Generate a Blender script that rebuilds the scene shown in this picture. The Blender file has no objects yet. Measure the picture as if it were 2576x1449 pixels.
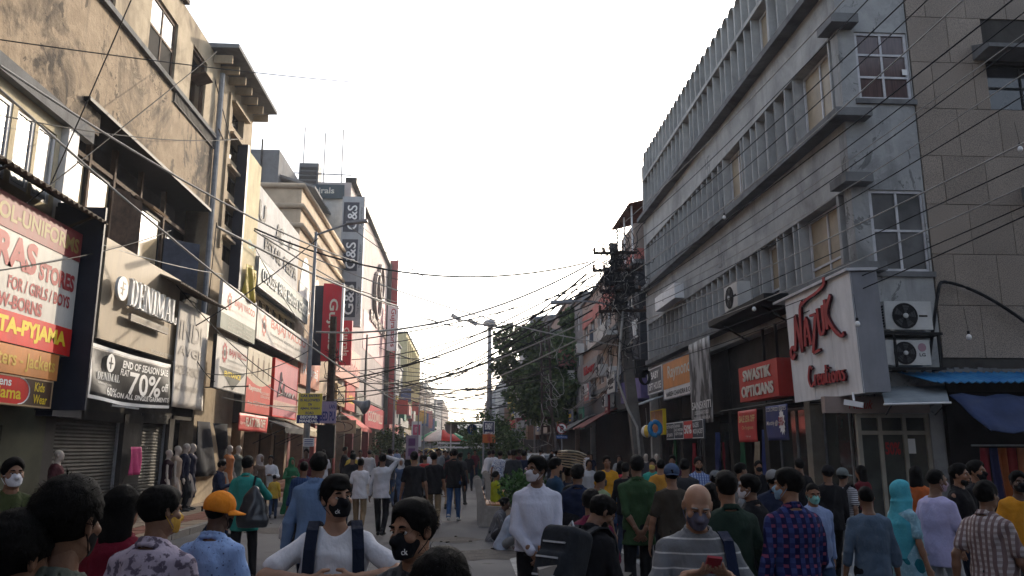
import bpy, bmesh, math, random
import numpy as np
from mathutils import Vector, Matrix
R = math.radians
SC = bpy.context.scene
COL = SC.collection
# ------------------------------------------------------------------ camera
CAM_H = 1.70
F_PX, PITCH, YAW = 790.0, math.atan(161.0/790.0), R(3.19)
cd = bpy.data.cameras.new('camera')
cd.sensor_width = 36.0; cd.lens = F_PX/1024*36.0
cd.clip_start = 0.05; cd.clip_end = 4000
cam = bpy.data.objects.new('camera', cd); COL.objects.link(cam)
cam.location = (0, 0, CAM_H)
cam.rotation_euler = (R(90)+PITCH, 0, -YAW)
SC.camera = cam
SC.render.resolution_x, SC.render.resolution_y = 1024, 576
# ------------------------------------------------------------------ light
SUN_EL, SUN_AZ = R(21), R(26)          # azimuth measured from +Y (down the street) towards +X
w = bpy.data.worlds.new('World'); SC.world = w; w.use_nodes = True
nt = w.node_tree; bg = nt.nodes['Background']
sky = nt.nodes.new('ShaderNodeTexSky'); sky.sky_type = 'NISHITA'; sky.sun_disc = False
sky.sun_elevation = SUN_EL; sky.sun_rotation = SUN_AZ
sky.air_density = 1.0; sky.dust_density = 4.0; sky.ozone_density = 1.0; sky.altitude = 200
hsv = nt.nodes.new('ShaderNodeHueSaturation'); hsv.inputs['Saturation'].default_value = .62    # hazy, nearly colourless sky
nt.links.new(sky.outputs[0], hsv.inputs['Color']); nt.links.new(hsv.outputs[0], bg.inputs[0]); bg.inputs[1].default_value = 0.15
sl = bpy.data.lights.new('sun', 'SUN'); sl.energy = 2.0; sl.angle = R(0.6); sl.color = (1.0, 0.85, 0.66)
sun = bpy.data.objects.new('sun', sl); COL.objects.link(sun)
sdir = Vector((math.sin(SUN_AZ)*math.cos(SUN_EL), math.cos(SUN_AZ)*math.cos(SUN_EL), math.sin(SUN_EL)))
sun.rotation_euler = sdir.to_track_quat('Z', 'Y').to_euler(); sun.location = (10, 20, 40)
SC.view_settings.view_transform = 'Standard'; SC.view_settings.look = 'None'
SC.view_settings.exposure = 1.42; SC.view_settings.gamma = 1.0
SC.view_settings.use_curve_mapping = False
SC.cycles.use_denoising = True
SC.cycles.max_bounces = 6; SC.cycles.diffuse_bounces = 3; SC.cycles.glossy_bounces = 2
SC.cycles.transmission_bounces = 3; SC.cycles.transparent_max_bounces = 6; SC.cycles.volume_bounces = 0
SC.cycles.caustics_reflective = False; SC.cycles.caustics_refractive = False
rng = random.Random(7)
# ------------------------------------------------------------------ measuring helpers: a point of the photo -> a place on a real plane
_fw = Vector((math.sin(YAW)*math.cos(PITCH), math.cos(YAW)*math.cos(PITCH), math.sin(PITCH)))
_rt = Vector((math.cos(YAW), -math.sin(YAW), 0)); _up = _rt.cross(_fw)
K = 1024/2576
def ray(x, y):
    a, b = x*K-512, 288-y*K
    return _fw + _rt*(a/F_PX) + _up*(b/F_PX)
def onX(x, y, X):
    d = ray(x, y); t = X/d.x; return (t*d.y, CAM_H+t*d.z)
def onY(x, y, Y):
    d = ray(x, y); t = Y/d.y; return (t*d.x, CAM_H+t*d.z)
def onZ(x, y, Z=0):
    d = ray(x, y); t = (Z-CAM_H)/d.z; return (t*d.x, t*d.y)
# ------------------------------------------------------------------ mesh helpers
ORG = {}
class MB:
    def __init__(s): s.v = []; s.f = []; s.m = []; s.mi = 0
    def add(s, vs, fs):
        n = len(s.v); s.v += [tuple(v) for v in vs]
        for f in fs: s.f.append(tuple(i+n for i in f)); s.m.append(s.mi)
        return s
    def box(s, x0, x1, y0, y1, z0, z1):
        return s.hexa([(x0,y0,z0),(x1,y0,z0),(x1,y1,z0),(x0,y1,z0),(x0,y0,z1),(x1,y0,z1),(x1,y1,z1),(x0,y1,z1)])
    def hexa(s, p):
        return s.add(p, [(0,3,2,1),(4,5,6,7),(0,1,5,4),(1,2,6,5),(2,3,7,6),(3,0,4,7)])
    def obox(s, c, ax, hs):
        c = Vector(c); a = [Vector(q)*h for q, h in zip(ax, hs)]
        p = [c+i*a[0]+j*a[1]+k*a[2] for k in (-1,1) for i, j in ((-1,-1),(1,-1),(1,1),(-1,1))]
        return s.hexa(p)
    def bar(s, a, b, w, h=None, up=(0,0,1)):
        a, b = Vector(a), Vector(b); d = b-a; L = d.length; d.normalize(); h = h or w
        x = d.cross(Vector(up))
        if x.length < 1e-4: x = Vector((1,0,0))
        x.normalize(); y = x.cross(d)
        return s.obox((a+b)/2, (x, d, y), (w/2, L/2, h/2))
    def tube(s, pts, r, n=6, cap=True):
        pts = [Vector(p) for p in pts]; m = len(pts); rs = r if isinstance(r, (list, tuple)) else [r]*m
        n0 = len(s.v); ref = None
        for i, p in enumerate(pts):
            d = (pts[min(i+1, m-1)]-pts[max(i-1, 0)])
            if d.length < 1e-9: d = Vector((0,0,1))
            d.normalize()
            if ref is None:
                ref = Vector((0,0,1)) if abs(d.z) < .9 else Vector((1,0,0))
            x = d.cross(ref)
            if x.length < 1e-5: x = d.cross(Vector((0,1,0)))
            x.normalize(); y = x.cross(d); ref = y if abs(d.z) >= .9 else ref
            for k in range(n):
                a = 2*math.pi*k/n
                s.v.append(tuple(p+x*math.cos(a)*rs[i]+y*math.sin(a)*rs[i]))
        for i in range(m-1):
            for k in range(n):
                a = n0+i*n+k; b = n0+i*n+(k+1) % n
                s.f.append((a, b, b+n, a+n)); s.m.append(s.mi)
        if cap:
            s.f.append(tuple(n0+k for k in range(n-1, -1, -1))); s.m.append(s.mi)
            s.f.append(tuple(n0+(m-1)*n+k for k in range(n))); s.m.append(s.mi)
        return s
    def lathe(s, c, prof, n=16, ax=(0,0,1)):
        c = Vector(c); a = Vector(ax).normalized(); x = a.orthogonal().normalized(); y = a.cross(x)
        n0 = len(s.v); m = len(prof)
        for (r, h) in prof:
            for k in range(n):
                t = 2*math.pi*k/n
                s.v.append(tuple(c+a*h+(x*math.cos(t)+y*math.sin(t))*max(r, 1e-4)))
        for i in range(m-1):
            for k in range(n):
                p = n0+i*n+k; q = n0+i*n+(k+1) % n
                s.f.append((p, q, q+n, p+n)); s.m.append(s.mi)
        s.f.append(tuple(n0+k for k in range(n-1, -1, -1))); s.m.append(s.mi)
        s.f.append(tuple(n0+(m-1)*n+k for k in range(n))); s.m.append(s.mi)
        return s
    def sheet(s, grid, thick=None):
        """grid[i][j] -> point; thick: vector offset that closes it into a slab"""
        ni, nj = len(grid), len(grid[0]); n0 = len(s.v)
        for r in grid: s.v += [tuple(p) for p in r]
        for i in range(ni-1):
            for j in range(nj-1):
                a = n0+i*nj+j; s.f.append((a, a+1, a+nj+1, a+nj)); s.m.append(s.mi)
        if thick is not None:
            t = Vector(thick); n1 = len(s.v)
            for r in grid: s.v += [tuple(Vector(p)+t) for p in r]
            for i in range(ni-1):
                for j in range(nj-1):
                    a = n1+i*nj+j; s.f.append((a, a+nj, a+nj+1, a+1)); s.m.append(s.mi)
            ed = [(i*nj, (i+1)*nj) for i in range(ni-1)]+[((i+1)*nj+nj-1, i*nj+nj-1) for i in range(ni-1)]
            ed += [(j+1, j) for j in range(nj-1)]+[((ni-1)*nj+j, (ni-1)*nj+j+1) for j in range(nj-1)]
            for a, b in ed: s.f.append((n0+a, n0+b, n1+b, n1+a)); s.m.append(s.mi)
        return s
    def prism(s, poly, off):
        """poly: list of 3D points, extruded by off"""
        o = Vector(off); n = len(poly); p = [Vector(q) for q in poly]
        vs = p+[q+o for q in p]
        return s.add(vs, [tuple(range(n-1, -1, -1)), tuple(range(n, 2*n))]+[(i, (i+1) % n, n+(i+1) % n, n+i) for i in range(n)])
class Fr:
    """a wall's own frame: u along it, z up, d out of it"""
    def __init__(s, o, u, n, w=(0,0,1)): s.o = Vector(o); s.u = Vector(u).normalized(); s.n = Vector(n).normalized(); s.w = Vector(w).normalized()
    def P(s, u, z, d=0): return s.o+s.u*u+s.w*z+s.n*d
    def box(s, mb, u0, u1, z0, z1, d0, d1):
        P = s.P
        return mb.hexa([P(u0,z0,d0),P(u1,z0,d0),P(u1,z0,d1),P(u0,z0,d1),P(u0,z1,d0),P(u1,z1,d0),P(u1,z1,d1),P(u0,z1,d1)])
    def wall(s, mb, u0, u1, z0, z1, d0, d1, holes=()):
        us = sorted({u0, u1}|{min(max(q, u0), u1) for h in holes for q in h[:2]})
        zs = sorted({z0, z1}|{min(max(q, z0), z1) for h in holes for q in h[2:4]})
        def solid(i, j):
            if i < 0 or j < 0 or i >= len(us)-1 or j >= len(zs)-1: return False
            a, b = (us[i]+us[i+1])/2, (zs[j]+zs[j+1])/2
            return not any(h[0] < a < h[1] and h[2] < b < h[3] for h in holes)
        P = s.P
        for i in range(len(us)-1):
            for j in range(len(zs)-1):
                if not solid(i, j): continue
                a, b, c, e = us[i], us[i+1], zs[j], zs[j+1]
                mb.add([P(a,c,d1),P(b,c,d1),P(b,e,d1),P(a,e,d1)], [(0,1,2,3)])
                mb.add([P(a,c,d0),P(b,c,d0),P(b,e,d0),P(a,e,d0)], [(3,2,1,0)])
                if not solid(i-1, j): mb.add([P(a,c,d0),P(a,c,d1),P(a,e,d1),P(a,e,d0)], [(0,1,2,3)])
                if not solid(i+1, j): mb.add([P(b,c,d0),P(b,c,d1),P(b,e,d1),P(b,e,d0)], [(3,2,1,0)])
                if not solid(i, j-1): mb.add([P(a,c,d0),P(b,c,d0),P(b,c,d1),P(a,c,d1)], [(0,1,2,3)])
                if not solid(i, j+1): mb.add([P(a,e,d0),P(b,e,d0),P(b,e,d1),P(a,e,d1)], [(3,2,1,0)])
        return mb
def _mesh(name, mb, mat, o=(0,0,0), smooth=False):
    me = bpy.data.meshes.new(name)
    ox, oy, oz = o
    me.from_pydata([(x-ox, y-oy, z-oz) for x, y, z in mb.v], [], mb.f)
    mats = mat if isinstance(mat, (list, tuple)) else [mat]
    for m in mats: me.materials.append(m)
    if len(mats) > 1: me.polygons.foreach_set('material_index', mb.m)
    if smooth: me.polygons.foreach_set('use_smooth', [True]*len(me.polygons))
    me.update()
    return me
def prop(o, label=None, cat=None, group=None, kind=None):
    if label: o['label'] = label
    if cat: o['category'] = cat
    if group: o['group'] = group
    if kind: o['kind'] = kind
    return o
def thing(name, label, cat, base=(0,0,0), group=None):
    o = bpy.data.objects.new(name, None); COL.objects.link(o); o.location = base
    o.empty_display_size = .1
    ORG[o.name] = Vector(base)
    return prop(o, label, cat, group)
def part(name, mb, mat, parent, smooth=False, label=None):
    og = ORG[parent.name]
    o = bpy.data.objects.new(name, _mesh(name, mb, mat, og, smooth)); COL.objects.link(o)
    o.parent = parent; ORG[o.name] = og
    if label: o['label'] = label
    return o
def solo(name, mb, mat, label=None, cat=None, group=None, kind=None, base=None, smooth=False):
    if base is None:
        a = np.array(mb.v); base = (float((a[:,0].min()+a[:,0].max())/2), float((a[:,1].min()+a[:,1].max())/2), float(a[:,2].min()))
    o = bpy.data.objects.new(name, _mesh(name, mb, mat, base, smooth)); COL.objects.link(o); o.location = base
    ORG[o.name] = Vector(base)
    return prop(o, label, cat, group, kind)
def ground_sheet(name, mb, mat):
    return solo(name, mb, mat, kind='structure', base=(0,0,0))
# ------------------------------------------------------------------ materials
MATS = {}
def srgb(h):
    if isinstance(h, str):
        c = [int(h[i:i+2], 16)/255 for i in (0, 2, 4)]
        return tuple(q/12.92 if q <= .04045 else ((q+.055)/1.055)**2.4 for q in c)
    return tuple(h)
def M(name, col=None, rough=.7, var=.12, scale=3.0, bump=.0, bscale=None, metal=0, col2=None, emit=None, estr=0, coat=0, stretch=None, spec=None, alpha=None):
    if name in MATS: return MATS[name]
    m = bpy.data.materials.new(name); m.use_nodes = True; MATS[name] = m
    N, L = m.node_tree.nodes, m.node_tree.links; b = N['Principled BSDF']
    c = srgb(col); b.inputs['Roughness'].default_value = rough; b.inputs['Metallic'].default_value = metal
    b.inputs['Specular IOR Level'].default_value = spec if spec is not None else (.18 if rough > .4 else .4)
    if coat: b.inputs['Coat Weight'].default_value = coat
    tc = N.new('ShaderNodeTexCoord'); vec = tc.outputs['Object']
    if stretch:
        mp = N.new('ShaderNodeMapping'); mp.inputs['Scale'].default_value = stretch; L.new(vec, mp.inputs[0]); vec = mp.outputs[0]
    if var or col2:
        n = N.new('ShaderNodeTexNoise'); n.inputs['Scale'].default_value = scale; n.inputs['Detail'].default_value = 5; n.inputs['Roughness'].default_value = .62
        L.new(vec, n.inputs['Vector'])
        mx = N.new('ShaderNodeMix'); mx.data_type = 'RGBA'
        rp = N.new('ShaderNodeValToRGB'); rp.color_ramp.elements[0].position = .33; rp.color_ramp.elements[1].position = .68
        L.new(n.outputs[0], rp.inputs[0]); L.new(rp.outputs[0], mx.inputs[0])
        c2 = srgb(col2) if col2 else tuple(min(1, q*(1+var)) for q in c)
        c1 = c if col2 else tuple(q*(1-var) for q in c)
        mx.inputs[6].default_value = (*c1, 1); mx.inputs[7].default_value = (*c2, 1)
        out = mx.outputs[2]
        if name.startswith(('sign', 'board', 'notice', 'banner', 'strip', 'clutter')):      # dust and rain streaks on signs
            mp2 = N.new('ShaderNodeMapping'); mp2.inputs['Scale'].default_value = (2.4, 2.4, .45); L.new(tc.outputs['Object'], mp2.inputs[0])
            n3 = N.new('ShaderNodeTexNoise'); n3.inputs['Scale'].default_value = 2.6; n3.inputs['Detail'].default_value = 6; n3.inputs['Roughness'].default_value = .7; L.new(mp2.outputs[0], n3.inputs['Vector'])
            r3 = N.new('ShaderNodeMapRange'); r3.inputs[1].default_value = .45; r3.inputs[2].default_value = .75; r3.inputs[4].default_value = .55; L.new(n3.outputs[0], r3.inputs[0])
            m3 = N.new('ShaderNodeMix'); m3.data_type = 'RGBA'; L.new(r3.outputs[0], m3.inputs[0]); L.new(out, m3.inputs[6]); m3.inputs[7].default_value = (*[q*.55+.05 for q in c], 1); out = m3.outputs[2]
        L.new(out, b.inputs['Base Color'])
    else: b.inputs['Base Color'].default_value = (*c, 1)
    if bump:
        n2 = N.new('ShaderNodeTexNoise'); n2.inputs['Scale'].default_value = bscale or scale*6; n2.inputs['Detail'].default_value = 4
        L.new(vec, n2.inputs['Vector'])
        bp = N.new('ShaderNodeBump'); bp.inputs['Strength'].default_value = bump; bp.inputs['Distance'].default_value = .02
        L.new(n2.outputs[0], bp.inputs['Height']); L.new(bp.outputs[0], b.inputs['Normal'])
    if emit is not None:
        b.inputs['Emission Color'].default_value = (*srgb(emit), 1); b.inputs['Emission Strength'].default_value = estr
    return m
def nodes_of(m): return m.node_tree.nodes, m.node_tree.links, m.node_tree.nodes['Principled BSDF']
def M_wall(name, col, dark, light=None, stain=.5, scale=.6, rough=.9, streak=True, crack=0, bump=.25, thr=(.5,.72)):
    """weathered render: blotches, rain streaks with shapes of their own, fine relief"""
    if name in MATS: return MATS[name]
    m = M(name, col, rough, 0)
    N, L, b = nodes_of(m); tc = N.new('ShaderNodeNewGeometry')
    def noise(sc, det, st=None, w=None):
        v = tc.outputs['Position']
        if st:
            mp = N.new('ShaderNodeMapping'); mp.inputs['Scale'].default_value = st; L.new(v, mp.inputs[0]); v = mp.outputs[0]
        n = N.new('ShaderNodeTexNoise'); n.inputs['Scale'].default_value = sc; n.inputs['Detail'].default_value = det; n.inputs['Roughness'].default_value = .65
        L.new(v, n.inputs['Vector'])
        if w: n.inputs['Distortion'].default_value = w
        return n.outputs[0]
    def ramp(x, a, c, inv=False):
        r = N.new('ShaderNodeMapRange'); r.inputs[1].default_value = a; r.inputs[2].default_value = c
        r.inputs[3].default_value = 1 if inv else 0; r.inputs[4].default_value = 0 if inv else 1
        L.new(x, r.inputs[0]); return r.outputs[0]
    def mul(x, k):
        q = N.new('ShaderNodeMath'); q.operation = 'MULTIPLY'; L.new(x, q.inputs[0])
        if isinstance(k, float): q.inputs[1].default_value = k
        else: L.new(k, q.inputs[1])
        return q.outputs[0]
    def mix(f, a, c):
        q = N.new('ShaderNodeMix'); q.data_type = 'RGBA'; L.new(f, q.inputs[0])
        for i, z in ((6, a), (7, c)):
            if isinstance(z, tuple): q.inputs[i].default_value = (*z, 1)
            else: L.new(z, q.inputs[i])
        return q.outputs[2]
    cc, dd = srgb(col), srgb(dark); ll = srgb(light) if light else tuple(min(1, q*1.25) for q in cc)
    o = mix(ramp(noise(scale*3.2, 8), .38, .66), cc, ll)
    bl = ramp(noise(scale, 9, None, .8), *thr)
    o = mix(mul(bl, float(stain)), o, dd)
    if streak:
        st = ramp(noise(scale*1.0, 6, (3.2, 3.2, .28)), .53, .74)
        o = mix(mul(st, float(stain*.8)), o, dd)
    if crack:      # flakes where the top coat has come away, with crisp rims
        o = mix(mul(ramp(noise(scale*2.6, 12, None, 1.6), .57, .59), .55), o, ll)
        o = mix(mul(ramp(noise(scale*1.7, 12, (1, 1, .7), 2.2), .6, .615), .7), o, tuple(q*.8 for q in dd))
        vo = N.new('ShaderNodeTexVoronoi'); vo.feature = 'DISTANCE_TO_EDGE'; vo.inputs['Scale'].default_value = .42
        ds = N.new('ShaderNodeTexNoise'); ds.inputs['Scale'].default_value = 2.2; ds.inputs['Detail'].default_value = 4
        L.new(tc.outputs['Position'], ds.inputs['Vector'])
        va = N.new('ShaderNodeVectorMath'); va.operation = 'ADD'; L.new(tc.outputs['Position'], va.inputs[0])
        vs = N.new('ShaderNodeVectorMath'); vs.operation = 'SCALE'; vs.inputs[3].default_value = 1.1; L.new(ds.outputs[1], vs.inputs[0])
        L.new(vs.outputs[0], va.inputs[1]); L.new(va.outputs[0], vo.inputs['Vector'])
        ck = ramp(vo.outputs['Distance'], .0, .007, True)
        o = mix(mul(mul(ck, ramp(noise(scale*.8, 3), .42, .6)), float(crack)), o, tuple(q*.25 for q in dd))
    L.new(o, b.inputs['Base Color'])
    h = noise(9, 6)
    bp = N.new('ShaderNodeBump'); bp.inputs['Strength'].default_value = bump; bp.inputs['Distance'].default_value = .03
    L.new(h, bp.inputs['Height']); L.new(bp.outputs[0], b.inputs['Normal'])
    return m
def M_glass(name, tint, rough=.08):
    """window glass of a dim room: dark body, mirror-like skin, dust"""
    if name in MATS: return MATS[name]
    m = M(name, tint, rough, .35, 1.2, spec=.8)
    return m
# ------------------------------------------------------------------ lettering
_TX = {}
def glyphs(body, bold=0., res=3):
    k = (body, bold)
    if k in _TX: return _TX[k]
    cu = bpy.data.curves.new('t', 'FONT'); cu.body = body; cu.size = 1; cu.resolution_u = res; cu.offset = bold
    cu.fill_mode = 'FRONT'; cu.space_line = .95
    ob = bpy.data.objects.new('t', cu)
    me = bpy.data.meshes.new_from_object(ob)
    v = np.empty(len(me.vertices)*3, 'f'); me.vertices.foreach_get('co', v); v = v.reshape(-1, 3)
    f = [tuple(p.vertices) for p in me.polygons]
    bpy.data.objects.remove(ob); bpy.data.curves.remove(cu); bpy.data.meshes.remove(me)
    lo, hi = v.min(0), v.max(0); v = (v-lo)/np.maximum(hi-lo, 1e-6)
    _TX[k] = (v, f); return _TX[k]
def text_mb(body, fr, u0, u1, z0, z1, d=.006, thick=0., bold=0., shear=0., flip=False, warp=None):
    """letters filling the box u0..u1, z0..z1 of a wall frame; u0 is where reading starts"""
    v, f = glyphs(body, bold)
    mb = MB()
    def pt(q, dd):
        a, b = float(q[0]), float(q[1])
        zz = z0+(z1-z0)*b
        uu = u0+(u1-u0)*(a+shear*b*(z1-z0)/abs(u1-u0))
        if warp: uu, zz, e = warp(uu, zz); dd += e
        return fr.P(uu, zz, dd)
    vs = [pt(q, d+thick) for q in v]; n = len(vs)
    mb.add(vs, f)
    if thick > 0:
        ec = {}
        for p in f:
            for i in range(len(p)):
                e = (p[i], p[(i+1) % len(p)])
                if (e[1], e[0]) in ec: del ec[(e[1], e[0])]
                else: ec[e] = 1
        vs2 = [pt(q, d) for q in v]
        n0 = len(mb.v); mb.v += [tuple(q) for q in vs2]
        for a, b in ec: mb.f.append((b, a, n0+a, n0+b)); mb.m.append(0)
    return mb
def lettering(body, fr, u0, u1, z0, z1, mat, parent, **kw):
    return part('lettering', text_mb(body, fr, u0, u1, z0, z1, **kw), mat, parent)
# ================================================================== shared materials
def M_asphalt():
    m = M('asphalt', (.055,.055,.06), .85, 0); N, L, b = nodes_of(m)
    g = N.new('ShaderNodeNewGeometry')
    n1 = N.new('ShaderNodeTexNoise'); n1.inputs['Scale'].default_value = .35; n1.inputs['Detail'].default_value = 7; n1.inputs['Distortion'].default_value = .6
    n2 = N.new('ShaderNodeTexNoise'); n2.inputs['Scale'].default_value = 55; n2.inputs['Detail'].default_value = 3
    n3 = N.new('ShaderNodeTexNoise'); n3.inputs['Scale'].default_value = 1.6; n3.inputs['Detail'].default_value = 6
    for n in (n1, n2, n3): L.new(g.outputs['Position'], n.inputs['Vector'])
    r = N.new('ShaderNodeValToRGB'); e = r.color_ramp.elements
    e[0].position = .36; e[0].color = (.075,.074,.078,1); e[1].position = .66; e[1].color = (.15,.142,.138,1)
    L.new(n1.outputs[0], r.inputs[0])
    r3 = N.new('ShaderNodeValToRGB'); q = r3.color_ramp.elements
    q[0].position = .62; q[0].color = (1,1,1,1); q[1].position = .7; q[1].color = (.55,.52,.5,1); L.new(n3.outputs[0], r3.inputs[0])
    mm = N.new('ShaderNodeMix'); mm.data_type = 'RGBA'; mm.blend_type = 'MULTIPLY'; mm.inputs[0].default_value = 1
    L.new(r.outputs[0], mm.inputs[6]); L.new(r3.outputs[0], mm.inputs[7])
    m2 = N.new('ShaderNodeMix'); m2.data_type = 'RGBA'; m2.blend_type = 'OVERLAY'; m2.inputs[0].default_value = .35
    L.new(mm.outputs[2], m2.inputs[6]); L.new(n2.outputs[0], m2.inputs[7]); L.new(m2.outputs[2], b.inputs['Base Color'])
    bp = N.new('ShaderNodeBump'); bp.inputs['Strength'].default_value = .4; bp.inputs['Distance'].default_value = .01
    L.new(n2.outputs[0], bp.inputs['Height']); L.new(bp.outputs[0], b.inputs['Normal'])
    return m
ASPH = M_asphalt()
PAVE = M('paving_dust', (.20,.15,.105), .9, .3, 1.4, .3, 30, col2=(.30,.235,.165))
PAVE_R = M('paving_red', (.21,.09,.06), .9, .3, 1.4, .3, 30)
KERB = M('kerb_stone', (.22,.2,.18), .9, .3, 2.0, .3)
PAINT = M('road_paint', (.42,.41,.39), .8, .35, 4.0, col2=(.2,.195,.19))
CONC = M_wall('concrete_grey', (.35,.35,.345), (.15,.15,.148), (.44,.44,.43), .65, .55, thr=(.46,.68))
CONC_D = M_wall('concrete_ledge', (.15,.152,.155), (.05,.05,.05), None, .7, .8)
FIN = M_wall('concrete_fin', (.35,.35,.345), (.16,.16,.157), None, .45, .9)
SIDE = M_wall('blue_grey_render', (.29,.293,.293), (.12,.122,.122), (.36,.363,.36), .8, .75, crack=.8)
DARKW = M_wall('dark_wall', (.05,.046,.042), (.016,.015,.015), None, .6, .9)
def M_tile():
    m = M('granite_tile', (.19,.155,.125), .6, 0); N, L, b = nodes_of(m)
    g = N.new('ShaderNodeNewGeometry')
    n = N.new('ShaderNodeTexNoise'); n.inputs['Scale'].default_value = 70; n.inputs['Detail'].default_value = 2; L.new(g.outputs['Position'], n.inputs['Vector'])
    r = N.new('ShaderNodeValToRGB'); e = r.color_ramp.elements
    e[0].position = .38; e[0].color = (.14,.118,.1,1); e[1].position = .56; e[1].color = (.33,.275,.23,1); L.new(n.outputs[0], r.inputs[0])
    n2 = N.new('ShaderNodeTexNoise'); n2.inputs['Scale'].default_value = .8; n2.inputs['Detail'].default_value = 4; L.new(g.outputs['Position'], n2.inputs['Vector'])
    rr = N.new('ShaderNodeMapRange'); rr.inputs[3].default_value = .68; rr.inputs[4].default_value = 1.2; L.new(n2.outputs[0], rr.inputs[0])
    oi = N.new('ShaderNodeObjectInfo')
    ro = N.new('ShaderNodeMapRange'); ro.inputs[3].default_value = .9; ro.inputs[4].default_value = 1.1; L.new(oi.outputs['Random'], ro.inputs[0])
    ml = N.new('ShaderNodeMath'); ml.operation = 'MULTIPLY'; L.new(rr.outputs[0], ml.inputs[0]); L.new(ro.outputs[0], ml.inputs[1])
    hs = N.new('ShaderNodeVectorMath'); hs.operation = 'SCALE'; L.new(r.outputs[0], hs.inputs[0]); L.new(ml.outputs[0], hs.inputs[3])
    L.new(hs.outputs[0], b.inputs['Base Color'])
    return m
TILE = M_tile()
ALU = M('aluminium_frame', (.5,.5,.52), .45, .15, 5, metal=.0)
GLD = M_glass('dark_glass', (.025,.026,.03)); GLDU = M('dusty_glass', (.09,.09,.092), .3, .5, 1.5, spec=.5)
GLC = M('curtained_glass', (.075,.045,.045), .15, .4, 6, stretch=(6,6,.3), spec=.7)
BLIND = M('ochre_blind', (.27,.21,.135), .5, .25, 2.0, spec=.6)
BLACKM = M('black_metal', (.012,.012,.013), .6, .3, 6)
IRON = M('rusty_iron', (.05,.035,.028), .8, .5, 8)
GREYM = M('grey_metal', (.25,.26,.28), .5, .2, 5)
WHITEP = M('white_paint', (.68,.68,.69), .55, .1, 3)
CABLE = M('cable_black', (.016,.016,.018), .7, .2, 4)
CABLE_W = M('cable_pale', (.36,.35,.33), .7, .2, 4)
BULB = M('bulb_white', (.75,.75,.75), .3, 0)
DARK = M('dim_interior', (.014,.012,.011), .9, .4, 2)  # dimness of unlit rooms put into this near-black colour
REDL = M('red_letter', (.33,.025,.03), .5, .1, 3)
WHL = M('white_letter', (.75,.75,.74), .5, .05, 3)
BLKL = M('black_letter', (.02,.02,.022), .6, .1, 3)
YELL = M('yellow_letter', (.75,.56,.03), .5, .05, 3)
SKINNED = None
LXW, RXW = -8.0, 7.2
FL = Fr((LXW,0,0), (0,1,0), (1,0,0))
FRR = Fr((RXW,0,0), (0,1,0), (-1,0,0))
YC = 13.9
FS = Fr((0,YC,0), (1,0,0), (0,-1,0))
def copy_part(o, dv):
    c = o.copy(); COL.objects.link(c); c.parent = o.parent; c.location = Vector(o.location)+Vector(dv); ORG[c.name] = ORG[o.name]
    return c
def rects(fr, lst, mb=None):
    mb = mb or MB()
    for r in lst: fr.box(mb, *r)
    return mb
def window(fr, u0, u1, z0, z1, d, nu, nz, fmat, pmat, parent, bar=.05, dep=.06, name='window', panes=True, zs=None):
    mb = MB(); h = bar
    fr.box(mb, u0, u1, z0, z0+h, d-dep, d); fr.box(mb, u0, u1, z1-h, z1, d-dep, d)
    fr.box(mb, u0, u0+h, z0+h, z1-h, d-dep, d); fr.box(mb, u1-h, u1, z0+h, z1-h, d-dep, d)
    us = [u0+(u1-u0)*i/nu for i in range(nu+1)]; zl = zs or [z0+(z1-z0)*i/nz for i in range(nz+1)]
    for u in us[1:-1]: fr.box(mb, u-h*.4, u+h*.4, z0+h, z1-h, d-dep+.004, d-.006)
    for z in zl[1:-1]: fr.box(mb, u0+h, u1-h, z-h*.4, z+h*.4, d-dep+.002, d-.003)
    w = part(name, mb, fmat, parent)
    pm = pmat if isinstance(pmat, (list, tuple)) else [pmat]
    k = 0
    for i in range(nu):
        for j in range(len(zl)-1):
            part('pane', rects(fr, [(us[i]+.01, us[i+1]-.01, zl[j]+.01, zl[j+1]-.01, d-dep*.62, d-dep*.42)]), pm[k % len(pm)], w); k += 1
    return w
def sign(name, label, fr, u0, u1, z0, z1, d0, d1, face, frame=None, fw=.04, group=None, cat='sign'):
    ua, ub = min(u0, u1), max(u0, u1)
    t = thing(name, label, cat, tuple(fr.P((ua+ub)/2, z0, d0)), group)
    part('panel', rects(fr, [(ua+(fw*.5 if frame else 0), ub-(fw*.5 if frame else 0), z0+(fw*.5 if frame else 0), z1-(fw*.5 if frame else 0), d0, d1)]), face, t)
    if frame:
        part('frame', rects(fr, [(ua, ub, z0, z0+fw, d0-.01, d1+.012), (ua, ub, z1-fw, z1, d0-.01, d1+.012), (ua, ua+fw, z0+fw, z1-fw, d0-.01, d1+.012), (ub-fw, ub, z0+fw, z1-fw, d0-.01, d1+.012)]), frame, t)
    return t
# ================================================================== ground
KL, KR = -5.6, 5.7
mb = MB(); mb.add([(-60,-30,0),(60,-30,0),(60,900,0),(-60,900,0)], [(0,1,2,3)])
ground_sheet('road', mb, ASPH)
def paving(name, x0, x1, y0, y1, kerb_x, mats, seed):
    r_ = random.Random(seed)
    s = solo(name, MB().box(x0, x1, y0, y1, -.05, .10), KERB, kind='structure', base=(0,0,0))
    # kerb stones and the slabs that can still be told apart
    y = y0
    protos = []
    kx0, kx1 = (kerb_x-.14, kerb_x+.02) if x0 < 0 else (kerb_x-.02, kerb_x+.14)
    k0 = part('kerbstone', MB().box(kx0, kx1, 0, .96, .0, .13), KERB, s)
    for i in range(int((60-max(y0, 6)))):
        copy_part(k0, (0, max(y0, 6)+i, r_.uniform(-.008, .006)))
    bpy.data.objects.remove(k0)
    return s
sl_ = paving('left_pavement', -14, KL, -20, 420, KL, None, 1)
sr_ = paving('right_pavement', KR, 14, 12.0, 420, KR, None, 2)
r_ = random.Random(5)
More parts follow.
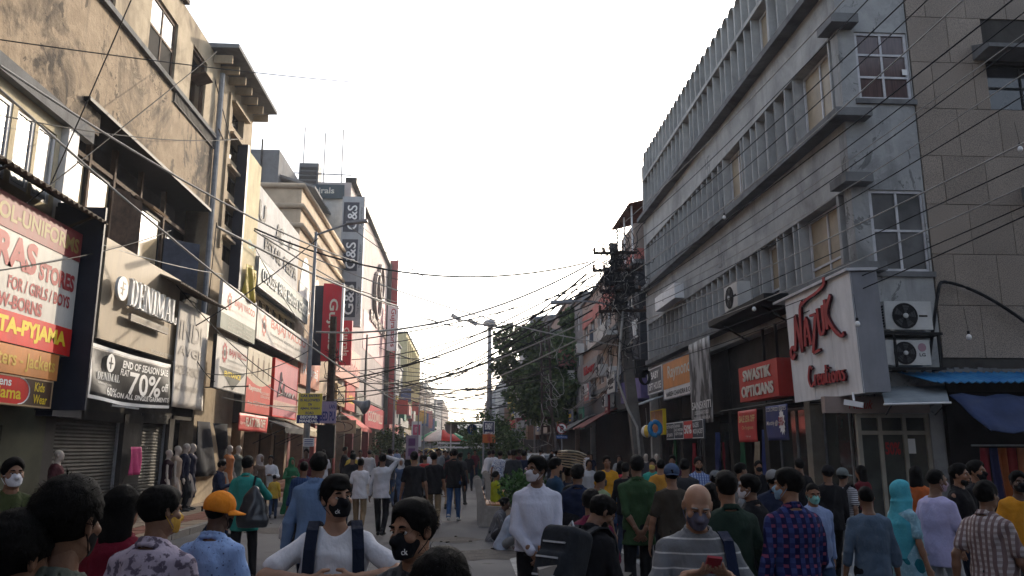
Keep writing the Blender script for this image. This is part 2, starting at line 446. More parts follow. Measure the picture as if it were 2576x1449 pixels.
slab = [part('slab', MB().box(0, .585, 0, .585, .09, .118), m, sl_) for m in (PAVE, PAVE_R, PAVE)]
n_ = 0
for j in range(38):
    for i in range(4):
        if n_ >= 290: break
        o = slab[1 if (i == 2 or r_.random() < .12) else 0]
        c = copy_part(o, (-7.98+i*.6, 10+j*.6, r_.uniform(-.006, .008))); n_ += 1
for o in slab: bpy.data.objects.remove(o)
mb = MB()
for (x, ya, yb, wd) in ((2.65, 8, 30, .12), (.75, 8, 19, .12), (2.65, 34, 60, .12), (-1.2, 19, 24, .1), (-1.2, 28, 33, .1)):
    n = 12
    for k in range(n):
        a, b = ya+(yb-ya)*k/n, ya+(yb-ya)*(k+.96)/n
        mb.add([(x-wd/2,a,.004),(x+wd/2,a,.004),(x+wd/2,b,.004),(x-wd/2,b,.004)], [(0,1,2,3)])
prop(solo('lane_line', mb, PAINT, kind='structure', base=(0,0,0)))
# pits and torn-up patches in the road
PATCH = M('broken_asphalt', (.07,.062,.056), .95, .4, 5, .8, 20, col2=(.12,.105,.092))
for i, (px, py, rx, ry) in enumerate(((1140,1358,.55,.5),(1500,1300,.3,.3),(1100,1250,.6,.7),(700,1335,.9,.7),(560,1320,1.1,.8),(1205,1395,.8,.7))):
    x, y = onZ(px, py); rr = random.Random(i); n = 18; mb = MB()
    pts = [(x+math.cos(a)*rx*rr.uniform(.7, 1.15), y+math.sin(a)*ry*rr.uniform(.7, 1.15), .006) for a in [2*math.pi*k/n for k in range(n)]]
    mb.add(pts, [tuple(range(n))]); ground_sheet('road_patch', mb, PATCH)
    mb = MB()
    for k in range(5):
        a = rr.uniform(0, 6.28); q = rr.uniform(.8, 1.1); s_ = rr.uniform(.012, .035)
        mb.obox((x+math.cos(a)*rx*q, y+math.sin(a)*ry*q, s_*.3), (Vector((math.cos(a*3), math.sin(a*3), 0)), Vector((-math.sin(a*3), math.cos(a*3), 0)), Vector((0,0,1))), (s_, s_*.7, s_*.4))
    solo('asphalt_rubble', mb, PATCH, kind='stuff')
# ================================================================== grey finned building on the right
Y1, YE = YC, 31.0
t = thing('office_building', 'long grey concrete office block with rows of thin fins and scalloped parapet', 'building', (RXW, YC, 0))
LEV = [(5.05, 6.58), (8.05, 9.83), (11.0, 12.6)]
mb = MB()
W1 = Y1+.305
FRR.box(mb, W1, YE, 6.58, 7.9, -.5, 0); FRR.box(mb, W1, YE, 9.83, 10.85, -.5, 0)
FRR.box(mb, W1, YE, 4.55, 4.95, -.5, -.02); FRR.box(mb, W1, YE, 12.6, 12.72, -.5, .02)

part('wall', mb, CONC, t)
part('core', rects(FRR, [(Y1+.36, YE, 4.6, 13.1, -6, -.62)]), DARKW, t)
part('far_end_wall', rects(FRR, [(YE, YE+.25, 0, 13.3, -6, .0)]), CONC, t)
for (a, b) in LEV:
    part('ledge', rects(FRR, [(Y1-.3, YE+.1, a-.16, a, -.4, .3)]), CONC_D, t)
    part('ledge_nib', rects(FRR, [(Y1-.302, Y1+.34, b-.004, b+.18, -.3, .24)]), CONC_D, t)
wins = {0: [(14.55, 16.34), (17.64, 18.63)], 1: [(14.38, 16.07), (16.62, 17.18), (17.81, 18.4), (19.64, 21.07)], 2: [(15.08, 16.06), (17.27, 18.29), (20.9, 21.5), (24.16, 24.92)]}
pitch = .545
f0 = {}
for k, (a, b) in enumerate(LEV):
    f0[k] = part('fin', rects(FRR, [(0, .055, a+.002, b-.002, -.42, -.012)]), FIN, t)
    u = Y1+.55; hold = []
    while u < YE-.2:
        if not any(p-.05 < u+.03 < q+.02 for p, q in wins[k]): hold.append(u)
        u += pitch
    for p, q in wins[k]: hold += [p-.06, q+.005]
    for u in sorted(set(hold)):
        if u > YE-.1 or u < Y1+.3: continue
        copy_part(f0[k], (0, u, 0))
    bpy.data.objects.remove(f0[k])
    for p, q in wins[k]:
        window(FRR, p+.03, q-.03, a+.01, b-.02, -.22, 2 if q-p > .8 else 1, 2, ALU, [GLD if k == 0 and p > 17 else BLIND, BLIND], t, bar=.06, dep=.08, zs=[a+.01, a+.42, b-.02])
    # dim glazing behind the fins, with a pale half-drawn panel here and there
    part('glazing', rects(FRR, [(Y1+.34, YE-.02, a+.02, b-.02, -.58, -.55)]), GLDU, t)
    uu = sorted(set(hold))
    for i in range(len(uu)-1):
        if uu[i+1]-uu[i] < .7 and rng.random() < .42 and not any(p-.1 < uu[i]+.2 < q for p, q in wins[k]):
            part('infill_panel', rects(FRR, [(uu[i]+.055, uu[i+1], a+.01, b-.01, -.40, -.36)]), FIN, t)
# scalloped parapet: one little vault after another
def vault(u0, w, z0, z1):
    mb = MB(); r = w/2; n = 8; th = .045
    def prof(rad, zb): return [(-rad, zb)]+[(-rad*math.cos(math.pi*k/n), z1-r+rad*math.sin(math.pi*k/n)) for k in range(n+1)]+[(rad, zb)]
    A, B = prof(r, z0), prof(r-th, z0)
    for d0, d1 in ((-.5, .02),):
        for i in range(len(A)-1):
            p = [FRR.P(u0+r+q[0], q[1], d) for q, d in ((A[i],d0),(A[i+1],d0),(A[i+1],d1),(A[i],d1),(B[i],d0),(B[i+1],d0),(B[i+1],d1),(B[i],d1))]
            mb.hexa(p)
    mb.prism([FRR.P(u0+r+q[0], q[1], -.22) for q in prof(r-th*.5, z0)], FRR.n*.04)
    return mb
v0 = part('vault', vault(0, pitch, 12.72, 13.75), FIN, t)
u = Y1+.05
while u < YE-.3: copy_part(v0, (0, u, 0)); u += pitch
bpy.data.objects.remove(v0)
# old emblems in pale paint: a cross with bent arms, as on the wall
EMB = M('worn_emblem', (.27,.272,.268), .9, .25, 6)
for (u, z, s_) in ((22.4, 10.1, .3), (21.6, 7.15, .34)):
    mb = MB(); w_ = s_*.2
    for r in ((-s_*.1, s_*.1, -s_, s_), (-s_, s_, -s_*.1, s_*.1), (s_*.1, s_, s_*.8, s_), (-s_, -s_*.1, -s_, -s_*.8), (s_*.8, s_, -s_, -s_*.1), (-s_, -s_*.8, s_*.1, s_)):
        FRR.box(mb, u-r[0]*.7, u-r[1]*.7, z+r[2], z+r[3], .0, .012)
    part('emblem', mb, EMB, t)
# --- the end that faces the side street
mb = MB()
FS.wall(mb, RXW+.002, 8.62, 0, 13.2, -.3, 0, [(7.54,8.6,8.36,9.79),(7.53,8.58,4.93,6.52),(6.6,8.27,-1,2.32)])
part('end_wall', mb, SIDE, t)
for (z0, z1, pm) in ((8.36, 9.79, GLC), (4.93, 6.52, GLDU)):
    window(FS, 7.545, 8.6, z0+.005, z1-.005, -.03, 2, 3 if z0 > 8 else 2, ALU, pm, t, bar=.055, dep=.07)
    part('window_sill', rects(FS, [(7.45, 8.66, z0-.1, z0-.002, -.1, .05)]), CONC_D, t)
part('paper', rects(FS, [(8.46, 8.56, 8.9, 9.02, -.028, -.024)]), WHL, t)
# ---------------------------------------------------------------- tiled building next to it
g = thing('tiled_building', 'brown granite tiled wall running into the side street beside the grey block', 'building', (11, YC, 0))
part('backing_wall', (lambda m: FS.wall(m, 8.64, 19, 0, 13.3, -.35, -.03, [(10.17,11.7,8.22,9.22),(10.8,12.2,4.85,6.3)]))(MB()), DARKW, g)
zr = [3.33+.975*i for i in range(11)]
for i in range(len(zr)-1):
    off = 0 if i % 2 == 0 else .42
    u = 8.645-(.0 if off else .42)+(.4 if False else 0)
    us = [8.645]; q = 9.05 if i % 2 == 1 else 9.46
    while q < 18.9: us.append(q); q += .84
    for a, b in zip(us[:-1], us[1:]):
        za, zb = zr[i], zr[i+1]
        for h in ((10.17,11.7,8.22,9.22),(10.8,12.2,4.85,6.3)):
            if a < h[1] and b > h[0] and za < h[3] and zb > h[2]:
                if a < h[0]: b = h[0]
                elif b > h[1]: a = h[1]
                else: a = b
        if b-a > .08: part('tile', rects(FS, [(a+.006, b-.006, za+.006, zb-.006, -.03, .0+rng.uniform(-.003, .003))]), TILE, g)
for (u0, u1, z0, z1) in ((10.17, 11.7, 8.22, 9.22), (10.8, 12.2, 4.85, 6.3)):
    window(FS, u0, u1, z0, z1, -.12, 2, 2, BLACKM, GLD, g, bar=.05)
    mb = MB(); mb.hexa([FS.P(u0-.25,z1+.02,0),FS.P(u1+.2,z1+.02,0),FS.P(u1+.2,z1+.06,.5),FS.P(u0-.25,z1+.06,.5),FS.P(u0-.25,z1+.34,0),FS.P(u1+.2,z1+.34,0),FS.P(u1+.2,z1+.14,.5),FS.P(u0-.25,z1+.14,.5)])
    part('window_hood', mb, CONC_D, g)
mb = MB()
for k in range(9): FS.box(mb, 11.0+k*.14, 11.03+k*.14, 4.5, 5.9, .3, .32)
for z in (4.5, 5.2, 5.88): FS.box(mb, 10.9, 12.3, z, z+.03, .322, .345)
FS.box(mb, 10.9, 10.93, 4.5, 5.9, 0, .3); FS.box(mb, 12.27, 12.3, 4.5, 5.9, 0, .3)
part('window_cage', mb, BLACKM, g)
# ================================================================== things fixed to the right-hand block
# big white sign box on the corner
tilt = Vector((-.03, 0, 1)).normalized()
FN = Fr((6.62, 0, 2.62), (0,1,0), (-1,0,-.03), tilt)
t = thing('shop_sign', 'tall white panelled sign box with red script lettering on the street corner', 'sign', (6.6, 14.2, 2.6))
SIGNW = M('sign_white', (.7,.7,.71), .5, .08, 1.5)
SIGNS = M('sign_return', (.22,.225,.25), .6, .1, 1.5)
us = [13.12+(15.75-13.12)*k/3 for k in range(4)]
us = [12.98, 13.9, 14.8, 15.8]
for a, b in zip(us[:-1], us[1:]):
    for z0, z1 in ((0, 2.1),):
        part('panel', rects(FN, [(a+.008, b-.008, z0, z1, -.03, 0)]), SIGNW, t)
part('sign_body', rects(FN, [(13.0, 15.78, .01, 2.09, -.5, -.034)]), SIGNS, t)
mb = MB(); mb.hexa([(6.63,12.97,2.63),(7.42,13.84,2.68),(7.42,13.88,2.68),(6.63,12.99,2.63),(6.57,12.97,4.72),(7.22,13.84,4.72),(7.22,13.88,4.72),(6.57,12.99,4.72)])
part('return_panel', mb, SIGNS, t)
part('top_rail', rects(FN, [(12.95, 16.3, 2.1, 2.15, -.5, .06)]), ALU, t)
# script lettering built from round-ended strokes
def script_sign(parent):
    SH = M('letter_side', (.05,.008,.012), .5, .1)
    def strokes(paths, o, sx, sz, rad, mat, d=.07):
        for p in paths:
            mb = MB(); q = []
            n = len(p)
            for i in range(n-1):
                p0, p1, p2, p3 = p[max(i-1,0)], p[i], p[i+1], p[min(i+2,n-1)]
                for k in range(4):
                    tt = k/4; a = [.5*((2*p1[j])+(-p0[j]+p2[j])*tt+(2*p0[j]-5*p1[j]+4*p2[j]-p3[j])*tt*tt+(-p0[j]+3*p1[j]-3*p2[j]+p3[j])*tt**3) for j in (0,1)]
                    q.append(a)
            q.append(p[-1])
            # ribbon with calligraphic width, extruded off the panel
            L_, R_ = [], []
            m_ = len(q)
            for i, a in enumerate(q):
                e = q[min(i+1, m_-1)]; c = q[max(i-1, 0)]
                dx, dz = e[0]-c[0], e[1]-c[1]; l = math.hypot(dx, dz) or 1
                wd = rad*(.55+.75*abs(dz)/l)
                L_.append((a[0]-dz/l*wd, a[1]+dx/l*wd)); R_.append((a[0]+dz/l*wd, a[1]-dx/l*wd))
            def T(c, dd): return FN.P(o[0]-c[0]*sx, o[1]+c[1]*sz, dd)
            for i in range(m_-1):
                ps = [T(L_[i],.02),T(R_[i],.02),T(R_[i+1],.02),T(L_[i+1],.02),T(L_[i],d),T(R_[i],d),T(R_[i+1],d),T(L_[i+1],d)]
                mb.mi = 1; mb.add(ps, [(0,1,5,4),(1,2,6,5),(2,3,7,6),(3,0,4,7)]); mb.mi = 0; mb.add(ps[4:], [(0,1,2,3)])
            part('letter', mb, [REDL, SH], parent)
    N_ = [[(0,.1),(-.16,.0),(-.24,.16),(-.12,.28),(.02,.2),(.12,.5),(.2,.98)], [(.2,1.0),(.3,.6),(.42,.1)], [(.42,.1),(.46,.6),(.52,1.08),(.68,1.24)], [(.52,1.14),(.95,1.25),(1.45,1.3),(1.85,1.4),(1.9,1.56)],
          [(.62,.2),(.78,.85),(.92,.2)], [(.68,.42),(.88,.42)], [(1.0,.85),(1.3,.85)], [(1.3,.85),(1.0,.0)], [(1.0,.0),(1.36,.04)], [(1.42,.95),(1.44,.45),(1.54,.36),(1.66,.48),(1.68,.98)], [(1.82,1.08),(1.82,.42)], [(2.12,1.12),(1.84,.76),(2.1,.4),(2.4,.2),(2.55,.24)]]
    strokes(N_, (15.4, .86), .83, .84, .05, REDL)
    W = [[(.32,.8),(.2,.95),(.1,.7),(.05,.35),(.18,.05),(.38,.25)], [(.42,.08),(.46,.5),(.56,.48)], [(.62,.28),(.76,.36),(.72,.52),(.62,.4),(.66,.1),(.8,.14)], [(1.02,.5),(.9,.48),(.86,.2),(.96,.08),(1.04,.5),(1.06,.1)], [(1.18,.85),(1.16,.2),(1.26,.1)], [(1.08,.6),(1.3,.62)], [(1.34,.5),(1.34,.12),(1.42,.1)], [(1.34,.68),(1.36,.72)], [(1.56,.52),(1.48,.3),(1.56,.08),(1.66,.3),(1.56,.52)], [(1.76,.5),(1.76,.08),(1.84,.46),(1.94,.44),(1.96,.1)], [(2.2,.48),(2.08,.44),(2.18,.26),(2.12,.08),(2.02,.12)]]
    strokes(W, (14.92, .22), .68, .44, .042, REDL)
script_sign(t)
# outdoor air conditioners on their rack
ACW = M('ac_white', (.5,.5,.49), .45, .12, 3); ACD = M('ac_grille', (.02,.02,.022), .6, .2)
def ac_unit(fr, u0, z0, w, h, dep, d0, label, brand=False, fan_off=.0, mirror=False):
    t = thing('air_conditioner', label, 'air conditioner', tuple(fr.P(u0+w/2, z0, d0+dep/2)), 'outdoor air conditioner units')
    mb = MB(); fr.box(mb, u0, u0+w, z0+.02, z0+h, d0, d0+dep); fr.box(mb, u0+.08, u0+.16, z0, z0+.02, d0+.02, d0+dep-.02); fr.box(mb, u0+w-.16, u0+w-.08, z0, z0+.02, d0+.02, d0+dep-.02)
    part('casing', mb, ACW, t)
    c = fr.P(u0+w*(.42), z0+h*.5, d0+dep); r = h*.42
    part('fan_well', MB().lathe(c, [(r*1.05, .002), (r*1.05, .014), (r, .014), (r, .006)], 24, fr.n), ACD, t)
    mb = MB()
    for k in range(5):
        a = 2*math.pi*k/5
        p = [c+fr.n*.016+(fr.u*math.cos(a+b)+fr.w*math.sin(a+b))*r*q for b, q in ((-.1,.2),(.35,.2),(.5,.9),(-.15,.9))]
        mb.add(p, [(0,1,2,3)])
    part('fan', mb, M('fan_grey', (.06,.06,.065), .5, 0), t)
    mb = MB().lathe(c, [(r*.2, .02), (r*.2, .045), (r*.1, .05)], 12, fr.n); part('hub', mb, ACW, t)
    mb = MB()
    for q in (.45, .7, .95):
        pts = [c+fr.n*.03+(fr.u*math.cos(a)+fr.w*math.sin(a))*r*q for a in [2*math.pi*k/24 for k in range(25)]]; mb.tube(pts, .004, 4, False)
    part('fan_guard', mb, BLACKM, t)
    mb = MB()
    for k in range(8): fr.box(mb, u0-.006, u0-.001, z0+.06+k*(h-.12)/8, z0+.1+k*(h-.12)/8, d0+.05, d0+dep*.48); fr.box(mb, u0-.006, u0-.001, z0+.06+k*(h-.12)/8, z0+.1+k*(h-.12)/8, d0+dep*.53, d0+dep-.04)
    part('side_vents', mb, ACD, t)
    if brand:
        mb = MB().lathe(fr.P(u0+w*.82, z0+h*.72, d0+dep), [(.075, 0), (.075, .006)], 20, fr.n); part('emblem', mb, M('logo_pink', (.33,.2,.24), .5, 0), t)
        lettering('LG', fr, u0+w*.745, u0+w*.885, z0+h*.37, z0+h*.5, M('logo_grey', (.05,.05,.055), .5, 0), t, d=dep+d0+.003, bold=.03)
    else: part('badge', rects(fr, [(u0+w*.72, u0+w*.9, z0+h*.47, z0+h*.53, d0+dep, d0+dep+.006)]), ACD, t)
    return t
ac_unit(FS, 7.40, 3.76, .86, .53, .3, .12, 'upper air conditioner on the black wall rack above blue awning')
ac_unit(FS, 7.36, 3.13, .80, .46, .3, .12, 'lower air conditioner with two-letter badge on the black wall rack', True)
t = thing('air_conditioner_rack', 'black angle iron rack holding two air conditioners on end wall', 'rack', (7.8, 13.7, 3.05))
mb = MB()
for z in (3.06, 3.68): FS.box(mb, 7.3, 8.4, z, z+.05, .02, .06); FS.box(mb, 7.3, 8.4, z, z+.05, .42, .46); FS.box(mb, 7.3, 7.34, z+.004, z+.046, .06, .42); FS.box(mb, 8.36, 8.4, z+.004, z+.046, .06, .42)
part('shelf', mb, BLACKM, t)
for u in (7.5, 8.3): part('post', rects(FS, [(u, u+.04, 3.11, 3.68, .425, .455)]), BLACKM, t)
mb = MB()
for k in range(7):
    r = .13+.012*math.sin(k*2.1)
    mb.tube([FS.P(7.16+r*math.cos(a), 3.62+r*1.25*math.sin(a), .06+.02*k) for a in [2*math.pi*i/18 for i in range(19)]], .014, 5, False)
solo('hose_coil', mb, CABLE, 'coil of black hose hanging on wall beside the air conditioners', 'hose', smooth=True)
mb = MB(); P_ = []
for k in range(40):
    q = k/39
    if q < .4: a = q/.4; P_.append(FS.P(8.34+.38*a, 3.3+1.42*math.sin(a*math.pi/2), .06+.1*math.sin(a*3)))
    else: a = (q-.4)/.6; P_.append(FS.P(8.72+2.4*a, 4.72-1.6*a**1.6, .12))
mb.tube(P_, .03, 6); solo('drain_hose', mb, CABLE, 'thick black hose looping over the brown tiled wall', 'hose', smooth=True)
# blue corrugated awning, tarpaulin, pale awning
def corrugated(mb, p00, p10, p01, p11, n, amp, nrm, m=4):
    """ridges run from p0x to p1x; n waves along the other way"""
    g_ = []
    for i in range(m+1):
        a = i/m; A = Vector(p00).lerp(Vector(p10), a); B = Vector(p01).lerp(Vector(p11), a)
        g_.append([A.lerp(B, k/(n*4))+Vector(nrm)*amp*math.sin(k*math.pi/2) for k in range(n*4+1)])
    return mb.sheet(g_, Vector(nrm)*-.006)
BLUE = M('blue_sheet', (.02,.13,.33), .45, .25, 3, col2=(.05,.22,.42))
t = thing('corrugated_awning', 'bright blue corrugated metal awning below brown tiled wall', 'awning', (9.5, 13.4, 2.8))
part('sheet', corrugated(MB(), FS.P(7.75,3.06,.02), FS.P(8.0,2.82,.75), FS.P(13.5,3.1,.02), FS.P(13.5,2.86,.75), 40, .022, (0,-.3,.95), 3), BLUE, t, True)
mb = MB()
for k in range(60): FS.box(mb, 7.8+k*.09, 7.89+k*.09, 3.04, 3.12+.03*rng.random(), .0, .05+.02*rng.random())
part('mortar_fillet', mb, CONC_D, t)
TARP = M('blue_tarpaulin', (.025,.04,.1), .6, .25, 2.5, .3, 9)
gr = []
for i in range(9):
    gr.append([FS.P(8.15+5*j/24+(.22*i/8 if j == 0 else 0), 2.6-.62*i/8+.03*math.sin(j*1.7), .85+.65*(i/8)+.03*math.sin(j*.9+i)) for j in range(25)])
solo('tarpaulin', MB().sheet(gr, (0,.004,-.012)), TARP, 'dark blue tarpaulin slung under the corrugated awning', 'tarpaulin', smooth=True)
GREYA = M('grey_awning_cloth', (.24,.27,.29), .6, .2, 3)
t = thing('awning', 'pale grey sloping awning beside the shop door on the corner', 'awning', (7.6, 13.2, 2.4))
mb = MB(); mb.hexa([(7.4,13.86,2.76),(8.6,13.86,2.78),(7.95,12.75,2.45),(6.85,12.75,2.42),(7.4,13.86,2.8),(8.6,13.86,2.82),(7.95,12.75,2.48),(6.85,12.75,2.45)])
part('cover', mb, GREYA, t)
part('front_bar', MB().tube([(6.83,12.74,2.42),(7.97,12.74,2.45)], .02, 6), WHITEP, t)
for x in (7.0, 7.9): part('arm', MB().tube([(x,12.8,2.42),(x+.45,13.85,2.3)], .014, 5), BLACKM, t)
# shop door under the white sign, glass shopfronts
FASC = M('pink_fascia', (.30,.235,.21), .6, .15, 2)
t = thing('shop_entrance', 'cream framed glass shop entrance under the corner sign', 'shopfront', (7.5, YC, 0))
part('fascia', rects(FS, [(6.35, 8.27, 2.33, 2.62, -.1, .04)]), FASC, t)
lettering('Nazuk', FS, 6.78, 7.2, 2.4, 2.56, REDL, t, d=.046, shear=.3)
CREAM = M('cream_frame', (.3,.28,.235), .6, .15, 3)
mb = MB()
for u in (6.95, 7.33, 7.78, 8.2): FS.box(mb, u, u+.07, 0, 2.32, -.12, -.04)
FS.box(mb, 7.02, 8.2, 1.95, 2.02, -.118, -.045); FS.box(mb, 7.02, 8.2, 2.25, 2.32, -.118, -.045)
part('frame', mb, CREAM, t)
SHOPG = M('shop_glass', (.05,.055,.05), .06, .3, 2, spec=.9)
for a, b in ((7.02,7.33),(7.4,7.78),(7.85,8.2)):
    part('pane', rects(FS, [(a, b, .05, 1.95, -.09, -.08)]), SHOPG, t); part('pane', rects(FS, [(a, b, 2.02, 2.25, -.09, -.08)]), SHOPG, t)
lettering('50%', FS, 7.44, 7.72, 1.6, 1.82, REDL, t, d=-.07, bold=.03)
part('notice', rects(FS, [(7.86, 8.0, 1.62, 1.88, -.075, -.07)]), WHL, t)
# shop row along the street under the finned block
t = thing('shop_row', 'dim open shopfronts under the finned office block', 'shopfront', (RXW, 20, 0))
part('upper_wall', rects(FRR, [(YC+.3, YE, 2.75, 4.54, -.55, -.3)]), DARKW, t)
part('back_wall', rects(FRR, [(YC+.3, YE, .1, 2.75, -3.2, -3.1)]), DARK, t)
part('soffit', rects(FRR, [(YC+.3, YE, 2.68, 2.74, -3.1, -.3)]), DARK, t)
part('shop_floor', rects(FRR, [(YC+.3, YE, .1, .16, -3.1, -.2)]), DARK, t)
for u in (14.3, 17.1, 19.6, 22.3, 25.0, 27.6, 30.6):
    part('pier', rects(FRR, [(u, u+.28, .1, 4.53, -.8, -.28)]), DARKW if u != 17.1 else CREAM, t)
for a, b in ((14.62, 17.08), (17.42, 19.58)):
    mb = MB()
    for q in (a, (a+b)/2, b-.05): FRR.box(mb, q, q+.05, .18, 2.6, -.62, -.55)
    FRR.box(mb, a, b, 2.6, 2.66, -.62, -.55)
    part('glazing_bars', mb, GREYM, t)
    for q in (a+.05, (a+b)/2+.05): part('pane', rects(FRR, [(q, q+(b-a)/2-.06, .18, 2.59, -.59, -.58)]), SHOPG, t)
LAMP = M('tube_lamp', (.8,.7,.3), .4, 0, emit=(1,.78,.25), estr=6)
LAMPW = M('tube_lamp_white', (.8,.8,.8), .4, 0, emit=(.9,.95,1), estr=6)
for (u, z, dd, m_, L_) in ((15.5, 2.2, -2.6, LAMP, .5), (16.3, 2.1, -2.8, LAMP, .25), (20.6, 2.3, -2.4, LAMP, .2), (15.0, 2.35, -2.2, LAMPW, .06), (18.2, 2.3, -2.5, LAMPW, .06), (24, 2.2, -2.4, LAMPW, .07), (22.8, 2.25, -2.0, LAMPW, .05)):
    solo('shop_lamp', rects(FRR, [(u, u+L_, z, z+.04, dd, dd+.04)]), m_, 'small lit lamp inside the dim shop under the office block', 'lamp', 'lamps inside the right hand shops')
# air conditioner on the ledge with its black stand
ac_unit(Fr((6.72,0,0),(0,-1,0),(-1,0,0)), -19.1, 5.02, .95, .62, .33, .0, 'lone air conditioner on a black ledge under the fins')
t = thing('metal_ledge', 'black sheet metal ledge carrying one air conditioner', 'ledge', (6.7, 18.5, 4.7))
mb = MB(); mb.hexa([(7.18,16.4,4.7),(6.35,16.4,4.86),(6.35,20.4,4.86),(7.18,20.4,4.7),(7.18,16.4,5.0),(6.35,16.4,5.0),(6.35,20.4,5.0),(7.18,20.4,5.0)])
part('tray', mb, BLACKM, t)
for u in (17.0, 19.8): part('bracket', MB().bar((7.2,u,4.4),(6.5,u,4.85),.04), BLACKM, t)
# white box sign high on the wall
t = sign('wall_box', 'blank white box sign high on the grey concrete spandrel', FRR, 25.6, 28.4, 6.66, 7.16, .0, .32, WHITEP, None)
part('bolt', MB().lathe(FRR.P(27.2, 6.85, .32), [(.03, 0), (.03, .01)], 8, FRR.n), BLACKM, t)
# red opticians sign
FO = Fr((6.8,0,0), (0,1,0), (-1,0,0))
ORG_RED = M('sign_orange_red', (.48,.045,.035), .5, .08, 2)
t = sign('shop_sign', 'red box sign with pale capitals advertising opticians', FO, 17.05, 19.55, 2.84, 3.68, -.35, 0, ORG_RED, None)
PALE = M('pale_letter', (.62,.58,.5), .5, .05)
lettering('SWASTIK', FO, 19.2, 17.4, 3.31, 3.58, PALE, t, bold=.025, d=.01, thick=.02)
lettering('OPTICIANS', FO, 19.35, 17.3, 2.93, 3.2, PALE, t, bold=.025, d=.01, thick=.02)
for u in (18.2, 17.4): part('hanger', rects(FO, [(u, u+.06, 3.68, 4.5, -.2, -.14)]), BLACKM, t)
# cloth banners under it
FB = Fr((6.6,0,0), (0,1,0), (-1,0,0))
def banner(name, label, fr, u0, u1, z0, z1, mat, amp=.02, seed=0, nu=14, nz=10, cat='banner', sag=0., group=None, edge=None):
    rr = random.Random(seed); ph = [rr.uniform(0, 6) for _ in range(4)]
    def W(u, z):
        a, b = (u-u0)/(u1-u0), (z-z0)/(z1-z0)
        return (u, z-sag*math.sin(math.pi*a)*(1-.4*b), amp*(math.sin(a*7+ph[0]+b*2)+.6*math.sin(a*13+b*5+ph[1]))*(1.1-b*.6))
    g_ = []
    for i in range(nz+1):
        row = []
        for j in range(nu+1):
            u, z, e = W(u0+(u1-u0)*j/nu, z1+(z0-z1)*i/nz); row.append(fr.P(u, z, e))
        g_.append(row)
    t = thing(name, label, cat, tuple(fr.P((u0+u1)/2, z0, 0)), group)
    part('cloth', MB().sheet(g_, fr.n*-.006), mat, t, True)
    return t, W
RB = M('banner_red', (.50,.045,.04), .55, .1, 2); BB = M('banner_blue', (.03,.04,.14), .6, .15, 2)
t, W = banner('sale_banner', 'red hanging banner for a sunglasses sale below opticians sign', FB, 19.2, 17.95, 1.86, 2.6, RB, .012, 1)
lettering('SALE 25% OFF', FB, 19.12, 18.03, 2.32, 2.48, M('tan_letter', (.6,.42,.2), .5, 0), t, bold=.03, warp=W, d=.012)
lettering('On Sunglasses', FB, 18.95, 18.15, 2.13, 2.24, M('tan_letter', (.6,.42,.2), .5, 0), t, warp=W, d=.012)
lettering('*T&C Apply', FB, 18.75, 18.35, 1.96, 2.01, PALE, t, warp=W, d=.012)
t, W = banner('lens_banner', 'navy hanging banner with white starburst for monthly lenses', FB, 17.36, 16.15, 1.88, 2.62, BB, .015, 2)
lettering('COLORED LENSES', FB, 17.3, 16.2, 2.5, 2.58, PALE, t, warp=W, d=.012)
lettering('Monthly @', FB, 17.3, 16.72, 2.18, 2.3, PALE, t, warp=W, d=.012, bold=.01, shear=.2)
mb = MB(); cc_ = (16.42, 2.26)
pts = []
for k in range(28):
    r_q = .27 if k % 2 == 0 else .2; a = 2*math.pi*k/28
    u, z, e = W(cc_[0]+r_q*math.cos(a)*.8, cc_[1]+r_q*1.05*math.sin(a)); pts.append(FB.P(u, z, e+.03))
mb.add(pts, [tuple(range(28))]); part('starburst', mb, WHL, t)
lettering('595/-', FB, 16.6, 16.24, 2.18, 2.36, REDL, t, warp=W, d=.045, bold=.03)
solo('banner_pole', MB().tube([(6.62,20.6,2.66),(6.62,15.9,2.68)], .015, 5), BLACKM, 'thin black pole carrying the banners below the opticians sign', 'pole')
# orange clothing-brand sign, neighbouring shop signs and hanging banners further on
FO2 = Fr((6.9,0,0), (0,1,0), (-1,0,0))
ORNG = M('sign_orange', (.62,.24,.06), .5, .1, 2)
t = sign('shop_sign', 'orange and white clothing shop sign beside grey figure banner', FO2, 24.0, 27.7, 3.37, 4.66, -.12, 0, WHITEP, GREYM)
part('orange_field', rects(FO2, [(24.03, 27.66, 3.74, 4.62, .0, .006)]), ORNG, t)
lettering('Raymond', FO2, 27.0, 24.2, 3.95, 4.5, PALE, t, d=.012, bold=.02)
lettering('HARISH CHANDRA & CO', FO2, 27.3, 24.1, 3.46, 3.62, BLKL, t, d=.008, bold=.02)
t = sign('shop_sign', 'dark grey gift shop sign with white block capitals', FO2, 27.85, 30.1, 3.72, 4.66, -.1, .0, M('sign_slate', (.075,.085,.1), .5, .1), WHITEP)
lettering('BABY', FO2, 29.5, 28.3, 4.25, 4.52, WHL, t, d=.01, bold=.03)
lettering('GIFT HOUSE', FO2, 29.95, 28.0, 3.85, 4.12, WHL, t, d=.01, bold=.03)
FO3 = Fr((6.7,0,0), (0,1,0), (-1,0,0))
GREYB = M('banner_grey_print', (.14,.14,.145), .6, 0, 2)
N, L, b_ = nodes_of(GREYB)
tcg = N.new('ShaderNodeNewGeometry'); nn = N.new('ShaderNodeTexNoise'); nn.inputs['Scale'].default_value = 2.0; nn.inputs['Detail'].default_value = 4
mp = N.new('ShaderNodeMapping'); mp.inputs['Scale'].default_value = (1, 2.2, .7); L.new(tcg.outputs['Position'], mp.inputs[0]); L.new(mp.outputs[0], nn.inputs['Vector'])
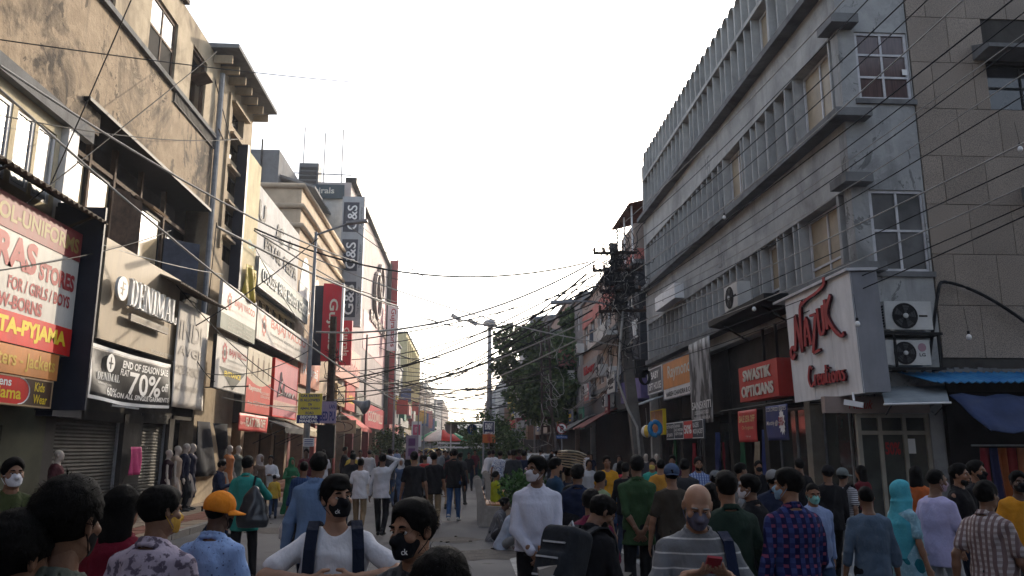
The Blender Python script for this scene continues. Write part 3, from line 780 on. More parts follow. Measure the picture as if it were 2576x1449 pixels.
rp = N.new('ShaderNodeValToRGB'); rp.color_ramp.elements[0].position = .42; rp.color_ramp.elements[0].color = (.05,.05,.052,1); rp.color_ramp.elements[1].position = .58; rp.color_ramp.elements[1].color = (.33,.33,.34,1)
L.new(nn.outputs[0], rp.inputs[0]); L.new(rp.outputs[0], b_.inputs['Base Color'])
t, W = banner('figure_banner', 'tall grey banner of standing figures hanging between orange and red signs', FO3, 23.6, 21.5, 2.42, 4.8, GREYB, .012, 3)
lettering('SANSKRITI', FO3, 23.45, 21.6, 2.83, 3.05, WHL, t, d=.012, warp=W, bold=.01)
lettering('DESIGNER STUDIO', FO3, 23.2, 21.8, 2.68, 2.78, WHL, t, d=.012, warp=W)
lettering('SHERWANI BANDHGALA', FO3, 23.3, 21.7, 2.53, 2.62, WHL, t, d=.012, warp=W)
t, W = banner('sale_banner', 'long slate banner with red half price panel under orange sign', FO3, 26.7, 22.3, 1.99, 2.55, M('banner_slate', (.05,.055,.07), .6, .1), .008, 4, 20, 5)
for a, b, m_ in ((25.6, 26.6, None), (24.5, 25.55, None), (22.4, 23.5, None)):
    part('field_rim', rects(FO3, [(a, b, 2.515, 2.535, .02, .026), (a, b, 2.01, 2.03, .02, .026), (a, a+.02, 2.03, 2.515, .02, .026)]), WHL, t)
part('price_panel', rects(FO3, [(23.5, 24.45, 2.02, 2.53, .018, .024)]), RB, t)
lettering('50%', FO3, 24.38, 23.58, 2.15, 2.42, WHL, t, d=.03, bold=.03)
for s_, a, b in (('COTTON KURTA\n&\nSUIT LENGTHS', 26.55, 25.65), ('SHERWANI\nINDO WESTERN\nKURTA PYJAMA', 25.5, 24.55), ('BLAZERS\nMODI JACKET', 23.42, 22.45)):
    lettering(s_, FO3, a, b, 2.1, 2.46, WHL, t, d=.03, bold=.01)
mb = MB(); mb.hexa([(7.2,27.9,3.62),(7.2,30.2,3.62),(6.2,30.2,3.25),(6.2,27.9,3.25),(7.2,27.9,3.66),(7.2,30.2,3.66),(6.2,30.2,3.29),(6.2,27.9,3.29)])
solo('awning', mb, GREYA, 'small faded cloth awning under the gift shop sign', 'awning')
t = sign('hoarding', 'small peach hoarding with yellow side under the gift shop awning', FO2, 27.9, 29.8, 2.2, 3.1, -.1, 0, M('sign_peach', (.45,.24,.1), .6, .2), YELL)
lettering('FASHION', FO2, 29.4, 28.2, 2.3, 2.5, REDL, t, d=.01)
# beach ball and swim ring hung up for sale
bx, bz = onY(1628, 1085, 25.5)
t = thing('beach_ball', 'striped yellow and white beach ball hung outside the gift shop', 'ball', (bx, 25.5, bz-.2))
bm_ = bmesh.new(); bmesh.ops.create_uvsphere(bm_, u_segments=16, v_segments=10, radius=.2)
me = bpy.data.meshes.new('ball'); 
for m_ in (M('ball_white', (.7,.7,.68), .4, 0), M('ball_yellow', (.7,.45,.05), .4, 0), M('ball_blue', (.05,.2,.5), .4, 0)): me.materials.append(m_)
for f in bm_.faces:
    a = math.atan2(f.calc_center_median().y, f.calc_center_median().x); f.material_index = (0,1,0,2)[int((a+math.pi)/(2*math.pi)*7.99) % 4]; f.smooth = True
bm_.to_mesh(me); bm_.free(); o = bpy.data.objects.new('ball_skin', me); COL.objects.link(o); o.parent = t; o.location = (0,0,.2)
part('cord', MB().tube([(bx,25.5,bz+.19),(bx,25.6,3.0)], .006, 4), CABLE_W, t)
rx_, rz_ = onY(1648, 1078, 25.3)
t = thing('swim_ring', 'blue inflatable swim ring hung beside the beach ball', 'swim ring', (rx_, 25.3, rz_-.25))
mb = MB(); mb.tube([(rx_+.17*math.cos(a), 25.3, rz_+.21*math.sin(a)) for a in [2*math.pi*k/24 for k in range(25)]], .075, 8, False)
part('ring', mb, M('ring_blue', (.02,.2,.45), .4, .1), t, True)
part('cord', MB().tube([(rx_,25.3,rz_+.26),(rx_,25.4,3.0)], .006, 4), CABLE_W, t)
# hanging bulbs
for (px, py, Y) in ((2157,812,12.8),(2437,845,12.8),(1897,775,16.5),(2566,372,12.6),(1822,545,18)):
    x, z = onY(px, py, Y)
    t = thing('hanging_bulb', 'bare white bulb hanging from a thin flex by the right hand walls', 'bulb', (x, Y, z-.08), 'bare bulbs strung over the right pavement')
    part('bulb', MB().lathe((x, Y, z-.07), [(.01,0),(.035,.015),(.045,.045),(.035,.08),(.018,.1)], 12), BULB, t, True)
    part('holder', MB().lathe((x, Y, z+.03), [(.022,0),(.022,.05),(.008,.06)], 8), BLACKM, t)
    part('flex', MB().tube([(x, Y, z+.09), (x, Y+.05, z+.5)], .004, 4), CABLE, t)
t = thing('security_camera', 'white bullet security camera below corner of white sign', 'camera', (6.5, 13.3, 2.35))
part('housing', MB().obox((6.5,13.1,2.45), (Vector((.8,-.5,-.2)).normalized(), Vector((.5,.8,0)).normalized(), Vector((.2,0,1)).normalized()), (.15,.045,.045)), WHITEP, t)
part('bracket', MB().tube([(6.52,13.12,2.5),(6.55,13.2,2.64)], .02, 6), WHITEP, t)

rg = random.Random(12)
for k in range(18):
    nm, c = [('red',(.25,.02,.03)),('blue',(.04,.06,.2)),('cream',(.4,.34,.25)),('green',(.03,.12,.06)),('pink',(.4,.12,.16)),('black',(.015,.015,.018))][k % 6]; u = 19.9+k*.6
    if any(abs(u-q-.1) < .35 for q in (22.3, 25.0, 27.6)): continue
    t, W = banner('hung_garment', '%s garment on hangers in the open shop %s' % (nm, ('by the red opticians sign', 'below the grey figure banner', 'under the orange sign')[min(2, k//6)]), FRR, u, u+.4, .9, 1.9+.3*(k % 2), M('hung_%s' % nm, c, .85, .2), .05, k, 5, 6, cat='garment', group='garments in the right hand shops')
    for o in (t,): o.location = Vector(o.location)+Vector((.35+.4*rg.random(), 0, 0))
# ================================================================== LEFT SIDE
PLAST = M_wall('old_plaster', (.27,.205,.14), (.04,.033,.028), (.38,.295,.205), .95, .55, crack=.8, bump=.7, thr=(.46,.6))
PLAST2 = M_wall('cream_render', (.40,.33,.235), (.13,.1,.07), (.48,.4,.29), .8, .6, bump=.2, thr=(.48,.68))
TOWER = M_wall('tower_render', (.33,.265,.185), (.12,.095,.07), None, .8, .6)
BEIGE = M_wall('beige_render', (.42,.33,.24), (.22,.17,.12), None, .6, .5, bump=.1)
CREAMW = M_wall('cream_wall', (.5,.43,.3), (.25,.2,.13), None, .4, .8)
WHITEW = M_wall('white_wall', (.46,.445,.42), (.24,.22,.2), None, .5, .6)
SLATE = M_wall('slate_wall', (.13,.135,.145), (.06,.06,.062), None, .5, .7)
PALEG = M('painted_reflection_glass', (.3,.31,.31), .2, .3, .8, spec=.3, col2=(.15,.16,.165))  # reflected sky put into the pale pane colour
GOLDG = M('tan_glass', (.36,.29,.18), .15, .35, .7, spec=.8)
NAVY = M('navy_panel', (.012,.016,.03), .5, .2, 2)
b1 = thing('old_building', 'crumbling stained plaster building with dark recessed windows above shop signs', 'building', (LXW, 14, 0))
mb = MB()
FL.wall(mb, 2, 16.5, 8.3, 11.16, -.35, 0); FL.wall(mb, 16.5, 23.9, 8.86, 11.16, -.35, 0)
part('plaster_wall', mb, PLAST, b1)
# blown patches of render standing proud, with broken rims
rr = random.Random(11)
part('string_course', rects(FL, [(2, 23.9, 11.16, 11.29, -.2, .11)]), CONC_D, b1)
H1 = [(18.55,20.3,11.38,13.1),(21.5,22.75,11.42,13.2),(15.4,16.68,11.32,12.9),(12.4,13.6,11.32,12.9)]
part('top_storey_wall', (lambda m: FL.wall(m, 2, 23.94, 11.29, 13.9, -.35, -.04, H1))(MB()), PLAST2, b1)
part('parapet_cap', rects(FL, [(2, 20.6, 13.9, 14.02, -.4, .1)]), IRON, b1)
part('roof_slab', rects(FL, [(2, 23.9, 13.7, 13.88, -8, -.36)]), DARKW, b1)
part('rear_wall', rects(FL, [(2, 27.6, 0, 13.6, -8, -7.8)]), DARKW, b1)
WOODF = M('weathered_wood', (.1,.065,.045), .8, .4, 5)
window(FL, 18.57, 20.28, 11.4, 13.08, -.1, 2, 2, WOODF, [DARK, PALEG, DARK, PALEG], b1, bar=.09, zs=[11.4, 12.25, 13.08])  # near-black lower panes stand in for the dark room behind open sashes
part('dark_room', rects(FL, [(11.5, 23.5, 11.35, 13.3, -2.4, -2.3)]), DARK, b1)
for a, b, c, e in H1[1:]:
    part('window_frame', rects(FL, [(a, a+.07, c, e, -.2, -.1), (b-.07, b, c, e, -.2, -.1), (a+.07, b-.07, e-.07, e, -.2, -.1)]), WOODF, b1)
part('broken_shutter', MB().obox(FL.P(22.3, 12.5, -.02), ((0,1,0),(.9,0,.3),(.3,0,-.9)), (.35,.25,.015)), WOODF, b1)
mb = MB()
for k in range(34): FL.box(mb, 20.3+k*.1, 20.36+k*.1, 10.86, 11.14, .02, .045)
FL.box(mb, 20.25, 23.7, 10.84, 10.87, .015, .05)
part('wire_grille', mb, M('dull_mesh', (.12,.11,.1), .9, .2), b1)
# first storey: pale framed bay, then a dark recess
mb = MB(); FL.wall(mb, 2, 15.25, 5.6, 8.3, -.4, -.12, [(12.0,12.62,6.3,7.7),(12.75,13.6,6.3,7.75),(13.75,14.35,6.3,7.7),(14.45,15.1,6.3,7.75),(9,11.8,6.3,7.7)])
part('bay_wall', mb, CREAMW, b1)
for a, b in ((9,11.8),(12.0,12.62),(12.75,13.6),(13.75,14.35),(14.45,15.1)):
    window(FL, a, b, 6.3, 7.72, -.14, 1, 1, WHITEP, PALEG, b1, bar=.07)
part('lintel', rects(FL, [(2, 16.2, 8.0, 8.3, -.1, .06)]), CONC_D, b1)
part('white_column', rects(FL, [(15.27, 15.68, 5.6, 8.0, -.4, .02)]), WHITEP, b1)
part('recess_back', rects(FL, [(15.7, 23.5, 5.4, 8.86, -1.0, -.9)]), M('recess_shade_wall', (.045,.042,.042), .9, .3, 1.5), b1)  # recess shade put into the near-black wall colour
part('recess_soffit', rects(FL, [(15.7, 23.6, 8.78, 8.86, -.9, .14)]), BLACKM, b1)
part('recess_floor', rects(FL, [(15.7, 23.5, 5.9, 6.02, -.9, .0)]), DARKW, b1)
for a, b, z0, z1, m_ in ((16.3,17.25,6.4,7.9,GOLDG),(17.35,18.5,6.4,7.9,GOLDG),(20.2,21.6,6.4,7.9,GOLDG),(22.0,23.3,6.2,7.7,GLD)):
    window(FL, a, b, z0, z1, -.55, 1, 1, BLACKM, m_, b1, bar=.06)
for a in (18.7, 19.4): part('open_casement', MB().obox(FL.P(a, 7.15, -.45), ((.5,.87,0),(-.87,.5,0),(0,0,1)), (.32,.018,.7)), WOODF, b1)
for a in (16.2, 17.3, 18.55, 20.1, 21.7): part('mullion', rects(FL, [(a-.05, a+.05, 6.02, 8.77, -.62, -.5)]), WOODF, b1)
part('transom', rects(FL, [(15.7, 23.4, 8.0, 8.1, -.6, -.52)]), WOODF, b1)
part('open_casement', MB().obox(FL.P(22.1, 6.7, -.1), ((.75,.66,0),(-.66,.75,0),(0,0,1)), (.5,.02,.75)), M('blue_shutter', (.06,.07,.1), .6, .3, 3), b1)
part('sloping_pane', MB().obox(FL.P(20.3, 7.9, -.3), ((.5,0,.85),(0,1,0),(.85,0,-.5)), (.03,.5,.3)), M('peeling_board', (.3,.2,.12), .8, .4, 4), b1)
part('balcony_wall', rects(FL, [(15.7, 23.5, 5.5, 5.9, -.5, -.02)]), DARKW, b1)
# drainpipe and stair tower
part('drainpipe', MB().tube([FL.P(23.75, 13.4, .1), FL.P(23.75, 11, .1), FL.P(23.75, 5.5, .1)], .085, 8), GREYM, b1)
HT = [(25.35,26.7,12.35,13.05),(25.35,26.9,11.2,11.95),(25.35,26.9,10.05,10.8),(25.35,26.9,8.9,9.6),(25.35,26.9,7.7,8.4)]
part('tower_wall', (lambda m: FL.wall(m, 23.95, 27.75, 0, 13.75, -.4, .0, HT))(MB()), TOWER, b1)
part('tower_side', MB().box(-14, -8.4, 23.95, 24.2, 11, 13.7), TOWER, b1)
part('tower_far_side', MB().box(-14, -8.4, 27.5, 27.75, 5, 13.7), TOWER, b1)
part('tower_core', rects(FL, [(24.3, 27.4, 5, 13.6, -2.2, -2.0)]), DARK, b1)
for h in HT:
    window(FL, h[0]+.01, h[1]-.01, h[2]+.01, h[3]-.01, -.2, 3, 1, IRON, GLD, b1, bar=.04)
    part('window_hood', rects(FL, [(h[0]-.2, h[1]+.25, h[3]+.02, h[3]+.1, -.1, .16)]), TOWER, b1)
part('trim', rects(FL, [(24.85, 25.0, 8.0, 13.3, .0, .07)]), TOWER, b1)
mb = MB(); mb.hexa([FL.P(22.9,13.74,-6),FL.P(28.1,13.74,-6),FL.P(28.0,13.9,.8),FL.P(22.95,13.9,.8),FL.P(22.9,14.1,-6),FL.P(28.1,14.1,-6),FL.P(28.0,14.02,.8),FL.P(22.95,14.02,.8)])
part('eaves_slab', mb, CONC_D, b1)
for k in range(7): part('eaves_bracket', rects(FL, [(23.2+k*.75, 23.28+k*.75, 13.5, 13.76, -.02, .55)]), TOWER, b1)
part('conduit', MB().tube([FL.P(26.2, 12.2, .12), FL.P(24.2, 11.35, .14), FL.P(23.2, 11.3, .3)], .025, 5), IRON, b1)
# corrugated awning over the first shop
t = thing('corrugated_awning', 'rusty corrugated sheet awning over the school uniform shop', 'awning', (-7.4, 10, 5.9))
RUST = M('rusty_sheet', (.07,.055,.042), .85, .5, 3, col2=(.15,.12,.09))
part('sheet', corrugated(MB(), FL.P(4,6.55,-.1), FL.P(4,5.98,1.0), FL.P(15.2,6.55,-.1), FL.P(15.2,5.98,1.0), 60, .03, (.4,0,.9), 3), RUST, t, True)
for u in (6, 9, 12, 14.8): part('bracket', MB().bar(FL.P(u,5.6,0), FL.P(u,6.0,.9), .04), IRON, t)
# ---- clothing store signs
FR1 = Fr((-7.4,0,0), (0,1,0), (1,0,0))
t = sign('store_sign', 'large red and white school uniform store sign with yellow pyjama line', FR1, 11.2, 15.05, 3.38, 5.72, -.12, 0, M('sign_warm_white', (.56,.54,.5), .5, .08, 1), None)
MAROON = M('sign_maroon', (.2,.015,.02), .5, .15, 2); SRED = M('sign_red', (.6,.02,.015), .45, .1, 2)
part('top_band', rects(FR1, [(11.2, 15.05, 5.17, 5.72, .0, .012)]), MAROON, t)
part('lower_band', rects(FR1, [(11.2, 15.05, 3.38, 3.88, .0, .012)]), SRED, t)
OLIVE = M('gold_letter', (.3,.22,.06), .5, .1)
lettering('SCHOOL-UNIFORMS', FR1, 11.25, 14.95, 5.3, 5.58, OLIVE, t, bold=.03, d=.016)
lettering('RAS', FR1, 12.42, 13.62, 4.58, 5.12, REDL, t, bold=.05, d=.006)
lettering('STORES', FR1, 13.72, 14.95, 4.56, 4.88, REDL, t, bold=.05, d=.006)
lettering('FOR / GIRLS / BOYS', FR1, 12.85, 14.85, 4.24, 4.46, REDL, t, bold=.03, d=.006)
lettering('NEW-BORNS', FR1, 12.3, 13.95, 3.93, 4.16, REDL, t, bold=.04, d=.006)
lettering('KURTA-PYJAMA', FR1, 11.9, 14.85, 3.46, 3.8, YELL, t, bold=.05, d=.016)
t = sign('store_sign', 'orange sign for sweaters and jackets below the uniform store sign', FR1, 11.2, 14.72, 2.9, 3.36, -.12, 0, M('sign_amber', (.55,.22,.06), .5, .15, 2), None)
lettering('Sweaters - Jackets', FR1, 12.15, 14.6, 2.96, 3.28, M('ochre_letter', (.62,.42,.08), .5, .05), t, bold=.015, d=.006)
t = sign('store_sign', 'red and brown sign for pyjamas and kids wear, lowest of its stack', FR1, 11.2, 14.6, 2.4, 2.88, -.12, 0, M('sign_brown', (.07,.035,.02), .5, .15, 2), M('trim_tan', (.4,.28,.16), .6, .1), .025)
mb = MB(); pts = [FR1.P(11.22, 2.42, .004), FR1.P(13.55, 2.42, .004)]+[FR1.P(13.55+.3*math.sin(a), 2.64-.22*math.cos(a), .004) for a in [math.pi*k/10 for k in range(11)]]+[FR1.P(11.22, 2.86, .004)]
mb.add(pts, [tuple(range(len(pts)))]); part('red_field', mb, SRED, t)
mb = MB().tube([FR1.P(13.55+.31*math.sin(a), 2.64-.215*math.cos(a), .006) for a in [math.pi*k/10 for k in range(11)]], .012, 4); part('white_arc', mb, WHL, t)
lettering('Mens', FR1, 12.75, 13.3, 2.7, 2.84, WHL, t, bold=.02, d=.008)
lettering('Pyjama', FR1, 12.62, 13.62, 2.44, 2.7, YELL, t, bold=.02, d=.008)
lettering('Kids\nWear', FR1, 14.0, 14.45, 2.46, 2.82, YELL, t, bold=.015, d=.008)
t = thing('fin_panel', 'dark navy projecting panel between uniform store and beige sign', 'panel', (-7.5, 15.6, 2.3))
part('return', rects(FL, [(15.2, 16.32, 2.3, 6.4, .0, .35)]), NAVY, t)
part('blade', rects(FL, [(15.14, 15.2, 2.4, 6.3, .0, .95)]), NAVY, t)
# ---- beige fashion sign with raised serif capitals
FD = Fr((-7.55,0,0), (0,1,0), (1,0,0))
TAN = M('sign_tan', (.33,.26,.175), .55, .08, .6)
t = sign('fashion_sign', 'big beige sign with raised white serif capitals and round emblem', FD, 16.4, 20.75, 3.92, 6.03, -.1, 0, TAN, None)
def serif_word(word, fr, u0, u1, z0, z1, mat, parent, d0, d1):
    W_ = {'D': .95, 'E': .8, 'N': 1.0, 'I': .45, 'M': 1.2, 'A': 1.0, 'L': .8}
    tot = sum(W_[c] for c in word); x = 0
    for c in word:
        mb = MB(); w = W_[c]*.94
        def B(a, b, z, y): fr.box(mb, u0+(x+a)/tot*(u1-u0), u0+(x+b)/tot*(u1-u0), z0+z*(z1-z0), z0+y*(z1-z0), d0, d1)
        def Q(p): mb.prism([fr.P(u0+(x+a)/tot*(u1-u0), z0+b*(z1-z0), d0) for a, b in p], fr.n*(d1-d0))
        S = .22
        if c in 'DEIL':
            o = .1; B(o, o+S, 0, 1); B(0, o+S+.1, 0, .05); B(0, o+S+.1, .95, 1)
        if c == 'E': B(.3, w-.05, .95, 1); B(.3, w-.02, 0, .06); B(.3, .58, .48, .54); B(w-.12, w-.05, .78, .95); B(w-.1, w-.02, .06, .25); B(.52, .58, .4, .62)
        if c == 'L': B(.3, w-.02, 0, .06); B(w-.1, w-.02, .06, .3)
        if c == 'D':
            n = 10
            for i in range(n):
                a, b = -math.pi/2+math.pi*i/n, -math.pi/2+math.pi*(i+1)/n
                Q([(.36+.5*math.cos(a), .5+.5*math.sin(a)), (.36+.5*math.cos(b), .5+.5*math.sin(b)), (.36+.28*math.cos(b), .5+.44*math.sin(b)), (.36+.28*math.cos(a), .5+.44*math.sin(a))])
        if c == 'N':
            B(.1, .18, 0, 1); B(w-.18, w-.1, 0, 1); Q([(.02,1),(.3,1),(w-.1,0),(w-.32,0)]); B(0, .28, 0, .05); B(w-.28, w, .95, 1)
        if c == 'M':
            B(.12, .2, 0, 1); B(w-.34, w-.1, 0, 1); Q([(.04,1),(.3,1),(.62,.05),(.5,.05)]); Q([(.5,.05),(.6,.05),(w-.12,1),(w-.26,1)]); B(0, .32, 0, .05); B(w-.42, w, 0, .05); B(w-.3, w, .95, 1)
        if c == 'A':
            Q([(.1,0),(.18,0),(.52,1),(.44,1)]); Q([(.42,1),(.56,1),(w-.06,0),(w-.3,0)]); B(.25, .7, .3, .35); B(0, .3, 0, .05); B(w-.4, w, 0, .05)
        part('letter', mb, mat, parent)
        x += W_[c]
serif_word('DENIMAL', FD, 17.34, 20.15, 4.76, 5.36, WHL, t, .12, .2)
part('roundel', MB().lathe(FD.P(16.92, 5.05, .14), [(.26, 0), (.26, .06)], 24, FD.n), WHL, t)
part('roundel_mark', rects(FD, [(16.9, 16.93, 4.9, 5.2, .2, .206), (16.8, 17.02, 5.03, 5.06, .2, .207), (16.93, 17.03, 5.15, 5.18, .2, .206), (16.83, 16.93, 4.92, 4.95, .2, .206)]), M('tan_mark', (.5,.42,.32), .5, 0), t)
part('tagline_bar', rects(FD, [(17.55, 19.75, 4.46, 4.62, .1, .16)]), M('bar_grey', (.28,.24,.2), .5, .1), t)
lettering('CLOTHES MAKETH A MAN', FD, 17.62, 19.7, 4.49, 4.59, TAN, t, d=.165)
lettering('WOODLAND ESTATES', FD, 19.2, 20.6, 3.97, 4.04, PALE, t, d=.004)
for u in (16.6, 18.2, 19.8): part('stay', MB().bar(FD.P(u,6.02,-.05), FL.P(u,6.3,0), .03), IRON, t)
# black sale banner under it
FBN = Fr((-7.45,0,0), (0,1,0), (1,0,0))
BLKB = M('banner_black', (.018,.018,.02), .35, .2, 2)
t, W = banner('sale_banner', 'creased black sale banner offering seventy percent off below beige sign', FBN, 15.95, 20.3, 2.74, 3.78, BLKB, .03, 8, 30, 10, sag=.06)
ed = []
for (a, b) in (((15.95,3.78),(20.3,3.78)), ((15.95,2.76),(20.3,2.76)), ((15.97,2.76),(15.97,3.78))):
    mb = MB(); n = 24; g_ = []
    for k in range(n+1):
        u, z = a[0]+(b[0]-a[0])*k/n, a[1]+(b[1]-a[1])*k/n
        hz = (0,-.07) if a[1] == b[1] else (.07, 0)
        p = [W(u, z), W(u+hz[0], z+hz[1])]; g_.append([FBN.P(q[0], q[1], q[2]+.008) for q in p])
    part('white_edge', MB().sheet(g_), WHL, t)
for s_, a, b, z0, z1, bo, sh in (('END OF SEASON SALE', 17.5, 20.1, 3.46, 3.62, .03, .1), ('FLAT', 17.45, 17.85, 3.3, 3.44, .02, 0), ('70%', 17.9, 19.65, 2.93, 3.42, .02, 0), ('off', 19.7, 20.12, 3.08, 3.28, .02, 0), ('60%', 16.85, 17.4, 2.82, 3.0, .01, 0), ('ON ALL SINGLE GARMENTS', 17.42, 20.2, 2.83, 2.94, .02, .1), ('CLOTHES MAKETH A MAN', 16.35, 17.1, 3.02, 3.06, 0, 0)):
    lettering(s_, FBN, a, b, z0, z1, WHL, t, bold=bo, shear=sh, d=.012, warp=W)
serif_word('DENIMAL', FBN, 16.3, 17.35, 3.08, 3.24, WHL, t, .03, .036)
part('roundel', MB().lathe(FBN.P(16.85, 3.45, .03), [(.19, 0), (.19, .008)], 20, FBN.n), WHL, t)
part('roundel_mark', rects(FBN, [(16.83, 16.86, 3.33, 3.57, .042, .046), (16.76, 16.94, 3.43, 3.46, .042, .047)]), BLKB, t)
# faded sheet next to it
FADE = M('faded_sheet', (.58,.54,.49), .7, .1, 2)
t, W = banner('faded_banner', 'bleached torn white banner with ghost lettering beside the sale banner', FBN, 20.5, 22.95, 2.75, 5.45, FADE, .018, 9, 16, 16)
GH = M('ghost_letter', (.47,.43,.38), .7, .1)
for s_, a, b, z0, z1 in (('INDI', 20.7, 22.4, 4.5, 5.0), ('AVGE', 20.7, 22.5, 4.1, 4.35), ('MADE GARMENTS', 20.6, 22.7, 3.6, 3.85), ('AC Showroom', 20.7, 22.3, 3.2, 3.4)):
    lettering(s_, FBN, a, b, z0, z1, GH, t, bold=.02, d=.014, warp=W)
t = thing('corrugated_awning', 'small rusty corrugated awning above the bleached banner', 'awning', (-7.4, 21, 5.5))
part('sheet', corrugated(MB(), FL.P(19.3,6.05,.0), FL.P(19.3,5.68,1.0), FL.P(22.9,6.05,.0), FL.P(22.9,5.68,1.0), 20, .03, (.4,0,.9), 2), RUST, t, True)
part('bar', MB().tube([FL.P(19.2,5.66,1.0), FL.P(23.0,5.66,1.0)], .02, 5), IRON, t)
# ---- electrical appliance shop signs
def gear(fr, u, z, r, parent, mat):
    mb = MB(); n = 10
    pts = []
    for k in range(n*4):
        a = 2*math.pi*k/(n*4); q = r*(1.0 if k % 4 in (0, 1) else .82); pts.append((u+q*math.cos(a)*.8, z+q*math.sin(a)))
    inn = [(u+r*.55*math.cos(2*math.pi*k/(n*4))*.8, z+r*.55*math.sin(2*math.pi*k/(n*4))) for k in range(n*4)]
    vs = [fr.P(a, b, .008) for a, b in pts]+[fr.P(a, b, .008) for a, b in inn]; m_ = n*4
    mb.add(vs, [(i, (i+1) % m_, m_+(i+1) % m_, m_+i) for i in range(m_)])
    part('gear_emblem', mb, mat, parent)
    part('gear_hub', MB().lathe(fr.P(u, z, .004), [(r*.3, 0), (r*.3, .006)], 12, fr.n), M('gear_dark', (.06,.05,.05), .6, 0), parent)
REDF = M('faded_red_letter', (.5,.16,.13), .6, .1); GRN = M('grey_green_band', (.2,.22,.18), .6, .1, 1)
SGW = M('sign_cream', (.54,.51,.47), .5, .08, 1)
FA = Fr((-7.6,0,0), (0,1,0), (1,0,0))
t = sign('appliance_sign', 'faded white appliance sign with green lower half under the stair tower', FA, 24.4, 28.4, 5.35, 6.84, -.1, 0, SGW, None)
part('green_band', rects(FA, [(24.4, 28.4, 5.35, 5.85, 0, .005)]), GRN, t)
gear(FA, 25.2, 6.3, .3, t, REDF); lettering('BAJAJ VACCO', FA, 25.75, 28.2, 6.2, 6.5, REDF, t, d=.008, bold=.03)
lettering('household electrical appliances', FA, 25.4, 28.2, 6.03, 6.12, GH, t, d=.008)
for k, s_ in enumerate(('Geysers, Fans, Room Heaters', 'Air Coolers, Irons, Mixers', 'Ph: 011 28750001')): lettering(s_, FA, 25.2, 27.9, 5.7-.14*k, 5.79-.14*k, GH, t, d=.01)
t = sign('appliance_sign', 'wide white appliance sign with red gear emblem and red capitals', FA, 28.6, 37.7, 5.6, 6.75, -.1, 0, SGW, None)
gear(FA, 29.6, 6.2, .42, t, REDF); lettering('BAJAJ VACCO', FA, 30.6, 37.2, 6.18, 6.62, REDF, t, d=.008, bold=.03)
lettering('household electrical appliances', FA, 30.6, 37.0, 5.94, 6.12, M('dark_grey_letter', (.12,.12,.12), .6, 0), t, d=.008)
lettering('(in service of nation since 1949)', FA, 31.2, 36.5, 5.7, 5.84, GH, t, d=.008)
FA3 = Fr((-7.2,0,0), (0,1,0), (1,0,0))
t = sign('appliance_sign', 'white entrance sign with dark triangle and yellow lettering', FA3, 22.9, 26.2, 3.4, 4.94, -.08, 0, SGW, BLACKM, .03)
gear(FA3, 23.75, 4.5, .32, t, REDL); lettering('BAJAJ VACCO', FA3, 24.2, 26.1, 4.42, 4.68, REDL, t, d=.008, bold=.03)
lettering('household electrical appliances', FA3, 24.1, 26.05, 4.26, 4.36, M('dark_grey_letter', (.12,.12,.12), .6, 0), t, d=.008)
lettering('(in service of nation since 1949)', FA3, 24.2, 25.9, 4.12, 4.2, GH, t, d=.008)
mb = MB(); mb.add([FA3.P(23.3,4.06,.006),FA3.P(26.05,4.06,.006),FA3.P(24.75,3.45,.006)], [(0,2,1)]); part('arrow_field', mb, M('arrow_slate', (.06,.065,.055), .6, 0), t)
lettering('ENTRANCE', FA3, 23.85, 25.55, 3.82, 3.98, YELL, t, d=.01, bold=.03)
solo('floodlight_arm', MB().tube([(-8,24.2,3.5),(-6.4,23.6,3.5)], .02, 5), BLACKM, 'thin black lamp arm sticking out below the entrance sign', 'arm')
# ---- cloth house and boutique signs
FC = Fr((-7.4,0,0), (0,1,0), (1,0,0))
t = sign('cloth_shop_sign', 'tall sign with hanging figures over a red cloth shop field', FC, 27.0, 30.3, 2.92, 5.1, -.1, 0, M('sign_ivory', (.5,.43,.32), .5, .15, 1), None)
pts = [FC.P(27.0, 2.92, .006), FC.P(30.3, 2.92, .006), FC.P(30.3, 4.1, .006)]+[FC.P(30.3-3.3*k/8, 4.1-.22*math.sin(k/8*math.pi), .006) for k in range(1, 9)]
part('red_field', MB().add(pts, [tuple(range(len(pts)))]), M('sign_vermilion', (.5,.05,.035), .5, .1, 1), t)
for k in range(4):
    u = 27.6+k*.75; part('mannequin_print', MB().add([FC.P(u+a*.14, 4.15+b*.85, .004) for a, b in ((-.3,.0),(.3,.0),(.9,.5),(.6,.8),(.15,.85),(.15,1),(-.15,1),(-.15,.85),(-.6,.8),(-.9,.5))], [tuple(range(10))]), M('brown_print', (.14,.09,.06), .6, .2), t)
lettering('Raymond', FC, 27.3, 28.9, 3.62, 3.85, PALE, t, d=.01, bold=.02); lettering('EXCLUSIVE FABRICS\nSUITING & SHIRTING', FC, 28.9, 30.2, 3.5, 3.72, PALE, t, d=.01)
lettering('Roop Anupam Saree Centre', FC, 27.3, 30.2, 3.15, 3.32, PALE, t, d=.01)
FF = Fr((-7.2,0,0), (0,1,0), (1,0,0))
t, W = banner('sale_banner', 'red flat discount banner hanging under the red cloth shop sign', FF, 25.7, 29.4, 2.27, 2.83, RB, .02, 12, 20, 6)
lettering('FLAT 70% OFF', FF, 26.5, 29.0, 2.42, 2.72, PALE, t, d=.02, warp=W, bold=.03)
lettering('Up to', FF, 25.85, 26.4, 2.45, 2.58, PALE, t, d=.02, warp=W)
PINK = M('sign_pink', (.52,.17,.2), .5, .1, 1)
t = sign('boutique_sign', 'tall pink boutique sign with white handwriting', FC, 30.75, 35.0, 2.92, 5.15, -.1, 0, PINK, SRED, .05)
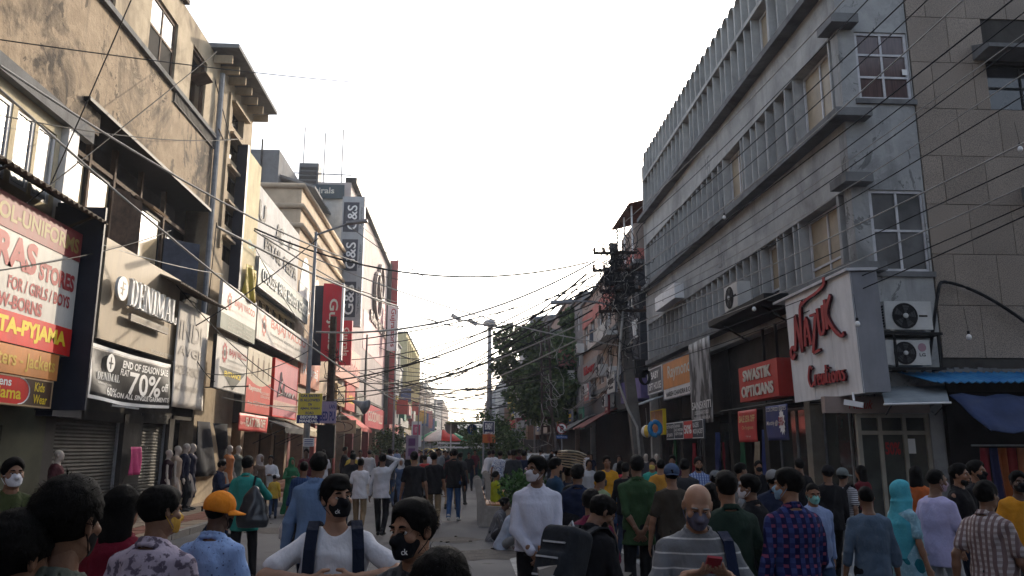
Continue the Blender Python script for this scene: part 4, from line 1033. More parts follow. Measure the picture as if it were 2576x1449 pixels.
mb = MB(); q = [(0,.2),(.12,.75),(.2,1.3),(.32,.95),(.14,.7),(.36,.42),(.1,.3),(.3,.3),(.5,.85),(.48,.3),(.6,.5),(.68,.3),(.8,.5),(.86,.3),(1.0,.52),(.98,.3),(1.1,.5),(1.2,.3),(1.35,.52),(1.5,.35)]
mb.tube([FC.P(31.4+a*2.1, 3.5+b*.9, .02) for a, b in q], .03, 4); part('script_stroke', mb, PALE, t)
part('lower_strip', rects(FC, [(30.8, 34.95, 3.25, 3.55, 0, .006)]), M('strip_peach', (.6,.36,.3), .5, 0), t)
lettering('EXCLUSIVE LADIES WEAR', FC, 31.0, 34.7, 3.3, 3.5, PALE, t, d=.01)
# ---- second building: white panel with ghost letters, grey-green sign, strip windows
b2 = thing('appliance_building', 'shop building with peeling white panel and strip windows above appliance signs', 'building', (LXW, 32, 0))
part('wall', (lambda m: FL.wall(m, 27.8, 36.4, 2.6, 11.4, -.4, -.1, [(28.6+1.1*k, 29.5+1.1*k, 6.85, 7.4) for k in range(7)]))(MB()), DARKW, b2)
part('strip_wall', rects(FL, [(28.2, 36.3, 7.36, 7.46, -.1, .05), (28.2, 36.3, 6.75, 6.83, -.1, .05)]), CREAMW, b2)
for k in range(7): window(FL, 28.6+1.1*k, 29.5+1.1*k, 6.86, 7.38, -.12, 2, 1, CREAMW, [GLD, GOLDG], b2, bar=.04)
part('white_panel', rects(FL, [(28.5, 36.1, 8.75, 11.45, -.08, .1)]), M_wall('panel_white', (.5,.49,.48), (.3,.28,.27), None, .5, .7), b2)
part('roof', rects(FL, [(27.8, 36.4, 11.2, 11.38, -8, -.41)]), CONC_D, b2)
GB = M('ghost_black', (.02,.02,.022), .7, .3, 8)
FP = Fr((-7.88,0,0), (0,1,0), (1,0,0))
for s_, a, b, z0, z1 in (('U', 28.9, 29.9, 10.15, 10.9), ('AC', 31.6, 32.9, 10.1, 10.8), ('P', 34.0, 34.6, 10.25, 10.65), ('ESTAIL', 30.0, 32.8, 9.2, 9.75), ('PEEPA', 33.2, 35.7, 9.2, 9.75)):
    part('ghost_lettering', text_mb(s_, FP, a, b, z0, z1, bold=.03, thick=.012), GB, b2)
t = sign('hoarding', 'narrow cream hoarding with dark edge at the corner of the stair tower', Fr((-7.7,0,0), (0,1,0), (1,0,0)), 26.4, 28.2, 7.0, 11.9, -.14, 0, M_wall('hoarding_cream', (.55,.48,.32), (.3,.24,.12), None, .5, .6), None)
part('dark_edge', rects(Fr((-7.7,0,0), (0,1,0), (1,0,0)), [(26.2, 26.4, 6.9, 12.0, -.3, .05)]), NAVY, t)
lettering('Dr.', Fr((-7.7,0,0), (0,1,0), (1,0,0)), 27.2, 28.1, 8.6, 8.9, M('teal_letter', (.2,.45,.45), .6, 0), t)
t, W = banner('torn_banner', 'limp torn yellow banner at the foot of the cream hoarding', Fr((-7.55,0,0), (0,1,0), (1,0,0)), 26.7, 27.9, 6.7, 7.9, M('banner_yellow', (.5,.38,.05), .6, .2, 3), .1, 5)
FG = Fr((-7.6,0,0), (0,1,.0), (1,0,0))
t = sign('appliance_sign', 'long grey green sign for coolers fans heaters and geysers', FG, 28.3, 37.3, 7.45, 8.55, -.1, 0, M('sign_greygreen', (.22,.25,.24), .55, .12, 1), GREYM, .05)
for s_, a, b in (('COOLERS', 28.8, 31.0), ('FANS', 31.4, 32.6), ('HEATERS', 33.0, 34.9), ('GEYSERS', 35.2, 37.0)): lettering(s_, FG, a, b, 7.75, 8.25, M('letter_greyed', (.55,.56,.53), .6, .1), t, bold=.02, d=.01, thick=.03)
# ---- third building: beige with roll cornices
b3 = thing('beige_building', 'tall plain beige building with rolled cornices and white petal shapes', 'building', (LXW, 43, 0))
part('wall', MB().box(-16, LXW, 36.5, 49.3, 3.0, 14.0), BEIGE, b3)
for z in (14.0, 13.0, 12.05):
    pts = [(-16, 36.42, z), (LXW+.08, 36.42, z), (LXW+.08, 49.3, z)]
    part('cornice', MB().tube(pts, .13, 8), BEIGE, b3, True)
part('parapet', MB().box(-16, LXW-.02, 36.52, 49.28, 14.0, 14.12), BEIGE, b3)
PET = M('petal_white', (.66,.63,.6), .6, .1)
for k, (u, s_) in enumerate(((38.2, 1.0), (41.3, .8), (44.6, .7), (47.2, .55))):
    pts = [FL.P(u+math.cos(a)*1.15*s_, 8.7+2.2*s_*max(math.sin(a), -.3), .0) for a in [2*math.pi*i/20 for i in range(20)]]
    part('petal', MB().prism(pts, FL.n*.03), PET, b3)
window(FL, 36.9, 39.6, 8.3, 9.5, .04, 2, 1, GREYM, GLD, b3, bar=.06)
# roof rooms behind
t = thing('roof_room', 'grey rendered roof room standing behind beige building', 'building', (-12, 45, 14))
part('wall', MB().box(-13.4, -11.3, 45, 52, 14.1, 19.1), SLATE, t)
part('pipe', MB().tube([(-12.3,44.9,14.2),(-12.3,44.9,19.7)], .06, 6), BLACKM, t)
t = thing('roof_room', 'white roof room with sloping eave and dark shutters', 'building', (-10.6, 46, 14))
part('wall', (lambda m: Fr((-9.9,0,0),(0,1,0),(1,0,0)).wall(m, 46, 53, 14.1, 17.3, -1.3, 0, [(46.7,47.5,14.6,16.6),(49,50.6,14.6,16.4)]))(MB()), WHITEW, t)
mb = MB(); mb.hexa([(-11.4,45.4,17.6),(-9.2,45.4,16.9),(-9.2,53.4,16.9),(-11.4,53.4,17.6),(-11.4,45.4,17.75),(-9.2,45.4,17.05),(-9.2,53.4,17.05),(-11.4,53.4,17.75)])
part('eave', mb, CONC_D, t)
for a, b in ((46.7,47.5),(49,50.6)): part('shutter', MB().box(-10.1, -10.0, a, b, 14.6, 16.4), IRON, t)
# ---- fourth building: fashion store with vertical signs
b4 = thing('fashion_store', 'tall pale pink and white fashion store with black framed facade', 'building', (LXW, 60, 0))
part('side_wall', MB().box(-12.5, LXW, 51, 51.3, 3, 18.2), WHITEW, b4)
WPK = M_wall('facade_white', (.4,.345,.335), (.3,.24,.235), None, .3, .3)
part('facade', MB().box(-12.5, LXW, 51.31, 76.3, 4.6, 19.3), WPK, b4)
part('pink_band', rects(FL, [(60, 76.2, 9.2, 12.2, 0, .03), (66, 76.2, 12.2, 15.5, 0, .03)]), M('facade_pink', (.45,.25,.26), .6, .1, .5), b4)
for r in ((51.4, 76.3, 19.3, 19.7, -.4, .35), (76.3, 76.8, 4.0, 19.6, -.3, .4), (62, 76.3, 5.3, 5.5, 0, .12), (62, 62.4, 5.5, 10.5, 0, .12)):
    part('black_trim', rects(FL, [r]), BLACKM, b4)
GP = M('letter_bronze', (.2,.15,.13), .6, .1)
for (u, z, r) in ((69.5, 16.2, 1.5), (67.3, 14.6, 1.9)):
    part('ring_emblem', MB().tube([FL.P(u+r*math.cos(a)*1.2, z+r*math.sin(a), .15) for a in [2*math.pi*k/24 for k in range(25)]], .22, 6, False), GP, b4)
lettering('PLANET FASHION', FL, 63.5, 75.5, 11.9, 12.8, GP, b4, d=.04, thick=.12, bold=.03)
part('roof_rail', MB().tube([(-8,51.5,19.9),(-12.4,51.2,19.9)], .05, 5), GREYM, b4)
for x, h in ((-11.3, 3.4), (-9.9, 3.0), (-8.7, 3.3)):
    solo('rooftop_rod', MB().tube([(x,51.5,18.2),(x,51.5,18.3+h+1.6)], .05, 5), GREYM, 'thin metal mast standing on the fashion store roof', 'mast', 'masts on the fashion store roof')
t = thing('water_cooler', 'dark louvred cooler box on the fashion store roof', 'cooler', (-10.8, 51.6, 18.9))
part('box', MB().box(-11.5,-10.2,51.2,52.4,18.2,20.6), M('cooler_grey', (.1,.11,.12), .7, .2), t)
for k in range(6): part('louvre', MB().box(-11.4,-10.3,51.14,51.19,18.5+k*.32,18.7+k*.32), BLACKM, t)
FY = lambda y: Fr((0,y,0), (1,0,0), (0,-1,0))
t = sign('brand_sign', 'dark teal rooftop sign with white lettering on fashion store side', FY(50.9), -11.3, -8.35, 18.0, 18.95, 0, .15, M('sign_teal', (.02,.045,.06), .5, .1), None)
lettering('Gujrals', FY(50.9), -10.8, -9.0, 18.2, 18.75, PALE, t, d=.16, bold=.02)
# vertical blade signs
def vert_frame(x, y, z, up=True):
    return Fr((x,y,z), (0,0,1) if up else (0,0,-1), (0,-1,0), (-1,0,0) if up else (1,0,0))
GSN = M('sign_silver', (.35,.36,.38), .5, .1); GSD = M('sign_navy', (.025,.03,.05), .5, .1)
t = thing('blade_sign', 'tall silver and navy blade sign with ampersand lettering', 'sign', (-7.6, 50.4, 9.2))
part('body', MB().box(-8.3, -6.85, 50.0, 50.4, 9.3, 17.9), GSN, t)
for k, (z0, z1) in enumerate(((9.9, 12.2), (12.9, 15.0), (15.5, 17.5))):
    part('navy_field', MB().box(-8.2, -7.2, 49.975, 49.995, z0, z1), GSD, t)
    f_ = vert_frame(-7.2, 49.97, z0)
    lettering('G&S', f_, .15, z1-z0-.2, .12, .75, WHL, t, bold=.01, d=.006)
    lettering('The Men\'s Wear', f_, .2, z1-z0-.3, -.22, -.08, BLKL, t, d=-.018)
t = thing('blade_sign', 'big red vertical blade sign with pale rotated lettering', 'sign', (-6.9, 39.2, 5.8))
x0, z1_ = onY(815, 713, 39); x1, z0_ = onY(853, 908, 39)
part('body', MB().box(x0, x1, 39, 39.3, z0_, z1_), M('sign_crimson', (.45,.012,.03), .45, .1, 1), t)
part('rim', MB().box(x1, x1+.1, 38.95, 39.3, z0_, z1_), WHITEP, t)
part('side_box', MB().box(x0-.5, x0, 39.05, 39.3, z0_-.2, z1_-.1), NAVY, t)  # navy box along the left edge of the red sign
lettering('Gujrals', vert_frame(x0, 39, z1_, False), (z1_-z0_)*.2, (z1_-z0_)*.86, (x1-x0)*.22, (x1-x0)*.82, PALE, t, bold=.02, d=.012)
x0, z1_ = onY(855, 806, 42.5); x1, z0_ = onY(882, 918, 42.5)
t = thing('blade_sign', 'smaller red vertical blade sign just past the big one', 'sign', ((x0+x1)/2, 42.5, z0_))
part('body', MB().box(x0, x1, 42.5, 42.8, z0_, z1_), M('sign_crimson2', (.42,.025,.04), .45, .1, 1), t)
lettering('Gujrals', vert_frame(x0, 42.5, z1_, False), (z1_-z0_)*.16, (z1_-z0_)*.8, (x1-x0)*.2, (x1-x0)*.8, PALE, t, bold=.02, d=.012)
x0, z1_ = onY(976, 768, 74); x1, z0_ = onY(999, 882, 74)
t = thing('blade_sign', 'white vertical blade sign with red lettering at far end of fashion store', 'sign', ((x0+x1)/2, 74, z0_))
part('body', MB().box(x0, x1, 74, 74.3, z0_, z1_), SIGNW, t)
lettering('Gujralsons', vert_frame(x0, 74, z1_, False), .3, (z1_-z0_)*.92, (x1-x0)*.2, (x1-x0)*.8, REDL, t, bold=.02, d=.012)
t = sign('panel_sign', 'narrow red panel rising at the far edge of the fashion store', FY(77), -8.0, -7.0, 4, 20, 0, .3, M('sign_darkred', (.3,.02,.03), .5, .1), None)
# ---- ground floor of the left side
g1 = thing('shuttered_shops', 'dark shopfronts with grey roller shutters under beige fashion sign', 'shopfront', (LXW, 19, 0))
SHUT = M('roller_shutter', (.06,.057,.05), .75, .3, 2)
DGRN = M('dark_green_render', (.06,.062,.04), .85, .25, 1.5)
part('green_wall', rects(FL, [(4, 12.4, .1, 2.5, -.3, .05), (14.2, 15.6, .1, 2.5, -.3, .05), (12.4, 14.2, 2.1, 2.5, -.3, .05)]), DGRN, g1)
part('doorway', rects(FL, [(12.4, 14.2, .1, 2.1, -1.5, -1.4)]), DARK, g1)
part('upper_wall', rects(FL, [(2, 24, 2.5, 5.5, -.4, -.05)]), DARKW, g1)
def shutter(u0, u1, z0, z1, d, parent, lift=0):
    n = int((z1-z0-lift)/.075); g_ = []
    for i in range(n*2+1):
        z = z0+lift+(z1-z0-lift)*i/(n*2); e = d+(.018 if i % 2 else 0)
        g_.append([FL.P(u0, z, e), FL.P(u1, z, e)])
    part('roller_shutter', MB().sheet(g_), SHUT, parent)
    for u in (u0-.06, u1): part('guide_rail', rects(FL, [(u, u+.06, z0, z1+.1, d-.03, d+.06)]), GREYM, parent)
    part('shutter_box', rects(FL, [(u0-.06, u1+.06, z1, z1+.22, d-.1, d+.14)]), BLACKM, parent)
shutter(16.1, 19.1, .12, 2.3, -.15, g1); shutter(20.3, 21.95, .12, 2.35, -.15, g1)
for a, b in ((15.6, 16.04), (19.16, 20.24), (22.01, 22.3)): part('pier', rects(FL, [(a, b, .1, 2.5, -.35, .02)]), DARKW, g1)
part('tube_light', rects(FL, [(17.2, 18.6, 2.58, 2.62, .5, .54)]), GREYM, g1)
g2 = thing('clothes_shop', 'deep dim clothes shop front with dark garments behind the mannequins', 'shopfront', (LXW, 26, 0))
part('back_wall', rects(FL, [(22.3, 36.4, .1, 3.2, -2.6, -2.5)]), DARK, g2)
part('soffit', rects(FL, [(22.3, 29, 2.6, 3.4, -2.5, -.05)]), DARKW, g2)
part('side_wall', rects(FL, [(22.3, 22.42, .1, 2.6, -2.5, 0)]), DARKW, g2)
for u in (28.9, 31.0, 33.4, 35.9): part('pier', rects(FL, [(u, u+.45, .1, 3.0, -.5, .0)]), M('tan_pier', (.24,.16,.1), .8, .2, 2), g2)
part('tan_wall', rects(FL, [(29.35, 36.4, 2.3, 3.0, -.4, -.05)]), M('tan_pier', None), g2)
for a, b in ((29.4, 30.9), (31.5, 33.3), (33.9, 35.8)): part('door', rects(FL, [(a, b, .1, 2.28, -.45, -.4)]), GLD, g2)
t, W = banner('hanging_garments', 'bulky black garments hung in the clothes shop doorway', Fr((-7.9,0,0), (0,1,0), (1,0,0)), 23.9, 26.8, .9, 2.5, M('black_cloth', (.01,.012,.02), .9, .2), .14, 6, 26, 8, cat='garments')
# scalloped awnings
def awning(name, label, u0, u1, z1, z0, out, mat, n=14, drop=.22):
    t = thing(name, label, 'awning', (LXW+out/2, (u0+u1)/2, z0-drop))
    g_ = [[FL.P(u0+(u1-u0)*j/n, z1+(z0-z1)*i/4+.02*math.sin(j*1.3), out*i/4) for j in range(n+1)] for i in range(5)]
    part('canopy', MB().sheet(g_, (0,0,-.01)), mat, t, True)
    mb = MB(); w_ = (u1-u0)/n
    for j in range(n):
        u = u0+w_*j
        mb.add([FL.P(u,z0,out+.004),FL.P(u+w_,z0,out+.004),FL.P(u+w_,z0-drop*.7,out+.01),FL.P(u+w_*.75,z0-drop,out+.012),FL.P(u+w_*.25,z0-drop,out+.012),FL.P(u,z0-drop*.7,out+.01)], [(0,1,2,3,4,5)])
    part('valance', mb, mat, t)
    for u in (u0+.1, u1-.1): part('arm', MB().tube([FL.P(u,z0-.6,.02), FL.P(u,z0-.02,out)], .015, 5), BLACKM, t)
    return t
awning('scalloped_awning', 'cream awning with scalloped valance beyond the boutique sign', 34.5, 38.5, 3.0, 2.45, 1.3, M('awning_cream', (.5,.42,.28), .8, .2, 2))
awning('scalloped_awning', 'dark ragged awning under the pink boutique sign', 30.4, 34.2, 2.95, 2.5, 1.2, M('awning_dark', (.03,.03,.035), .8, .3, 2))
awning('scalloped_awning', 'red sloping awning near the oval shop board', 50.5, 56, 4.0, 3.0, 1.4, M('awning_red', (.45,.06,.05), .8, .2, 2))
# small shop boards from the beige building on
g3 = thing('shop_parade', 'low shopfronts under the beige building and fashion store', 'shopfront', (LXW, 55, 0))
part('front', rects(FL, [(36.6, 76.5, .1, 4.6, -1.5, -.9)]), M('brown_shopfront', (.14,.07,.045), .7, .5, .6), g3)
part('lintel', rects(FL, [(36.6, 76.5, 3.2, 4.6, -.9, -.1)]), M('tan_pier', None), g3)
for k, u in enumerate((36.7, 39.9, 43.0, 46.2, 49.5, 53, 57, 61.5, 66, 71, 75.8)): part('pier', rects(FL, [(u, u+.5, .1, 3.2, -.9, -.05)]), M('tan_pier', None) if k % 2 else M('pier_maroon', (.2,.03,.03), .6, .2), g3)
brd = [('peach board with white lettering low on the beige building', 37.6, 42.4, 4.7, 6.1, (.55,.2,.12), 'Rituraj', WHL), ('small dark board with pale lettering beside the utility pole', 44.5, 48, 3.3, 4.6, (.04,.045,.05), 'Edo', WHL),
       ('yellow brown oval-lettered board above the red awning', 48.3, 51.5, 4.3, 5.6, (.38,.26,.12), 'Bata', BLKL), ('red board with gold swirl beside the oval-lettered board', 52, 56, 4.2, 5.9, (.5,.06,.05), 'Lotto', YELL),
       ('grey board with pale lettering between two red boards', 57, 61, 4.2, 5.7, (.2,.19,.17), 'Bossini', PALE), ('long red fashion board with cream lettering under the black trim', 62, 76, 3.4, 5.2, (.5,.04,.06), 'GOODWILLS', PALE),
       ('peach shop name board high beside the small red blade sign', 47.5, 58, 6.0, 8.3, (.55,.26,.2), 'Fernando', REDL)]
for lb, a, b, z0, z1, c, tx, m_ in brd:
    t = sign('shop_board', lb, FL, a, b, z0, z1, .02, .16, M('board_%d' % int(a*10), c, .5, .12, 1), None)
    lettering(tx, FL, a+(b-a)*.12, b-(b-a)*.12, z0+(z1-z0)*.28, z0+(z1-z0)*.74, m_, t, d=.168, bold=.01)
t = sign('oval_board', 'tan board with an oval outline hanging over the doorway', FY(43), -7.6, -5.9, 2.5, 3.2, 0, .08, M('board_tan', (.35,.26,.17), .6, .1), None)
part('oval', MB().tube([FY(43).P(-6.75+.7*math.cos(a), 2.85+.27*math.sin(a), .1) for a in [2*math.pi*k/20 for k in range(21)]], .025, 4, False), M('oval_brown', (.12,.06,.04), .6, 0), t)
# plain steps and a white pot by the doors
mb = MB(); mb.box(-7.9, -6.6, 31, 36, .1, .25); mb.box(-7.9, -7.1, 31, 36, .25, .4)
solo('door_steps', mb, PAVE_R, 'red stone steps in front of the tan doorway', 'steps')
# ================================================================== RIGHT SIDE beyond the finned block, and the far street
def far_building(side, y0, y1, h, wall, label, storeys, win, seed, base=3.2, style='plain', bay=2.2, depth=9, step=0.0, name='shop_building'):
    r_ = random.Random(seed); fr = FL if side < 0 else FRR; d0 = step
    t = thing(name, label, 'building', tuple(fr.P((y0+y1)/2, 0, d0)))
    holes = []; sh = (h-base-.6)/storeys; n = max(1, int((y1-y0)/bay))
    for s in range(storeys):
        for k in range(n):
            a = y0+(y1-y0)*(k+.5)/n; w_ = min(.62*bay, 1.4)/2
            holes.append((a-w_, a+w_, base+s*sh+.75, base+s*sh+sh-.35))
    part('wall', (lambda m: fr.wall(m, y0, y1, base, h, d0-.4, d0, holes))(MB()), wall, t)
    mb = MB(); fr.box(mb, y0, y0+.25, 0, h-.01, d0-depth, d0-.41); part('near_wall', mb, wall, t)
    part('core', rects(fr, [(y0+.26, y1-.02, .1, h-.3, d0-depth, d0-.9)]), DARK, t)
    part('roof', rects(fr, [(y0-.1, y1+.1, h, h+.18, d0-depth, d0+.15)]), CONC_D, t)
    part('shopfront', rects(fr, [(y0, y1, .1, base-.9, d0-.85, d0-.7)]), DARK, t)
    part('fascia', rects(fr, [(y0, y1, base-.9, base, d0-.4, d0+.05)]), M('fascia_%d' % (seed % 7), [(.3,.05,.05),(.08,.09,.1),(.35,.3,.25),(.12,.1,.25),(.4,.22,.1),(.3,.3,.3),(.1,.18,.15)][seed % 7], .6, .15), t)
    for a, b, c, e in holes:
        if style == 'balcony' and r_.random() < .8: pass
        f_ = part('window', rects(fr, [(a, b, c, c+.07, d0-.2, d0-.1), (a, b, e-.07, e, d0-.2, d0-.1), (a, a+.07, c+.07, e-.07, d0-.2, d0-.1), (b-.07, b, c+.07, e-.07, d0-.2, d0-.1)]), win, t)
        part('pane', rects(fr, [(a+.07, b-.07, c+.07, e-.07, d0-.17, d0-.14)]), r_.choice([GLD, GLD, PALEG, GLC]), f_)
    for s in range(storeys):
        z = base+s*sh
        if style == 'balcony':
            part('balcony_slab', rects(fr, [(y0+.1, y1-.1, z+.0, z+.14, d0, d0+.9)]), wall, t); part('balcony_front', rects(fr, [(y0+.1, y1-.1, z+.14, z+.85, d0+.8, d0+.9)]), wall, t)
        elif style == 'band': part('band', rects(fr, [(y0-.02, y1+.02, z+.25, z+.45, d0, d0+.14)]), CONC_D, t)
        elif style == 'fin':
            for k in range(n+1):
                a = y0+(y1-y0)*k/n; part('pilaster', rects(fr, [(a-.1, a+.1, z+.02, z+sh-.02, d0, d0+.2)]), wall, t)
    return t, fr, sh
SLK = M_wall('black_cladding', (.05,.052,.058), (.02,.02,.022), None, .4, .6)
PKW = M_wall('pinkish_wall', (.29,.235,.205), (.16,.12,.1), None, .5, .5)
PKB = M('pink_band_wall', (.4,.14,.12), .8, .2, 1)
GRW = M_wall('grey_wall', (.2,.2,.205), (.1,.1,.1), None, .5, .5)
YLW = M_wall('yellow_wall', (.46,.4,.22), (.25,.2,.1), None, .4, .5)
DKW = M_wall('umber_wall', (.16,.13,.11), (.06,.05,.045), None, .5, .5)
t, fr, sh = far_building(1, 31.4, 35.6, 9.2, SLK, 'narrow black clad building with pale capitals behind the utility pole', 2, WHITEP, 3, 4.6, step=.25)
part('lettering', text_mb('CO', FRR, 35.0, 33.7, 6.1, 6.9, thick=.06, d=.26), WHL, t); part('lettering', text_mb('VE', FRR, 32.6, 31.7, 6.2, 6.95, thick=.06, d=.26), WHL, t)
part('roof_box', rects(FRR, [(31.6, 34.4, 9.4, 11.0, -2.5, .3)]), PKW, t); part('roof_band', rects(FRR, [(31.58, 34.42, 9.38, 9.9, -2.5, .32)]), PKB, t)
t = thing('roof_shed', 'rusty corrugated roof shed on white posts above black building', 'shed', (7.6, 33, 11))
part('sheet', corrugated(MB(), (10,31.2,12.6), (6.6,31.2,11.7), (10,35.2,12.6), (6.6,35.2,11.7), 14, .05, (-.2,0,.97), 2), M('roof_rust', (.2,.1,.075), .8, .4, 3), t, True)
for y in (31.6, 33.2, 34.9): part('post', MB().tube([(6.8,y,9.3),(6.8,y,11.75)], .04, 6), WHITEP, t)
t, fr, sh = far_building(1, 35.8, 49, 10.5, PKW, 'peeling pinkish building with red painted band and tangled fittings', 2, WHITEP, 8, 4.4, 'band', 2.6)
part('red_band', rects(FRR, [(35.9, 48.9, 9.0, 9.75, .0, .03)]), PKB, t); part('balcony', rects(FRR, [(36, 42, 6.9, 7.1, 0, .8), (36, 42, 7.1, 7.6, .7, .8)]), WHITEW, t)
t = sign('shop_sign', 'grey board with red raised lettering on the peeling pinkish building', FRR, 42.5, 48, 5.6, 6.7, .05, .2, M('sign_ash', (.24,.24,.24), .6, .15, 2), None)
lettering('Library', FRR, 47.3, 43.3, 5.85, 6.5, REDL, t, d=.2, thick=.05, bold=.02)
x0, z1_ = onY(1482, 830, 40); x1, z0_ = onY(1520, 862, 40)
t = sign('blank_board', 'blank slate blue board sticking out over the street by utility pole', FY(40), x0, x1, z0_, z1_, 0, .1, M('board_slate', (.07,.08,.11), .6, .1), None)
specR = [(49.2, 56, 11.4, GRW, 3, 'grey building partly hidden by the street tree', 'plain', 1), (56.2, 68, 12.2, PKW, 3, 'tan building with dark shutters behind the tree crown', 'band', 4), (68.2, 84, 13.0, GRW, 3, 'grey white building with blue roofed terrace beyond the tree', 'fin', 2),
         (84.2, 98, 12.2, GRW, 3, 'grey far building with balconies beyond the blue roof', 'balcony', 5), (98.3, 116, 15.2, WHITEW, 4, 'pale far building with pilasters on the right', 'fin', 6), (116.4, 138, 13.6, PKW, 3, 'tan far building with flat roofline on the right', 'band', 7), (138.4, 165, 15.0, GRW, 4, 'grey far building with many windows on the right', 'plain', 9), (165.5, 200, 16.2, WHITEW, 4, 'hazy white building on the right far down the street', 'fin', 10), (200.5, 250, 17.5, GRW, 4, 'hazy grey building on the right near the street end', 'plain', 12), (250.5, 330, 19.5, PKW, 5, 'last hazy tan block on the right of the street', 'plain', 13)]
for a, b, h, w_, s_, lb, st, sd in specR: far_building(1, a, b, h, w_, lb, s_, WHITEP if sd % 2 else GREYM, sd, 4.0, st, 3.0 if a < 120 else 5.0, step=.3*(sd % 3)-.3)
specL = [(77.2, 88, 12.6, GRW, 3, 'grey building with dark base just past the fashion store', 'plain', 14), (88.2, 100, 11.2, WHITEW, 2, 'white balcony building with overhanging first floor on the left', 'balcony', 15), (100.2, 127, 16.2, YLW, 4, 'pale yellow building with vertical ribs on the left', 'fin', 16), (127.4, 160, 12.0, DKW, 3, 'unfinished dark building with scaffold poles on the roof', 'plain', 17), (160.5, 196, 14.5, WHITEW, 3, 'pale hazy building on the left of the street', 'band', 18), (196.5, 240, 13.2, GRW, 3, 'grey hazy building on the left of the street', 'plain', 19), (240.5, 320, 16, PKW, 3, 'last hazy tan block on the left of the street', 'plain', 20)]
for a, b, h, w_, s_, lb, st, sd in specL: far_building(-1, a, b, h, w_, lb, s_, WHITEP if sd % 2 else GREYM, sd, 4.2, st, 3.2 if a < 120 else 5.0, step=.35*(sd % 3)-.2)
t = thing('roof_room', 'concrete stair head on the roof past the fashion store', 'building', (-9, 88, 12.6)); part('wall', MB().box(-12, -8.6, 84, 92, 12.6, 16.4), GRW, t); part('pipe', MB().tube([(-8.5,90,12),(-8.5,90,17)], .1, 5), GREYM, t)
t = thing('roof_frame', 'bare scaffold poles on the unfinished dark building', 'scaffold', (-9, 135, 12))
for k in range(7): part('scaffold_pole', MB().tube([(-10+k*.5,130+k*2.5,12),(-10+k*.5,130+k*2.5,14.5+(k % 3)*.7)], .07, 4), IRON, t)
for k in range(2): part('scaffold_beam', MB().tube([(-10.5,129,13.6+k),(-5.5,148,13.6+k)], .1, 4), IRON, t)
t = thing('terrace_room', 'blue grey tin roof over a terrace room beyond the tree', 'building', (8, 90, 12.3))
part('wall', MB().box(7.6, 11.5, 85, 97, 12.3, 15.2), GRW, t)
mb = MB(); mb.hexa([(6.9,84.5,15.6),(11.5,84.5,16.2),(11.5,97.5,16.2),(6.9,97.5,15.6),(6.9,84.5,15.75),(11.5,84.5,16.4),(11.5,97.5,16.4),(6.9,97.5,15.75)]); part('tin_roof', mb, M('tin_blue', (.1,.15,.24), .6, .2), t)
for y in (85, 91, 97): part('post', MB().tube([(7.0,y,12.3),(7.0,y,15.7)], .06, 5), GREYM, t)
# far end of the street: a hazy wooded rise
mb = MB(); rr = random.Random(4); g_ = [[], []]
for k in range(41):
    x = -200+k*10; z = 27+5*math.sin(k*.55)+rr.uniform(-2, 2); g_[0].append((x, 620, -1)); g_[1].append((x, 640, z))
mb.sheet(g_, (0, 30, 0)); solo('wooded_rise', mb, M('far_wood', (.05,.07,.045), .95, .3, .2), kind='structure', base=(0,0,0))
# clutter on the right-hand walls: plain boards, box coolers, awnings
rr = random.Random(21)
cl = [('faded red board', (.45,.06,.05)), ('dusty white board', (.5,.5,.48)), ('maroon board', (.2,.03,.04)), ('grey board', (.25,.25,.25)), ('pink board', (.5,.2,.2)), ('green board', (.06,.2,.14)), ('brown board', (.18,.1,.06)), ('blue board', (.06,.1,.25)), ('yellow board', (.5,.38,.08))]
near_ = ['over the dark arcade', 'next to the cooler boxes', 'under the red lettered board', 'above the market stall', 'beside a rusty bracket', 'below the balcony', 'at the pinkish wall', 'by the tree trunk', 'near the no parking sign']
for k in range(18):
    side = 1 if k % 3 else -1
    u = 33+k*2.6+rr.uniform(-.5, .5) if side > 0 else 80+k*5.5
    nm, c = cl[k % 9]; w_ = rr.uniform(.9, 2.4); z = rr.uniform(2.6, 4.6); h = rr.uniform(.6, 1.3)
    f_ = FRR if side > 0 else FL; dd = .35+rr.uniform(0, .3)
    t = sign('shop_board', '%s on the %s row %s' % (nm, 'right' if side > 0 else 'far left', near_[(k*2+k//9) % 9]), f_, u, u+w_, z, z+h, dd, dd+.1, M('clutter_%d' % (k % 9), c, .6, .2, 2), [WHITEP, GREYM, None][k % 3])
    part('print', rects(f_, [(u+w_*.15, u+w_*.85, z+h*.45, z+h*.7, dd+.1, dd+.106), (u+w_*.25, u+w_*.75, z+h*.2, z+h*.32, dd+.1, dd+.107)]), [WHL, BLKL, PALE, YELL][k % 4], t)
    part('bracket', rects(f_, [(u+.2, u+.25, z+.1, z+.15, 0, dd)]), IRON, t)
rr = random.Random(51)
for k in range(64):
    side = 1 if k % 2 else -1; u = 52+(k//2)*3.3 if side > 0 else 79+(k//2)*3.1; nm, c = cl[(k*4+k//9) % 9]; f_ = FRR if side > 0 else FL; w_ = rr.uniform(1.2, 3.0); z = rr.uniform(2.6, 7.5); h = rr.uniform(.7, 1.8); dd = .45+rr.uniform(0, .7)
    mb = MB()
    if rr.random() < .4: mb.box(*((RXW-dd-1.1, RXW-dd) if side > 0 else (LXW+dd, LXW+dd+1.1)), u, u+.15, z, z+h*1.6)
    else: f_.box(mb, u, u+w_, z, z+h, -.2, dd+.1)
    solo('shop_board', mb, M('clutter_%d' % ((k*4+k//9) % 9), tuple(q*.6 for q in c), .6, .2, 2), '%s among the hazy %s shopfronts far down the street' % (nm, 'right' if side > 0 else 'left'), 'sign', 'shop boards far down the street')
